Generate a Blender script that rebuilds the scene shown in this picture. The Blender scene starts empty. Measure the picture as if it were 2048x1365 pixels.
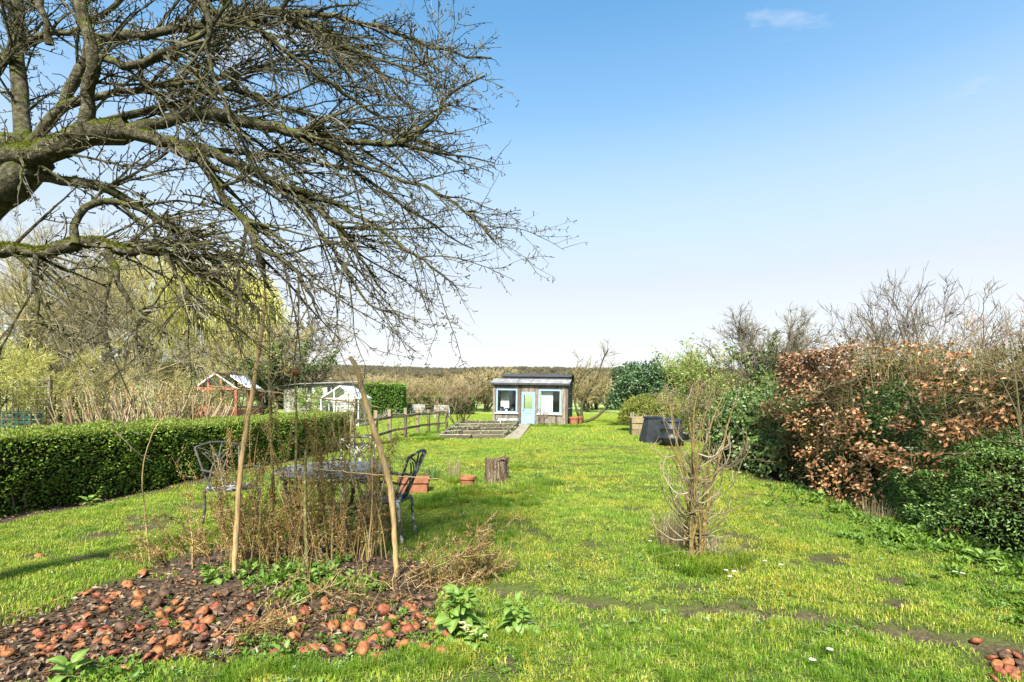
import bpy, math
import numpy as np
from mathutils import Vector, Matrix

sc = bpy.context.scene
R_ = math.radians

# ------------------------------------------------------------------ camera
EYE = 1.5
cam_d = bpy.data.cameras.new('camera')
cam = bpy.data.objects.new('camera', cam_d)
sc.collection.objects.link(cam)
cam.location = (0, 0, EYE)
cam.rotation_euler = (R_(90), 0, 0)
cam_d.sensor_width = 36
cam_d.lens = 18.0
cam_d.shift_y = 0.055
cam_d.clip_start = 0.05
cam_d.clip_end = 6000
sc.camera = cam

# ------------------------------------------------------------------ sky and sun
SUN_AZ, SUN_EL = (-0.15, -0.99), 44.0          # direction the light comes from (x, y), elevation
w = bpy.data.worlds.new('World'); sc.world = w; w.use_nodes = True
nt = w.node_tree; nt.nodes.clear()
wo = nt.nodes.new('ShaderNodeOutputWorld'); bg = nt.nodes.new('ShaderNodeBackground')
sky = nt.nodes.new('ShaderNodeTexSky'); sky.sky_type = 'NISHITA'; sky.sun_disc = False
sky.sun_elevation = R_(SUN_EL)
sky.sun_rotation = math.atan2(SUN_AZ[0], SUN_AZ[1])
sky.altitude = 50; sky.air_density = 1.0; sky.dust_density = 1.6; sky.ozone_density = 3.0
tc = nt.nodes.new('ShaderNodeTexCoord')
sep = nt.nodes.new('ShaderNodeSeparateXYZ'); nt.links.new(tc.outputs['Generated'], sep.inputs[0])
zz = nt.nodes.new('ShaderNodeMath'); zz.operation = 'MAXIMUM'; zz.inputs[1].default_value = 0.06
nt.links.new(sep.outputs[2], zz.inputs[0])
dv = nt.nodes.new('ShaderNodeVectorMath'); dv.operation = 'DIVIDE'
cmb = nt.nodes.new('ShaderNodeCombineXYZ')
for i in range(3): nt.links.new(zz.outputs[0], cmb.inputs[i])
nt.links.new(tc.outputs['Generated'], dv.inputs[0]); nt.links.new(cmb.outputs[0], dv.inputs[1])
mp = nt.nodes.new('ShaderNodeMapping'); mp.inputs['Scale'].default_value = (0.9, 1.5, 1.0)
mp.inputs['Location'].default_value = (5.2, 0.9, 0.0)
nt.links.new(dv.outputs[0], mp.inputs[0])
cn = nt.nodes.new('ShaderNodeTexNoise'); cn.inputs['Scale'].default_value = 1.1
cn.inputs['Detail'].default_value = 7; cn.inputs['Roughness'].default_value = 0.55
nt.links.new(mp.outputs[0], cn.inputs['Vector'])
cr = nt.nodes.new('ShaderNodeValToRGB')
cr.color_ramp.elements[0].position = 0.60; cr.color_ramp.elements[0].color = (0, 0, 0, 1)
cr.color_ramp.elements[1].position = 0.73; cr.color_ramp.elements[1].color = (1, 1, 1, 1)
nt.links.new(cn.outputs[0], cr.inputs[0])
mixc = nt.nodes.new('ShaderNodeMix'); mixc.data_type = 'RGBA'
mixc.inputs['B'].default_value = (3.9, 3.95, 4.1, 1)
gam = nt.nodes.new('ShaderNodeGamma'); gam.inputs[1].default_value = 1.0; nt.links.new(sky.outputs[0], gam.inputs[0])
lowf = nt.nodes.new('ShaderNodeMapRange'); lowf.inputs[1].default_value = 0.34; lowf.inputs[2].default_value = 0.52; nt.links.new(sep.outputs[2], lowf.inputs[0])
cf = nt.nodes.new('ShaderNodeMath'); cf.operation = 'MULTIPLY'; nt.links.new(cr.outputs[0], cf.inputs[0]); nt.links.new(lowf.outputs[0], cf.inputs[1])
nt.links.new(cf.outputs[0], mixc.inputs['Factor']); 
tn = nt.nodes.new('ShaderNodeMix'); tn.data_type = 'RGBA'; tn.blend_type = 'MULTIPLY'; tn.inputs['Factor'].default_value = 1.0
tn.inputs['B'].default_value = (0.79, 1.20, 1.18, 1); nt.links.new(gam.outputs[0], tn.inputs['A'])
vf = nt.nodes.new('ShaderNodeValToRGB'); ve = vf.color_ramp.elements       # pale haze veil thickening toward the horizon
ve[0].position = 0.0; ve[0].color = (1, 1, 1, 1); ve[1].position = 0.60; ve[1].color = (0, 0, 0, 1)
for p_, v_ in ((0.20, 0.95), (0.36, 0.56), (0.48, 0.16)): k_ = ve.new(p_); k_.color = (v_, v_, v_, 1)
nt.links.new(sep.outputs[2], vf.inputs[0])
vm = nt.nodes.new('ShaderNodeMix'); vm.data_type = 'RGBA'; vm.inputs['B'].default_value = (2.95, 3.16, 3.5, 1)
nt.links.new(vf.outputs[0], vm.inputs['Factor']); nt.links.new(tn.outputs['Result'], vm.inputs['A'])
hf = nt.nodes.new('ShaderNodeValToRGB'); he = hf.color_ramp.elements       # bright haze low down
he[0].position = 0.0; he[0].color = (1, 1, 1, 1); he[1].position = 0.34; he[1].color = (0, 0, 0, 1)
for p_, v_ in ((0.10, 0.38), (0.22, 0.03)): k_ = he.new(p_); k_.color = (v_, v_, v_, 1)
nt.links.new(sep.outputs[2], hf.inputs[0])
hm = nt.nodes.new('ShaderNodeMix'); hm.data_type = 'RGBA'; hm.inputs['B'].default_value = (4.6, 4.7, 4.6, 1)
nt.links.new(hf.outputs[0], hm.inputs['Factor']); nt.links.new(vm.outputs['Result'], hm.inputs['A'])
nt.links.new(hm.outputs['Result'], mixc.inputs['A'])
nt.links.new(mixc.outputs['Result'], bg.inputs[0])
bg.inputs[1].default_value = 0.068
nt.links.new(bg.outputs[0], wo.inputs[0])

sd = bpy.data.lights.new('sun', 'SUN'); so = bpy.data.objects.new('sun', sd); sc.collection.objects.link(so)
sd.energy = 3.4; sd.angle = R_(9.0); sd.color = (1.0, 0.955, 0.88)
_l = Vector((SUN_AZ[0], SUN_AZ[1], 0)).normalized() * math.cos(R_(SUN_EL)) + Vector((0, 0, math.sin(R_(SUN_EL))))
so.rotation_euler = _l.to_track_quat('Z', 'Y').to_euler()
so.location = (-6, -6, 12)

vs = sc.view_settings
vs.view_transform = 'Standard'; vs.look = 'None'; vs.exposure = 2.0; vs.gamma = 1.0; vs.use_curve_mapping = False
sc.cycles.use_denoising = True
sc.cycles.max_bounces = 6; sc.cycles.diffuse_bounces = 3; sc.cycles.glossy_bounces = 2
sc.cycles.transmission_bounces = 4; sc.cycles.transparent_max_bounces = 8
sc.cycles.caustics_reflective = False; sc.cycles.caustics_refractive = False

# ------------------------------------------------------------------ helpers
F = 1024.0
HZ = 795.0
def at(px, py, Y): return np.array([(px - 1024) / F * Y, Y, EYE - (py - HZ) / F * Y])
def gp(px, py):
    Y = EYE * F / (py - HZ); return np.array([(px - 1024) / F * Y, Y, 0.0])
def rg(seed): return np.random.default_rng(seed)
def nrm(a): return a / np.maximum(np.linalg.norm(a, axis=-1, keepdims=True), 1e-9)
def rdir(g, n): return nrm(g.normal(size=(n, 3)))

def link(o, parent=None):
    sc.collection.objects.link(o)
    if parent is not None: o.parent = parent
    return o
def tag(o, label, cat, group=None, kind=None):
    o['label'] = label; o['category'] = cat
    if group: o['group'] = group
    if kind: o['kind'] = kind
    return o
def thing(name, label, cat, loc=(0, 0, 0), rotz=0.0, group=None):
    o = bpy.data.objects.new(name, None); o.empty_display_size = 0.1
    o.location = [float(v) for v in loc]; o.rotation_euler = (0, 0, rotz)
    link(o); return tag(o, label, cat, group)
def copy_thing(o, loc, rotz=0.0, scale=1.0, label=None, parent=None):
    c = o.copy(); link(c, parent)
    if parent is None:
        c.location = [float(v) for v in loc]; c.rotation_euler = (0, 0, rotz)
        c.scale = (scale,) * 3 if np.isscalar(scale) else scale
        if label: c['label'] = label
    for ch in list(o.children): copy_thing(ch, None, parent=c)
    return c

def mkmesh(name, V, Q=None, T=None, col=None, smooth=False, mat=None):
    V = np.asarray(V, np.float32)
    me = bpy.data.meshes.new(name)
    Q = np.zeros((0, 4), np.int32) if Q is None else np.asarray(Q, np.int32).reshape(-1, 4)
    T = np.zeros((0, 3), np.int32) if T is None else np.asarray(T, np.int32).reshape(-1, 3)
    me.vertices.add(len(V)); me.vertices.foreach_set('co', V.ravel())
    nl = Q.size + T.size
    me.loops.add(nl); me.loops.foreach_set('vertex_index', np.concatenate([Q.ravel(), T.ravel()]).astype(np.int32))
    me.polygons.add(len(Q) + len(T))
    st = np.concatenate([np.arange(len(Q)) * 4, Q.size + np.arange(len(T)) * 3]).astype(np.int32)
    me.polygons.foreach_set('loop_start', st)
    me.polygons.foreach_set('use_smooth', np.full(len(Q) + len(T), bool(smooth)))
    if col is not None:
        a = me.color_attributes.new('Col', 'FLOAT_COLOR', 'POINT')
        c4 = np.ones((len(V), 4), np.float32); c4[:, :3] = col
        a.data.foreach_set('color', c4.ravel())
    me.update(calc_edges=True)
    if mat is not None: me.materials.append(mat)
    return me

class MB:
    """collects vertices and faces of one mesh"""
    def __init__(s): s.v = []; s.q = []; s.t = []; s.c = []; s.n = 0
    def add(s, V, Q=None, T=None, col=None):
        V = np.asarray(V, float).reshape(-1, 3)
        if Q is not None and len(Q): s.q.append(np.asarray(Q).reshape(-1, 4) + s.n)
        if T is not None and len(T): s.t.append(np.asarray(T).reshape(-1, 3) + s.n)
        s.v.append(V)
        c = np.ones((len(V), 3)) if col is None else np.broadcast_to(np.asarray(col, float), (len(V), 3))
        s.c.append(c); s.n += len(V); return s
    def box(s, a, b, col=None, M=None):
        x0, y0, z0 = a; x1, y1, z1 = b
        V = np.array([(x0,y0,z0),(x1,y0,z0),(x1,y1,z0),(x0,y1,z0),(x0,y0,z1),(x1,y0,z1),(x1,y1,z1),(x0,y1,z1)], float)
        if M is not None: V = V @ np.array(M.to_3x3()).T + np.array(M.translation)
        return s.add(V, [(0,3,2,1),(4,5,6,7),(0,1,5,4),(1,2,6,5),(2,3,7,6),(3,0,4,7)], col=col)
    def bar(s, p, q, wx, wz, col=None, up=(0, 0, 1)):
        """square bar from p to q"""
        p = np.array(p, float); q = np.array(q, float); d = nrm(q - p); u = np.array(up, float)
        sd_ = np.cross(d, u)
        if np.linalg.norm(sd_) < 1e-3: sd_ = np.cross(d, (1, 0, 0))
        sd_ = nrm(sd_); u = np.cross(sd_, d); sd_ = sd_ * wx / 2; u = u * wz / 2
        V = [p-sd_-u, p+sd_-u, p+sd_+u, p-sd_+u, q-sd_-u, q+sd_-u, q+sd_+u, q-sd_+u]
        return s.add(V, [(0,1,2,3),(7,6,5,4),(0,4,5,1),(1,5,6,2),(2,6,7,3),(3,7,4,0)], col=col)
    def tubes(s, P, R, k=3, col=None, cap=False):
        P = np.asarray(P, float); R = np.asarray(R, float)
        if P.ndim == 2: P = P[None]; R = R[None]
        B, N, _ = P.shape
        T = np.gradient(P, axis=1) if N > 2 else np.repeat(P[:, 1:] - P[:, :1], 2, 1)
        T = nrm(T); m = np.abs(T.mean(1)); ref = np.eye(3)[np.argmin(m, 1)]
        U = nrm(np.cross(T, ref[:, None, :])); W = np.cross(T, U)
        a = np.arange(k) * 2 * math.pi / k
        V = P[:, :, None] + R[:, :, None, None] * (np.cos(a)[None, None, :, None] * U[:, :, None] + np.sin(a)[None, None, :, None] * W[:, :, None])
        idx = np.arange(B * N * k).reshape(B, N, k)
        i0 = idx[:, :-1]; i1 = idx[:, 1:]
        Q = np.stack([i0, np.roll(i0, -1, 2), np.roll(i1, -1, 2), i1], -1).reshape(-1, 4)
        c = None
        if col is not None:
            col = np.asarray(col, float)
            c = np.broadcast_to(col if col.ndim == 1 else col[:, None, None, :], (B, N, k, 3)).reshape(-1, 3)
        base = s.n
        s.add(V.reshape(-1, 3), Q, col=c)
        if cap:
            for b in range(B):
                for e, o in ((0, 1), (N - 1, -1)):
                    r = idx[b, e][::-1 * o] if o == 1 else idx[b, e]
                    cc = P[b, e]
                    s.add([cc], None, None, col=None if c is None else c[0])
                    ci = s.n - 1
                    s.t.append(np.array([(base + r[j], base + r[(j + 1) % k], ci) for j in range(k)]))
        return s
    def tube(s, pts, r, k=6, col=None, N=None, cap=True):
        pts = np.asarray(pts, float)
        if N: pts, r = spline(pts, r, N)
        r = np.broadcast_to(np.asarray(r, float), (len(pts),))
        return s.tubes(pts[None], r[None], k, col, cap)
    def leaves(s, C, D, Nn, L, W, col=None, fold=0.18):
        C = np.asarray(C, float); n = len(C)
        L = np.broadcast_to(np.asarray(L, float), (n,))[:, None]; W = np.broadcast_to(np.asarray(W, float), (n,))[:, None]
        S = nrm(np.cross(D, Nn)); Nn = np.cross(S, D)
        mid = C + D * L * 0.45 + Nn * W * fold
        V = np.stack([C, mid + S * W / 2, C + D * L, mid - S * W / 2], 1).reshape(-1, 3)
        c = None if col is None else np.repeat(np.broadcast_to(np.asarray(col, float), (n, 3)), 4, 0)
        return s.add(V, np.arange(n * 4).reshape(-1, 4), col=c)
    def lathe(s, prof, k=16, col=None, M=None):
        prof = np.asarray(prof, float); N = len(prof); a = np.arange(k) * 2 * math.pi / k
        V = np.stack([prof[:, 0, None] * np.cos(a), prof[:, 0, None] * np.sin(a), np.repeat(prof[:, 1, None], k, 1)], -1).reshape(-1, 3)
        if M is not None: V = V @ np.array(M.to_3x3()).T + np.array(M.translation)
        i = np.arange(N * k).reshape(N, k); Q = np.stack([i[:-1], np.roll(i[:-1], -1, 1), np.roll(i[1:], -1, 1), i[1:]], -1)
        return s.add(V, Q.reshape(-1, 4), col=col)
    def build(s, name, mat, parent=None, smooth=False, kind=None, off=None, label=None):
        V = np.concatenate(s.v) if s.v else np.zeros((0, 3))
        if off is not None: V = V - np.asarray(off, float)
        me = mkmesh(name, V, np.concatenate(s.q) if s.q else None, np.concatenate(s.t) if s.t else None, np.concatenate(s.c), smooth, mat)
        o = bpy.data.objects.new(name, me); link(o, parent)
        if kind: o['kind'] = kind
        if label: o['label'] = label
        return o

def spline(pts, r, N):
    """Catmull-Rom through the points, resampled"""
    pts = np.asarray(pts, float); n = len(pts)
    r = np.broadcast_to(np.asarray(r, float), (n,)) if np.ndim(r) == 0 or len(r) == n else np.interp(np.linspace(0, 1, n), np.linspace(0, 1, len(r)), r)
    e = np.concatenate([[2 * pts[0] - pts[1]], pts, [2 * pts[-1] - pts[-2]]])
    d = np.concatenate([[0], np.cumsum(np.linalg.norm(np.diff(pts, axis=0), axis=1))])
    u = np.interp(np.linspace(0, d[-1], N), d, np.arange(n))
    i = np.minimum(u.astype(int), n - 2); f = (u - i)[:, None]
    p0, p1, p2, p3 = e[i], e[i + 1], e[i + 2], e[i + 3]
    out = 0.5 * (2 * p1 + (p2 - p0) * f + (2 * p0 - 5 * p1 + 4 * p2 - p3) * f**2 + (3 * p1 - p0 - 3 * p2 + p3) * f**3)
    return out, np.interp(u, np.arange(n), r)

def grow(g, P, R, n, t=(0.1, 1.0), ln=(0.2, 0.5), ang=(25, 60), npts=4, wig=0.25, bias=(0, 0, 0), rs=0.6, taper=0.7, fall=0.3, rmin=0.001, rmax=9, flat=None):
    """n child branches off the polylines P (B,N,3)"""
    B, N, _ = P.shape
    sl = np.linalg.norm(np.diff(P, axis=1), axis=2).sum(1)
    idx = g.choice(B, n, p=sl / sl.sum()); tt = t[0] + (t[1] - t[0]) * g.random(n)
    f = tt * (N - 1); i0 = np.minimum(f.astype(int), N - 2); fr = (f - i0)[:, None]
    pos = P[idx, i0] * (1 - fr) + P[idx, i0 + 1] * fr
    r0 = np.clip((R[idx, i0] * (1 - fr[:, 0]) + R[idx, i0 + 1] * fr[:, 0]) * rs, rmin, rmax)
    T = nrm(P[idx, i0 + 1] - P[idx, i0])
    q = g.normal(size=(n, 3))
    if flat is not None: q = q * np.asarray(flat)
    q = nrm(q - (q * T).sum(1, keepdims=True) * T)
    a = np.radians(g.uniform(*ang, n))[:, None]
    D = np.cos(a) * T + np.sin(a) * q
    L = (g.uniform(*ln, n) * (1 - fall * tt))[:, None]
    out = np.zeros((n, npts, 3)); out[:, 0] = pos
    b = np.asarray(bias, float) / npts
    for k in range(1, npts):
        D = nrm(D + g.normal(size=(n, 3)) * wig + b)
        out[:, k] = out[:, k - 1] + D * L / (npts - 1)
    s = np.linspace(0, 1, npts)
    return out, r0[:, None] * (1 - taper * s)[None]

def inpoly(x, y, poly):
    poly = np.asarray(poly, float); r = np.zeros(np.shape(x), bool); j = len(poly) - 1
    for i in range(len(poly)):
        xi, yi = poly[i][:2]; xj, yj = poly[j][:2]
        c = ((yi > y) != (yj > y)) & (x < (xj - xi) * (y - yi) / (yj - yi + 1e-12) + xi)
        r ^= c; j = i
    return r
def segdist(x, y, line):
    d = np.full(np.shape(x), 1e9)
    for a, b in zip(line[:-1], line[1:]):
        ax, ay = a[:2]; bx, by = b[:2]; dx, dy = bx - ax, by - ay
        t = np.clip(((x - ax) * dx + (y - ay) * dy) / (dx * dx + dy * dy), 0, 1)
        d = np.minimum(d, np.hypot(x - ax - t * dx, y - ay - t * dy))
    return d
def sstep(a, b, x):
    t = np.clip((x - a) / (b - a), 0, 1); return t * t * (3 - 2 * t)
def vnoise(x, y, sc_, seed):
    """smooth value noise, 0..1"""
    g = rg(seed).random((256, 256)); X = np.asarray(x) * sc_ + 1000; Y = np.asarray(y) * sc_ + 1000
    i = np.floor(X).astype(int); j = np.floor(Y).astype(int); fx = X - i; fy = Y - j
    fx = fx * fx * (3 - 2 * fx); fy = fy * fy * (3 - 2 * fy)
    G = lambda a, b: g[a % 256, b % 256]
    return (G(i, j) * (1 - fx) + G(i + 1, j) * fx) * (1 - fy) + (G(i, j + 1) * (1 - fx) + G(i + 1, j + 1) * fx) * fy

# ------------------------------------------------------------------ materials
MATS = {}
def _new(name):
    m = bpy.data.materials.new(name); m.use_nodes = True; t = m.node_tree; t.nodes.clear()
    o = t.nodes.new('ShaderNodeOutputMaterial'); return m, t, o
def rgba(c): return (c[0], c[1], c[2], 1)
def noise(t, scale, detail=4, rough=0.6, vec=None, stretch=None, coord='Object'):
    n = t.nodes.new('ShaderNodeTexNoise'); n.inputs['Scale'].default_value = scale
    n.inputs['Detail'].default_value = detail; n.inputs['Roughness'].default_value = rough
    if coord == 'World':
        c = t.nodes.new('ShaderNodeNewGeometry').outputs['Position']
    else: c = t.nodes.new('ShaderNodeTexCoord').outputs[coord]
    if stretch is not None:
        m = t.nodes.new('ShaderNodeMapping'); m.inputs['Scale'].default_value = stretch
        t.links.new(c, m.inputs[0]); c = m.outputs[0]
    t.links.new(c, n.inputs['Vector']); return n.outputs[0]
def ramp(t, fac, stops):
    r = t.nodes.new('ShaderNodeValToRGB'); e = r.color_ramp.elements
    while len(e) < len(stops): e.new(0.5)
    for k, (p, c) in zip(e, stops): k.position = p; k.color = rgba(c)
    t.links.new(fac, r.inputs[0]); return r.outputs[0]
def mix(t, fac, a, b, mode='MIX'):
    m = t.nodes.new('ShaderNodeMix'); m.data_type = 'RGBA'; m.blend_type = mode
    for s_, v in (('Factor', fac), ('A', a), ('B', b)):
        if isinstance(v, (int, float)): m.inputs[s_].default_value = v
        elif isinstance(v, (tuple, list)): m.inputs[s_].default_value = rgba(v)
        else: t.links.new(v, m.inputs[s_])
    return m.outputs['Result']
def attr(t, name='Col'):
    a = t.nodes.new('ShaderNodeAttribute'); a.attribute_name = name; return a
def bump(t, h, strength=0.4, dist=0.01):
    b = t.nodes.new('ShaderNodeBump'); b.inputs['Strength'].default_value = strength; b.inputs['Distance'].default_value = dist
    t.links.new(h, b.inputs['Height']); return b.outputs[0]
def surf(name, stops, scale=8, stretch=None, rough=0.85, bumps=0.4, bdist=0.01, metallic=0.0, detail=5, col=False, spec=0.3, scale2=None, coord='Object', k=0.62):
    """rough solid surface: a noise colour ramp, fine relief and optional per-piece colour"""
    m, t, o = _new(name); p = t.nodes.new('ShaderNodeBsdfPrincipled')
    n = noise(t, scale, detail, 0.65, stretch=stretch, coord=coord)
    c = ramp(t, n, [(p_, tuple(v * k for v in c_)) for p_, c_ in stops])
    if scale2:
        n2 = noise(t, scale2, 3, 0.6, coord=coord); c = mix(t, 0.55, c, ramp(t, n2, [(0.3, (0.55,)*3), (0.7, (1.25,)*3)]), 'MULTIPLY')
    if col: c = mix(t, 1.0, c, attr(t).outputs['Color'], 'MULTIPLY')
    t.links.new(c, p.inputs['Base Color']); p.inputs['Roughness'].default_value = rough
    p.inputs['Metallic'].default_value = metallic; p.inputs['Specular IOR Level'].default_value = spec
    if bumps: t.links.new(bump(t, n, bumps, bdist), p.inputs['Normal'])
    t.links.new(p.outputs[0], o.inputs[0]); MATS[name] = m; return m
def leafmat(name, tint=(1, 1, 1), transl=0.35, gloss=0.018, grough=0.5, world=None):
    """foliage: colour of each leaf from its own attribute, light passing through the blade"""
    m, t, o = _new(name)
    c = mix(t, 1.0, attr(t).outputs['Color'], tint, 'MULTIPLY')
    if world:
        for sc_, st in world:
            c = mix(t, 1.0, c, ramp(t, noise(t, sc_, 3, 0.6, coord='World'), st), 'MULTIPLY')
    d = t.nodes.new('ShaderNodeBsdfDiffuse'); r = t.nodes.new('ShaderNodeBsdfTranslucent'); gl = t.nodes.new('ShaderNodeBsdfGlossy')
    t.links.new(c, d.inputs[0]); t.links.new(mix(t, 1.0, c, (1.05, 1.1, 0.75), 'MULTIPLY'), r.inputs[0]); gl.inputs['Roughness'].default_value = grough
    a = t.nodes.new('ShaderNodeMixShader'); a.inputs[0].default_value = transl
    b = t.nodes.new('ShaderNodeMixShader'); b.inputs[0].default_value = gloss
    t.links.new(d.outputs[0], a.inputs[1]); t.links.new(r.outputs[0], a.inputs[2])
    t.links.new(a.outputs[0], b.inputs[1]); t.links.new(gl.outputs[0], b.inputs[2])
    t.links.new(b.outputs[0], o.inputs[0]); MATS[name] = m; return m

M_leaf = leafmat('leaf', tint=(.95, .95, .95))
M_gloss = leafmat('glossy_leaf', transl=0.22, gloss=0.05, grough=0.45)
M_dry = leafmat('dry_leaf', tint=(.80, .77, .72), transl=0.3, gloss=0.04)
M_twig = leafmat('twig', tint=(.60, .58, .56), transl=0.0, gloss=0.02, grough=0.6)
M_grass = leafmat('grass_blade', transl=0.4, gloss=0.012, grough=0.5, world=[
    (0.6, [(0.30, (0.72, 0.92, 0.8)), (0.5, (1, 1, 1)), (0.68, (1.25, 1.0, 0.9))]),
    (3.2, [(0.34, (0.62, 0.76, 0.7)), (0.5, (1, 1, 1)), (0.66, (1.22, 1.08, 1.2))]),
    (11.0, [(0.36, (0.70, 0.76, 0.7)), (0.62, (1.15, 1.1, 1.1))])])
M_shedwood = surf('weathered_board', [(0.25, (0.07, 0.05, 0.038)), (0.45, (0.18, 0.145, 0.115)), (0.62, (0.32, 0.285, 0.25)), (0.8, (0.46, 0.43, 0.39))], 3, (14, 14, 1.2), col=True, bumps=0.5, bdist=0.006)
M_hwood = surf('grey_weatherboard', [(0.25, (0.16, 0.14, 0.11)), (0.6, (0.42, 0.39, 0.34)), (0.8, (0.55, 0.53, 0.48))], 3, (1.0, 12, 14), col=True, k=.95)
M_timber = surf('rough_timber', [(0.25, (0.10, 0.08, 0.055)), (0.5, (0.30, 0.25, 0.18)), (0.75, (0.50, 0.45, 0.36))], 5, (2, 2, 9), col=True, bumps=0.6)
M_post = surf('fence_timber', [(0.3, (0.17, 0.13, 0.07)), (0.6, (0.36, 0.29, 0.16)), (0.8, (0.46, 0.40, 0.26))], 6, (4, 4, 1), col=True, k=.62)
M_blue = surf('pale_blue_paint', [(0.3, (0.19, 0.28, 0.42)), (0.7, (0.27, 0.37, 0.52))], 4, rough=0.5, bumps=0.05, k=.9)
M_felt = surf('roofing_felt', [(0.3, (0.16, 0.15, 0.15)), (0.5, (0.34, 0.32, 0.32)), (0.75, (0.50, 0.48, 0.47))], 4, rough=0.8, bumps=0.2, scale2=1.2)
M_tar = surf('dark_tarred_felt', [(0.3, (0.035, 0.037, 0.04)), (0.7, (0.10, 0.105, 0.11))], 5, rough=0.7)
M_red = surf('red_cedar_paint', [(0.3, (0.28, 0.085, 0.05)), (0.7, (0.42, 0.15, 0.09))], 6, rough=0.6, bumps=0.1, k=.95)
M_white = surf('white_paint', [(0.3, (0.60, 0.60, 0.58)), (0.7, (0.78, 0.78, 0.76))], 5, rough=0.5, bumps=0.05, k=1.0)
M_alu = surf('cast_aluminium', [(0.30, (0.03, 0.028, 0.025)), (0.52, (0.09, 0.085, 0.075)), (0.57, (0.52, 0.50, 0.47)), (0.7, (0.72, 0.70, 0.66))], 11, rough=0.45, bumps=0.2, bdist=0.003, metallic=0.0, spec=0.25)
M_alu_top = surf('chalky_cast_aluminium', [(0.30, (0.10, 0.095, 0.09)), (0.45, (0.29, 0.275, 0.25)), (0.7, (0.50, 0.47, 0.43))], 9, rough=0.55, bumps=0.2, bdist=0.003)
M_alu_dark = surf('grey_cast_aluminium', [(0.3, (0.055, 0.05, 0.043)), (0.68, (0.14, 0.13, 0.115))], 20, rough=0.5, bumps=0.1, bdist=0.002, spec=0.25)
M_terra = surf('terracotta', [(0.3, (0.33, 0.11, 0.05)), (0.6, (0.48, 0.19, 0.09)), (0.8, (0.55, 0.33, 0.22))], 9, rough=0.9, bumps=0.2)
M_black = surf('black_plastic', [(0.3, (0.018, 0.02, 0.022)), (0.7, (0.045, 0.05, 0.053))], 8, rough=0.42, bumps=0.05)
M_grey = surf('grey_plastic', [(0.3, (0.16, 0.16, 0.16)), (0.7, (0.26, 0.26, 0.25))], 8, rough=0.5, bumps=0.05)
M_concrete = surf('weathered_concrete', [(0.3, (0.27, 0.22, 0.15)), (0.6, (0.45, 0.39, 0.28)), (0.8, (0.52, 0.46, 0.36))], 7, rough=0.9, scale2=1.5, k=.66)
M_soil = surf('garden_soil', [(0.3, (0.022, 0.015, 0.010)), (0.55, (0.06, 0.042, 0.028)), (0.8, (0.12, 0.09, 0.06))], 30, rough=1.0, bumps=0.9, bdist=0.03, spec=0.1)
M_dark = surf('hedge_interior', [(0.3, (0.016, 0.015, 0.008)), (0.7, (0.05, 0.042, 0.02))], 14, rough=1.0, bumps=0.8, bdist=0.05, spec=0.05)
M_stump = surf('rotten_stump', [(0.25, (0.035, 0.02, 0.012)), (0.45, (0.14, 0.085, 0.045)), (0.6, (0.36, 0.27, 0.17)), (0.8, (0.58, 0.50, 0.36))], 5, (6, 6, 1.0), rough=0.95, bumps=1.0, bdist=0.03, k=.48)
M_stake = surf('bare_wood_stake', [(0.25, (0.20, 0.11, 0.045)), (0.5, (0.46, 0.30, 0.13)), (0.8, (0.60, 0.45, 0.24))], 9, (6, 6, 1.0), rough=0.8, bumps=0.5, bdist=0.006, k=.82)
M_apple = [surf('rotten_apple_orange', [(0.3, (0.20, 0.055, 0.025)), (0.55, (0.40, 0.155, 0.05)), (0.75, (0.50, 0.27, 0.11))], 22, rough=0.6, bumps=0.9, bdist=0.016, k=.66),
           surf('rotten_apple_red', [(0.3, (0.17, 0.03, 0.016)), (0.6, (0.35, 0.11, 0.05)), (0.8, (0.45, 0.18, 0.08))], 25, rough=0.6, bumps=0.9, bdist=0.014, k=.66),
           surf('rotten_apple_brown', [(0.3, (0.05, 0.026, 0.016)), (0.6, (0.16, 0.085, 0.05)), (0.8, (0.28, 0.15, 0.09))], 25, rough=0.7, bumps=0.9, bdist=0.016, k=.66),
           surf('yellow_apple', [(0.3, (0.36, 0.22, 0.05)), (0.6, (0.55, 0.42, 0.12)), (0.8, (0.62, 0.55, 0.25))], 14, rough=0.5, bumps=0.3)]
M_teal = surf('teal_plastic', [(0.3, (0.05, 0.24, 0.20)), (0.7, (0.10, 0.36, 0.30))], 8, rough=0.5, bumps=0.05)
M_panel = surf('cream_panel', [(0.3, (0.62, 0.58, 0.50)), (0.7, (0.72, 0.69, 0.62))], 3, rough=0.7, bumps=0.05, k=1.0)
M_benchwood = surf('silvered_bench_wood', [(0.3, (0.34, 0.31, 0.28)), (0.7, (0.58, 0.55, 0.52))], 5, rough=0.8)

def glassmat(name, tint=(0.93, 0.96, 0.96), gl=0.035):
    m, t, o = _new(name); tr = t.nodes.new('ShaderNodeBsdfTransparent'); g = t.nodes.new('ShaderNodeBsdfGlossy')
    tr.inputs[0].default_value = rgba(tint); g.inputs['Roughness'].default_value = 0.03
    fr = t.nodes.new('ShaderNodeLayerWeight'); fr.inputs[0].default_value = 0.5
    pw = t.nodes.new('ShaderNodeMath'); pw.operation = 'POWER'; pw.inputs[1].default_value = 4.0; t.links.new(fr.outputs['Facing'], pw.inputs[0])
    ad = t.nodes.new('ShaderNodeMath'); ad.operation = 'MULTIPLY_ADD'; ad.inputs[1].default_value = 0.6; ad.inputs[2].default_value = gl; t.links.new(pw.outputs[0], ad.inputs[0])
    x = t.nodes.new('ShaderNodeMixShader'); t.links.new(ad.outputs[0], x.inputs[0])
    t.links.new(tr.outputs[0], x.inputs[1]); t.links.new(g.outputs[0], x.inputs[2]); t.links.new(x.outputs[0], o.inputs[0]); return m
M_glass = glassmat('window_glass')
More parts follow.
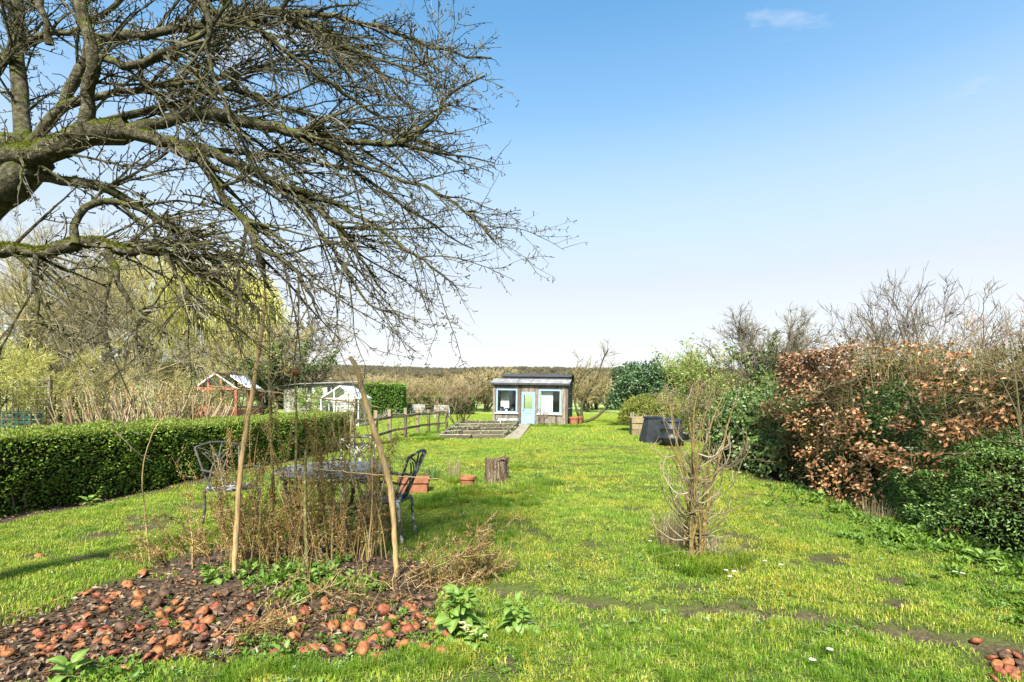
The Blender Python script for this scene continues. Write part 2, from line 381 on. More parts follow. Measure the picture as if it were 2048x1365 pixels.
M_hazeglass = surf('whitewashed_glass', [(0.3, (0.62, 0.66, 0.68)), (0.7, (0.78, 0.80, 0.82))], 4, rough=0.25, bumps=0.02, spec=0.5)

# bark with lichen, moss on the upper side of thick limbs
def barkmat(name, moss=1.0):
    m, t, o = _new(name); p = t.nodes.new('ShaderNodeBsdfPrincipled')
    n = noise(t, 26, 5, 0.7)
    c = ramp(t, n, [(0.28, (0.022, 0.019, 0.012)), (0.5, (0.075, 0.066, 0.042)), (0.66, (0.16, 0.155, 0.105)), (0.8, (0.30, 0.31, 0.24))])
    c = mix(t, 1.0, c, attr(t).outputs['Color'], 'MULTIPLY')
    geo = t.nodes.new('ShaderNodeNewGeometry'); s = t.nodes.new('ShaderNodeSeparateXYZ'); t.links.new(geo.outputs['Normal'], s.inputs[0])
    n2 = noise(t, 7, 4, 0.7)
    a = t.nodes.new('ShaderNodeMath'); a.operation = 'MULTIPLY_ADD'; a.inputs[1].default_value = 0.30; t.links.new(s.outputs[2], a.inputs[0]); t.links.new(n2, a.inputs[2])
    f = ramp(t, a.outputs[0], [(0.56, (0, 0, 0)), (0.70, (moss,) * 3)])
    mc = ramp(t, noise(t, 60, 3, 0.7), [(0.3, (0.035, 0.045, 0.006)), (0.7, (0.11, 0.12, 0.014))])
    c = mix(t, f, c, mc)
    t.links.new(c, p.inputs['Base Color']); p.inputs['Roughness'].default_value = 0.95; p.inputs['Specular IOR Level'].default_value = 0.15
    t.links.new(bump(t, n, 1.0, 0.04), p.inputs['Normal']); t.links.new(p.outputs[0], o.inputs[0]); return m
M_bark = barkmat('mossy_bark'); M_bark2 = barkmat('lichened_bark', 0.55)

# ================================================================== GROUND
BED = [gp(*p)[:2] for p in [(-260, 1300), (-30, 1245), (110, 1195), (230, 1165), (330, 1125), (450, 1098), (600, 1085), (760, 1100), (850, 1130), (905, 1180), (900, 1235), (880, 1285), (760, 1318), (620, 1335), (470, 1345), (380, 1325), (250, 1350), (120, 1372), (-40, 1400), (-400, 1400)]]
CRACK = [gp(*p)[:2] for p in [(985, 1172), (1050, 1180), (1100, 1188), (1170, 1200), (1300, 1212), (1440, 1222), (1560, 1238), (1750, 1265), (1860, 1274), (1985, 1290), (2100, 1300)]]
CRACK2 = [gp(*p)[:2] for p in [(40, 1108), (130, 1112), (220, 1118), (330, 1128)]]
LH0, LH1 = np.array([-6.27, 6.27]), np.array([-4.70, 15.4])      # foot of the left hedge
LHd = (LH1 - LH0) / np.linalg.norm(LH1 - LH0); LHs = LH0 - LHd * 4.0
PATCH = [(gp(1780, 1113)[:2], 0.16), (gp(1770, 1160)[:2], 0.20), (gp(1812, 1212)[:2], 0.20), (gp(1640, 1035)[:2], 0.2), (gp(1575, 1015)[:2], 0.25), (gp(1000, 965)[:2], 0.55), (gp(930, 985)[:2], 0.4), (gp(1340, 898)[:2], 0.7), (gp(1015, 950)[:2], 0.5), (gp(180, 1065)[:2], 0.3),
         (gp(1180, 1253)[:2], 0.10), (gp(1120, 1292)[:2], 0.09), (gp(1525, 1280)[:2], 0.07), (gp(1150, 1325)[:2], 0.1), (gp(2025, 1325)[:2], 0.22)]
def soilf(x, y):
    x = np.asarray(x, float); y = np.asarray(y, float)
    e = (vnoise(x, y, 2.2, 1) - 0.5) * 0.5 + (vnoise(x, y, 7.0, 2) - 0.5) * 0.25
    d = segdist(x, y, BED + [BED[0]]); d = np.where(inpoly(x, y, BED), d, -d)
    s = sstep(-0.10, 0.10, d + e * 0.6)
    s = np.maximum(s, 1 - sstep(0.03, 0.12, segdist(x, y, CRACK) + e * 0.11 + 0.03 * np.sin(x * 2.1)))
    s = np.maximum(s, 0.8 * (1 - sstep(0.02, 0.13, segdist(x, y, CRACK2) + e * 0.2)))
    s = np.maximum(s, 1 - sstep(0.0, 0.30, segdist(x, y, [LHs, LH1]) - 0.10 + e * 0.5))
    s = np.maximum(s, sstep(4.35, 4.75, x + e * 0.7) * (y < 13.2) * (y > 2) * 0.95)
    for (c, r) in PATCH: s = np.maximum(s, 0.9 * (1 - sstep(r * 0.35, r, np.hypot(x - c[0], (y - c[1]) * 1.7) + e * r)))
    s = np.maximum(s, 0.6 * sstep(0.68, 0.80, vnoise(x, y, 1.3, 8) * 0.6 + vnoise(x, y, 5.0, 9) * 0.4 + 0.05))
    return np.clip(s, 0, 1)
def gz(x, y):
    x = np.asarray(x, float); y = np.asarray(y, float)
    f = 1 - sstep(14, 24, np.hypot(x, y))
    z = 0.014 * (np.sin(1.7 * x + .9 * y + 1) + np.sin(-.8 * x + 2.1 * y + 2) + 0.6 * np.sin(3.1 * x - 1.3 * y)) * f
    z = z + (vnoise(x, y, 4.0, 5) - 0.5) * 0.03 * f
    dc = segdist(x, y, CRACK); z = z - 0.055 * np.exp(-(dc / 0.08) ** 2)
    far = 7.5 * sstep(55, 280, y) + 34.0 * sstep(220, 900, y) * np.clip(1.0 - 0.0004 * x, 0.7, 1.25) * (1 + 0.04 * np.sin(x / 90.0) + 0.03 * np.sin(x / 37.0 + 1))
    return z + far
xs = np.concatenate([-np.geomspace(30, 2500, 34)[::-1], np.arange(-29.5, -8, 0.6), np.arange(-8, 6.5, 0.07), np.arange(6.6, 30, 0.6), np.geomspace(30.5, 2500, 34)])
ys = np.concatenate([[-40, -20, -10, -5, -2, 0, 1, 1.6, 2.0], np.arange(2.2, 9, 0.06), np.arange(9, 16, 0.12), np.arange(16, 36, 0.4), np.geomspace(36.5, 2600, 60)])
GX, GY = np.meshgrid(xs, ys); GZ = gz(GX, GY); S = soilf(GX, GY) * (GY < 40)
GZ = GZ - 0.012 * S + S * (vnoise(GX, GY, 12, 3) - 0.5) * 0.045 * (GY < 16)
ny, nx = GX.shape; idx = np.arange(ny * nx).reshape(ny, nx)
Q = np.stack([idx[:-1, :-1], idx[:-1, 1:], idx[1:, 1:], idx[1:, :-1]], -1).reshape(-1, 4)

m, t, o = _new('lawn_and_soil'); p = t.nodes.new('ShaderNodeBsdfPrincipled')
gcol = ramp(t, noise(t, 60, 4, 0.7, coord='World'), [(0.3, (0.03, 0.042, 0.010)), (0.7, (0.10, 0.13, 0.028))])
gfar = ramp(t, noise(t, 0.9, 5, 0.7, coord='World'), [(0.3, (0.13, 0.21, 0.035)), (0.7, (0.24, 0.31, 0.07))])
field = ramp(t, noise(t, 0.02, 5, 0.6, coord='World'), [(0.35, (0.22, 0.26, 0.10)), (0.6, (0.34, 0.36, 0.16))])
sx = t.nodes.new('ShaderNodeSeparateXYZ'); t.links.new(t.nodes.new('ShaderNodeNewGeometry').outputs['Position'], sx.inputs[0])
def mrange(a, b):
    r = t.nodes.new('ShaderNodeMapRange'); r.inputs[1].default_value = a; r.inputs[2].default_value = b; t.links.new(sx.outputs[1], r.inputs[0]); return r.outputs[0]
c = mix(t, mrange(14, 30), gcol, gfar); c = mix(t, mrange(45, 120), c, field)
c = mix(t, mrange(330, 420), c, (0.12, 0.105, 0.06))
soilc = ramp(t, noise(t, 38, 6, 0.75, coord='World'), [(0.28, (0.022, 0.014, 0.009)), (0.5, (0.07, 0.048, 0.032)), (0.68, (0.16, 0.115, 0.075)), (0.8, (0.27, 0.21, 0.15))])
sa = attr(t, 'Col'); sv = t.nodes.new('ShaderNodeSeparateColor'); t.links.new(sa.outputs['Color'], sv.inputs[0])
c = mix(t, sv.outputs[0], c, soilc)
t.links.new(c, p.inputs['Base Color']); p.inputs['Roughness'].default_value = 1.0; p.inputs['Specular IOR Level'].default_value = 0.1
t.links.new(bump(t, noise(t, 45, 5, 0.7, coord='World'), 0.8, 0.03), p.inputs['Normal']); t.links.new(p.outputs[0], o.inputs[0])
me = mkmesh('ground', np.stack([GX, GY, GZ], -1).reshape(-1, 3), Q, None, np.repeat(S.reshape(-1, 1), 3, 1), True, m)
ground = link(bpy.data.objects.new('ground', me)); ground['kind'] = 'structure'

# ------------------------------------------------------------------ scattering of what nobody could count
def source(mb, name, mat):
    V = np.concatenate(mb.v); me = mkmesh(name, V, np.concatenate(mb.q) if mb.q else None, np.concatenate(mb.t) if mb.t else None, np.concatenate(mb.c), False, mat)
    return bpy.data.objects.new(name, me)
def scatter(name, src, pts, rot, scl, label, cat, kind='stuff'):
    pts = np.asarray(pts, np.float32); n = len(pts)
    me = bpy.data.meshes.new(name); me.vertices.add(n); me.vertices.foreach_set('co', pts.ravel())
    a = me.attributes.new('rot', 'FLOAT_VECTOR', 'POINT'); a.data.foreach_set('vector', np.asarray(rot, np.float32).ravel())
    b = me.attributes.new('scl', 'FLOAT_VECTOR', 'POINT'); b.data.foreach_set('vector', np.asarray(scl, np.float32).ravel())
    o = link(bpy.data.objects.new(name, me)); tag(o, label, cat, kind=kind)
    ng = bpy.data.node_groups.new(name + '_scatter', 'GeometryNodeTree')
    ng.interface.new_socket('Geometry', in_out='INPUT', socket_type='NodeSocketGeometry')
    ng.interface.new_socket('Geometry', in_out='OUTPUT', socket_type='NodeSocketGeometry')
    gi = ng.nodes.new('NodeGroupInput'); go = ng.nodes.new('NodeGroupOutput'); ip = ng.nodes.new('GeometryNodeInstanceOnPoints')
    oi = ng.nodes.new('GeometryNodeObjectInfo'); oi.inputs['Object'].default_value = src; oi.inputs['As Instance'].default_value = True
    L = ng.links.new
    L(gi.outputs[0], ip.inputs['Points']); L(oi.outputs['Geometry'], ip.inputs['Instance'])
    for nm, so_ in (('rot', 'Rotation'), ('scl', 'Scale')):
        na = ng.nodes.new('GeometryNodeInputNamedAttribute'); na.data_type = 'FLOAT_VECTOR'; na.inputs['Name'].default_value = nm
        L(na.outputs['Attribute'], ip.inputs[so_])
    L(ip.outputs[0], go.inputs[0])
    md = o.modifiers.new('scatter', 'NODES'); md.node_group = ng; return o

GREEN = np.array([(0.23, 0.34, 0.030), (0.29, 0.39, 0.036), (0.35, 0.42, 0.05), (0.17, 0.275, 0.022), (0.46, 0.44, 0.10)])
def blades(seed, n, size, h, wd, lean=0.5, cols=GREEN, disc=False, tan=0.04, seg2=True):
    g = rg(seed); mb = MB()
    x = g.uniform(-size / 2, size / 2, n); y = g.uniform(-size / 2, size / 2, n)
    if disc:
        r = size / 2 * np.sqrt(g.random(n)); a = g.uniform(0, 2 * np.pi, n); x = r * np.cos(a); y = r * np.sin(a)
    C = np.stack([x, y, np.full(n, -0.008)], 1); a = g.uniform(0, 2 * np.pi, n)
    if disc: a = np.arctan2(y, x) + g.normal(0, 0.9, n)
    D = np.stack([np.cos(a), np.sin(a), np.zeros(n)], 1); Sd = np.stack([-np.sin(a), np.cos(a), np.zeros(n)], 1)
    H = (g.uniform(*h, n))[:, None]; W = g.uniform(*wd, n)[:, None]; ln = (g.random(n) ** 1.3 * lean * 1.7)[:, None]
    Z = np.array([0, 0, 1.0])
    m1 = C + Z * H * 0.6 + D * H * ln * 0.35; tip = C + Z * H * (1 - 0.35 * np.minimum(ln, 1.2)) + D * H * ln * 1.0
    c = cols[g.integers(0, len(cols), n)] * g.uniform(0.75, 1.2, (n, 1))
    c = np.where(g.random((n, 1)) < tan, np.array([0.42, 0.36, 0.17]), c)
    if seg2:
        V = np.stack([C - Sd * W / 2, C + Sd * W / 2, m1 + Sd * W * 0.42, m1 - Sd * W * 0.42, tip], 1).reshape(-1, 3)
        i = np.arange(n)[:, None] * 5
        mb.add(V, i + np.array([[0, 1, 2, 3]]), i + np.array([[3, 2, 4]]), np.repeat(c, 5, 0))
    else:
        V = np.stack([C - Sd * W / 2, C + Sd * W / 2, tip], 1).reshape(-1, 3)
        mb.add(V, None, np.arange(n)[:, None] * 3 + np.array([[0, 1, 2]]), np.repeat(c, 3, 0))
    return mb
def clearf(x, y):
    """True where lawn can grow"""
    ok = np.ones(np.shape(x), bool)
    ok &= ~((x > -2.75) & (x < 0.75) & (y > 18.4) & (y < 29.5) & (x < -0.3 + (y - 18.4) * 0.11 + 0.3))
    ok &= ~((x > -1.3) & (x < 3.4) & (y > 27.0) & (y < 31))
    ok &= ~((x > 4.9) & (y < 13)); nx_, ny_ = -LHd[1], LHd[0]
    sd_ = (x - LH0[0]) * nx_ + (y - LH0[1]) * ny_
    ok &= ~((sd_ > 0) & (sd_ < 1.3) & (y < 15.6))
    return ok
def lawn(name, seed, y0, y1, step, src, label, jit=0.6, sc_rng=(0.8, 1.25), xmax=40, thr=0.5):
    g = rg(seed); P = []
    y = y0
    while y < y1:
        wd = min(y * 1.06 + 0.6, xmax); x = np.arange(-wd, wd, step); x = x + g.uniform(-jit, jit, len(x)) * step; yy = y + g.uniform(-jit, jit, len(x)) * step
        P.append(np.stack([x, yy], 1)); y += step
    P = np.concatenate(P); s = soilf(P[:, 0], P[:, 1])
    k = clearf(P[:, 0], P[:, 1]) & (g.random(len(P)) > np.clip((s - thr + 0.35) / 0.5, 0, 0.985)); P = P[k]; s = s[k]
    if y1 <= 8: k = (segdist(P[:, 0], P[:, 1], CRACK) > .06 + .09 * vnoise(P[:, 0], P[:, 1], 1.6, 15)) | (vnoise(P[:, 0], P[:, 1], 1.2, 16) > .74); P = P[k]; s = s[k]
    n = len(P); z = gz(P[:, 0], P[:, 1])
    lush = 0.45 + 0.55 * vnoise(P[:, 0], P[:, 1], 0.9, 21) + 0.75 * vnoise(P[:, 0], P[:, 1], 4.5, 22) ** 1.6
    k = g.uniform(*sc_rng, n) * (1 - 0.35 * s)
    return scatter(name, src, np.stack([P[:, 0], P[:, 1], z], 1), np.stack([np.zeros(n), np.zeros(n), g.uniform(0, 6.28, n)], 1), np.stack([np.ones(n), np.ones(n), k * lush], 1), label, 'grass')
g1 = source(blades(11, 92, 0.17, (0.020, 0.05), (0.003, 0.006), 0.95, tan=.065), 'lawn_patch', M_grass)
lawn('grass', 31, 2.4, 8.0, 0.10, g1, 'short bright green lawn grass around the apple bed and bare shrub', sc_rng=(0.75, 1.3))
g2 = source(blades(12, 420, 0.7, (0.028, 0.055), (0.007, 0.013), 0.8, seg2=False), 'lawn_patch_mid', M_grass)
lawn('grass', 32, 8.0, 17.0, 0.36, g2, 'mown bright green grass around the stump and past the hedge end')
g3 = source(blades(13, 420, 1.6, (0.03, 0.07), (0.018, 0.032), 0.7, seg2=False), 'lawn_patch_far', M_grass)
lawn('grass', 33, 17.0, 46, 0.85, g3, 'pale green grass in front of the shed and beyond the fence', xmax=24)
# long tufts
TG = np.array([(0.11, 0.20, 0.016), (0.15, 0.25, 0.02), (0.18, 0.28, 0.025), (0.23, 0.29, 0.04)])
g4 = source(blades(14, 90, 0.16, (0.06, 0.16), (0.004, 0.007), 0.8, TG, True, 0.06), 'long_tuft', M_grass)
def tufts(name, seed, spots, label, src, smin=0.6, smax=1.2):
    g = rg(seed); P = []; K = []
    for (x, y, r, n, s) in spots:
        a = g.uniform(0, 6.28, n); q = r * np.sqrt(g.random(n)); P.append(np.stack([x + q * np.cos(a), y + q * np.sin(a)], 1)); K.append(np.full(n, s))
    P = np.concatenate(P); K = np.concatenate(K) * g.uniform(smin, smax, len(P)); n = len(P)
    return scatter(name, src, np.stack([P[:, 0], P[:, 1], gz(P[:, 0], P[:, 1])], 1), np.stack([g.normal(0, .1, n), g.normal(0, .1, n), g.uniform(0, 6.28, n)], 1), np.repeat(K[:, None], 3, 1), label, 'grass')
def sp(px, py, r, n, s=1.0):
    q = gp(px, py); return (q[0], q[1], r, n, s)
tufts('long_grass', 41, [sp(1060, 985, 0.35, 26, .8), sp(1020, 1000, 0.5, 40, .75), sp(900, 1000, 0.45, 40, .8), sp(950, 985, 0.35, 25, .8), sp(860, 1010, 0.3, 22, .8), sp(920, 965, 0.3, 22, .9), sp(975, 1070, 0.3, 22, .6), sp(1090, 970, 0.3, 14, .9),
      sp(1040, 935, 0.4, 14, .8)], 'long dark green grass tufts round the stump and clay pot', g4)
tufts('long_grass', 42, [sp(1395, 1132, 0.30, 60, .9), sp(1340, 1110, 0.2, 20, .8), sp(1450, 1120, 0.2, 22, .8)], 'long green grass tufts at the foot of the bare shrub', g4)
tufts('long_grass', 43, [sp(700, 1350, 0.12, 8, .5), sp(620, 1352, .12, 8, .5), sp(560, 1352, .1, 8, .5), sp(480, 1352, .1, 14, .6), sp(900, 1325, .14, 14, .5), sp(820, 1335, .14, 10, .5), sp(1010, 1290, .2, 14, .5), sp(1240, 1300, 0.5, 20, .45), sp(1350, 1340, 0.6, 34, .5), sp(1500, 1330, 0.5, 24, .45), sp(1750, 1330, 0.5, 28, .5), sp(1620, 1240, .6, 24, .45)], 'longer grass tufts on the lawn edge by the fallen apples', g4)
tufts('long_grass', 44, [(-4.0, 17.5, 1.0, 40, .8), (-3.6, 20, 0.4, 30, .9), (-3.2, 21.5, .4, 30, .9), (1.6, 26.6, 1.0, 50, 1.2), (3.2, 26.0, .9, 44, 1.2), (-2.9, 18.0, .5, 30, 1.2)], 'rough long grass at the fence feet and shed front', g4)

# leafy ground cover at the foot of the right hedge, and weeds in the bed
def rosette_src(seed, n, L, Wd, cols, up=(0.3, 0.9), name='weed_rosette'):
    g = rg(seed); mb = MB(); a = g.uniform(0, 6.28, n); el = g.uniform(*up, n)
    D = np.stack([np.cos(a) * np.cos(el), np.sin(a) * np.cos(el), np.sin(el)], 1)
    C = np.stack([g.normal(0, L * .35, n), g.normal(0, L * .35, n), g.uniform(0, L * .5, n)], 1)
    Nn = nrm(np.array([0, 0, 1.0]) + 0.4 * g.normal(size=(n, 3)))
    c = cols[g.integers(0, len(cols), n)] * g.uniform(.75, 1.25, (n, 1))
    mb.leaves(C, D, Nn, g.uniform(.6, 1.1, n) * L, g.uniform(.6, 1.1, n) * Wd, c); return source(mb, name, M_leaf)
WC = np.array([(0.11, 0.20, 0.022), (0.15, 0.25, 0.03), (0.09, 0.16, 0.02), (0.19, 0.28, 0.045)])
r1 = rosette_src(51, 30, 0.04, 0.022, WC)
r2 = rosette_src(52, 16, 0.085, 0.036, WC, (.2, 1.2))
g = rg(53); n = 1300
yy = g.uniform(3.0, 8.0, n); e = np.abs(g.normal(0, 0.28, n)) * np.where(yy < 5.6, 1.5, .8); xx = 4.72 - e + 0.15 * np.sin(yy * 3)
k = (vnoise(xx, yy, 1.2, 61) > 0.36) | (yy < 5.2); xx = xx[k]; yy = yy[k]; n = len(xx)
scatter('ground_cover', r1, np.stack([xx, yy, gz(xx, yy) + .01], 1), np.stack([g.normal(0, .2, n), g.normal(0, .2, n), g.uniform(0, 6.28, n)], 1), np.repeat((g.uniform(.35, 1.5, n) * (.5 + .9 * vnoise(xx, yy, 2.0, 62)))[:, None], 3, 1), 'leafy green weeds carpeting the foot of the copper-leaved hedge', 'weeds')
g = rg(54); n = 150
yy = g.uniform(2.6, 8.6, n); xx = 4.55 - np.abs(g.normal(0, .35, n))
scatter('ground_cover', r2, np.stack([xx, yy, gz(xx, yy) + .01], 1), np.stack([g.normal(0, .2, n), g.normal(0, .2, n), g.uniform(0, 6.28, n)], 1), np.repeat(g.uniform(.6, 1.3, n)[:, None], 3, 1), 'broad-leaved green weeds among the ground cover by the right hedge', 'weeds')
# weeds over the apple bed and behind it
g = rg(55); P = []
for (px, py, r, n, s) in [(560, 1165, 60, 40, 1.2), (640, 1160, 60, 44, 1.2), (470, 1150, 50, 18, 1.1), (720, 1170, 40, 18, 1.1), (620, 1290, 120, 26, .7), (720, 1290, 80, 30, .7), (780, 1270, 60, 26, .7), (520, 1310, 60, 18, .8), (560, 1320, 50, 16, .9), (850, 1290, 40, 24, .6), (250, 1345, 40, 16, 1.0), (330, 1230, 60, 16, .7), (180, 1350, 40, 10, 1), (980, 1290, 70, 36, .6), (1010, 1320, 60, 20, .5)]:
    for _ in range(n):
        q = gp(px + g.normal(0, r * .6), max(1060, py + g.normal(0, r * .28))); P.append((q[0], q[1], s))
P = np.array(P); n = len(P)
scatter('bed_weeds', r1, np.stack([P[:, 0], P[:, 1], gz(P[:, 0], P[:, 1])], 1), np.stack([g.normal(0, .25, n), g.normal(0, .25, n), g.uniform(0, 6.28, n)], 1), np.repeat((P[:, 2] * g.uniform(.6, 1.3, n))[:, None], 3, 1), 'small green weed seedlings growing among the fallen apples', 'weeds')
# clover / flat weeds across the lawn
g = rg(56); n = 900; yy = 2.6 + g.random(n) ** 1.4 * 8; xx = g.uniform(-1, 1, n) * yy * 1.02
k = clearf(xx, yy) & (soilf(xx, yy) < .4) & (vnoise(xx, yy, 1.1, 71) > .55); xx, yy = xx[k], yy[k]; n = len(xx)
r3 = rosette_src(57, 14, 0.03, 0.02, np.array([(0.16, 0.27, 0.07), (0.22, 0.32, 0.12), (0.12, 0.22, 0.05)]), (0.0, 0.5), 'flat_weed')
scatter('lawn_weeds', r3, np.stack([xx, yy, gz(xx, yy) + .022], 1), np.stack([g.normal(0, .1, n), g.normal(0, .1, n), g.uniform(0, 6.28, n)], 1), np.repeat(g.uniform(.35, .9, n)[:, None], 3, 1), 'flat round-leaved weeds dotted through the lawn', 'weeds')
# leaf litter on the bed and under the hedges
g = rg(58); mb = MB(); n = 8200
px = g.uniform(-60, 980, n); py = g.uniform(1085, 1372, n); Y = 1536 / (py - 795); X = (px - 1024) / 1024 * Y
k = inpoly(X, Y, BED) | (g.random(n) < .02); X, Y = X[k], Y[k]
X2 = np.concatenate([LH0[0] + LHd[0] * g.uniform(-3, 9, 900)]); tt = g.uniform(-3, 9, 900)
X = np.concatenate([X, LH0[0] + LHd[0] * tt + g.normal(.12, .14, 900), 4.6 - np.abs(g.normal(0, .3, 700)), gp(1340, 898)[0] + g.normal(0, .45, 700)])
Y = np.concatenate([Y, LH0[1] + LHd[1] * tt + g.normal(0, .1, 900), g.uniform(2.5, 12, 700), gp(1340, 898)[1] + g.normal(0, .5, 700)]); n = len(X)
D = rdir(g, n); D[:, 2] *= 0.3; D = nrm(D); Nn = nrm(np.array([0, 0, 1.]) + .5 * g.normal(size=(n, 3)))
lc = np.array([(0.10, 0.06, 0.035), (0.17, 0.10, 0.055), (0.36, 0.16, 0.07), (0.05, 0.032, 0.02), (0.30, 0.22, 0.14)])
mb.leaves(np.stack([X, Y, gz(X, Y) + g.uniform(.0, .025, n)], 1), D, Nn, g.uniform(.02, .06, n), g.uniform(.01, .03, n), lc[g.integers(0, 5, n)] * g.uniform(.7, 1.3, (n, 1)))
o = mb.build('leaf_litter', M_dry, kind='stuff'); tag(o, 'brown dead leaf litter on the apple bed and hedge feet', 'leaf litter')
# soil clods
g = rg(59); mb = MB(); n = 1500
px = g.uniform(-60, 950, n); py = g.uniform(1110, 1372, n); Y = 1536 / (py - 795); X = (px - 1024) / 1024 * Y
k = inpoly(X, Y, BED); X, Y = X[k], Y[k]; n = len(X)
oct_ = np.array([(1,0,0),(-1,0,0),(0,1,0),(0,-1,0),(0,0,1),(0,0,-1)], float); of = np.array([(0,2,4),(2,1,4),(1,3,4),(3,0,4),(2,0,5),(1,2,5),(3,1,5),(0,3,5)])
Vc = np.stack([X, Y, gz(X, Y)], 1)[:, None] + oct_[None] * g.uniform(.4, 1.3, (n, 6, 1)) * g.uniform(.006, .022, (n, 1, 1))
mb.add(Vc.reshape(-1, 3), None, (np.arange(n)[:, None, None] * 6 + of[None]).reshape(-1, 3), np.repeat(g.uniform(.6, 2.0, (n, 1)) * np.array([[1, .9, .8]]), 6, 0))
o = mb.build('soil_clods', M_soil, kind='stuff'); tag(o, 'dark crumbly soil clods in the apple bed', 'soil')
# daisies
g = rg(60); mb = MB()
for (px, py) in [(1452, 1162), (1468, 1165), (1460, 1175), (1355, 1145), (988, 1040), (905, 1005), (902, 1012), (1530, 1140), (1562, 1148), (1055, 990), (1062, 1000), (1925, 1160), (1910, 1157), (845, 1135), (690, 1110), (1060, 1265), (1660, 1325), (1625, 1345), (1305, 1085), (1300, 1095), (640, 1125), (740, 1120)]:
    q = gp(px, py); n = 8; a = np.arange(n) * 2 * np.pi / n; z = gz(q[0], q[1]) + .06
    D = np.stack([np.cos(a), np.sin(a), np.full(n, .15)], 1)
    mb.leaves(np.repeat([[q[0], q[1], z]], n, 0), nrm(D), np.repeat([[0, 0, 1.]], n, 0), .022, .012, (0.80, 0.80, 0.74))
    mb.leaves(np.repeat([[q[0], q[1], z + .004]], n, 0), nrm(D), np.repeat([[0, 0, 1.]], n, 0), .007, .006, (0.65, 0.48, 0.05))
o = mb.build('daisies', M_leaf, kind='stuff'); tag(o, 'tiny white daisies dotted through the lawn', 'daisies')

# wooded ridge
def crown_src(seed, cols, name):
    g = rg(seed); mb = MB(); n = 520
    u = rdir(g, n); u[:, 2] = np.abs(u[:, 2]); r = g.uniform(.45, 1.0, n)[:, None]
    C = u * r * np.array([4.2, 4.2, 6.5]) + np.array([0, 0, 3.0]); C[:, 2] += g.normal(0, .4, n)
    c = cols[g.integers(0, len(cols), n)] * g.uniform(.7, 1.25, (n, 1))
    mb.leaves(C, nrm(u * .5 + .5 * rdir(g, n) + np.array([0, 0, .7])), rdir(g, n), g.uniform(.9, 2.2, n), g.uniform(.2, .55, n), c)
    mb.tubes(np.array([[(0, 0, -1), (0, 0, 4.0), (.2, 0, 7)]], float), np.array([[.4, .3, .1]]), 4, (0.10, 0.08, 0.06))
    return source(mb, name, M_twig)
BR = np.array([(0.17, 0.145, 0.085), (0.19, 0.17, 0.095), (0.15, 0.13, 0.085), (0.21, 0.19, 0.11)])
c1 = crown_src(81, BR, 'ridge_tree'); c2 = crown_src(82, np.array([(0.09, 0.10, 0.07), (0.12, 0.125, 0.085), (0.15, 0.14, 0.10)]), 'ridge_tree_dark')
for k_, (src, n, sd_, yr) in enumerate([(c1, 7000, 83, (400, 820)), (c2, 4200, 84, (560, 960))]):
    g = rg(sd_); Y = g.uniform(*yr, n); X = g.uniform(-1.05, 1.05, n) * Y * 1.1
    k = (vnoise(X, Y, 0.012, 85) > 0.22 + .25 * (Y < 480)); X, Y = X[k], Y[k]; n = len(X)
    scatter('wooded_ridge', src, np.stack([X, Y, gz(X, Y)], 1), np.stack([np.zeros(n), np.zeros(n), g.uniform(0, 6.28, n)], 1), np.repeat(g.uniform(.5, .95, n)[:, None], 3, 1),
            ['brown leafless woods covering the lower slope of the far ridge', 'dark grey-brown woods along the crest of the far ridge'][k_], 'woods')

# ================================================================== LEFT CLIPPED HEDGE
def rbox_pts(g, n, Lx, Wy, H, r=0.12):
    """points and outward normals on the top and sides of a block Lx by Wy by H, centred in x and y"""
    A = np.array([Lx * H, Lx * H, Wy * H, Wy * H, Lx * Wy]); f = g.choice(5, n, p=A / A.sum())
    u = g.uniform(-.5, .5, n); v = g.random(n); w2 = g.uniform(-.5, .5, n)
    P = np.zeros((n, 3)); Nn = np.zeros((n, 3))
    for k, (s_, ax) in enumerate([(-1, 1), (1, 1), (-1, 0), (1, 0)]):
        m_ = f == k
        if ax == 1: P[m_] = np.stack([u[m_] * Lx, np.full(m_.sum(), s_ * Wy / 2), v[m_] * H], 1)
        else: P[m_] = np.stack([np.full(m_.sum(), s_ * Lx / 2), u[m_] * Wy, v[m_] * H], 1)
        Nn[m_, ax] = s_
    m_ = f == 4; P[m_] = np.stack([u[m_] * Lx, w2[m_] * Wy, np.full(m_.sum(), H)], 1); Nn[m_, 2] = 1
    # round the shoulders
    c = np.clip(P, [-Lx / 2 + r, -Wy / 2 + r, 0], [Lx / 2 - r, Wy / 2 - r, H - r]); d = P - c; d[:, 2] = np.maximum(d[:, 2], 0)
    l = np.linalg.norm(d, axis=1, keepdims=True); P = np.where(l > 1e-6, c + d / np.maximum(l, 1e-6) * np.minimum(l, r), P)
    Nn = np.where(l > r * 0.98, nrm(d), Nn)
    return P, nrm(Nn)
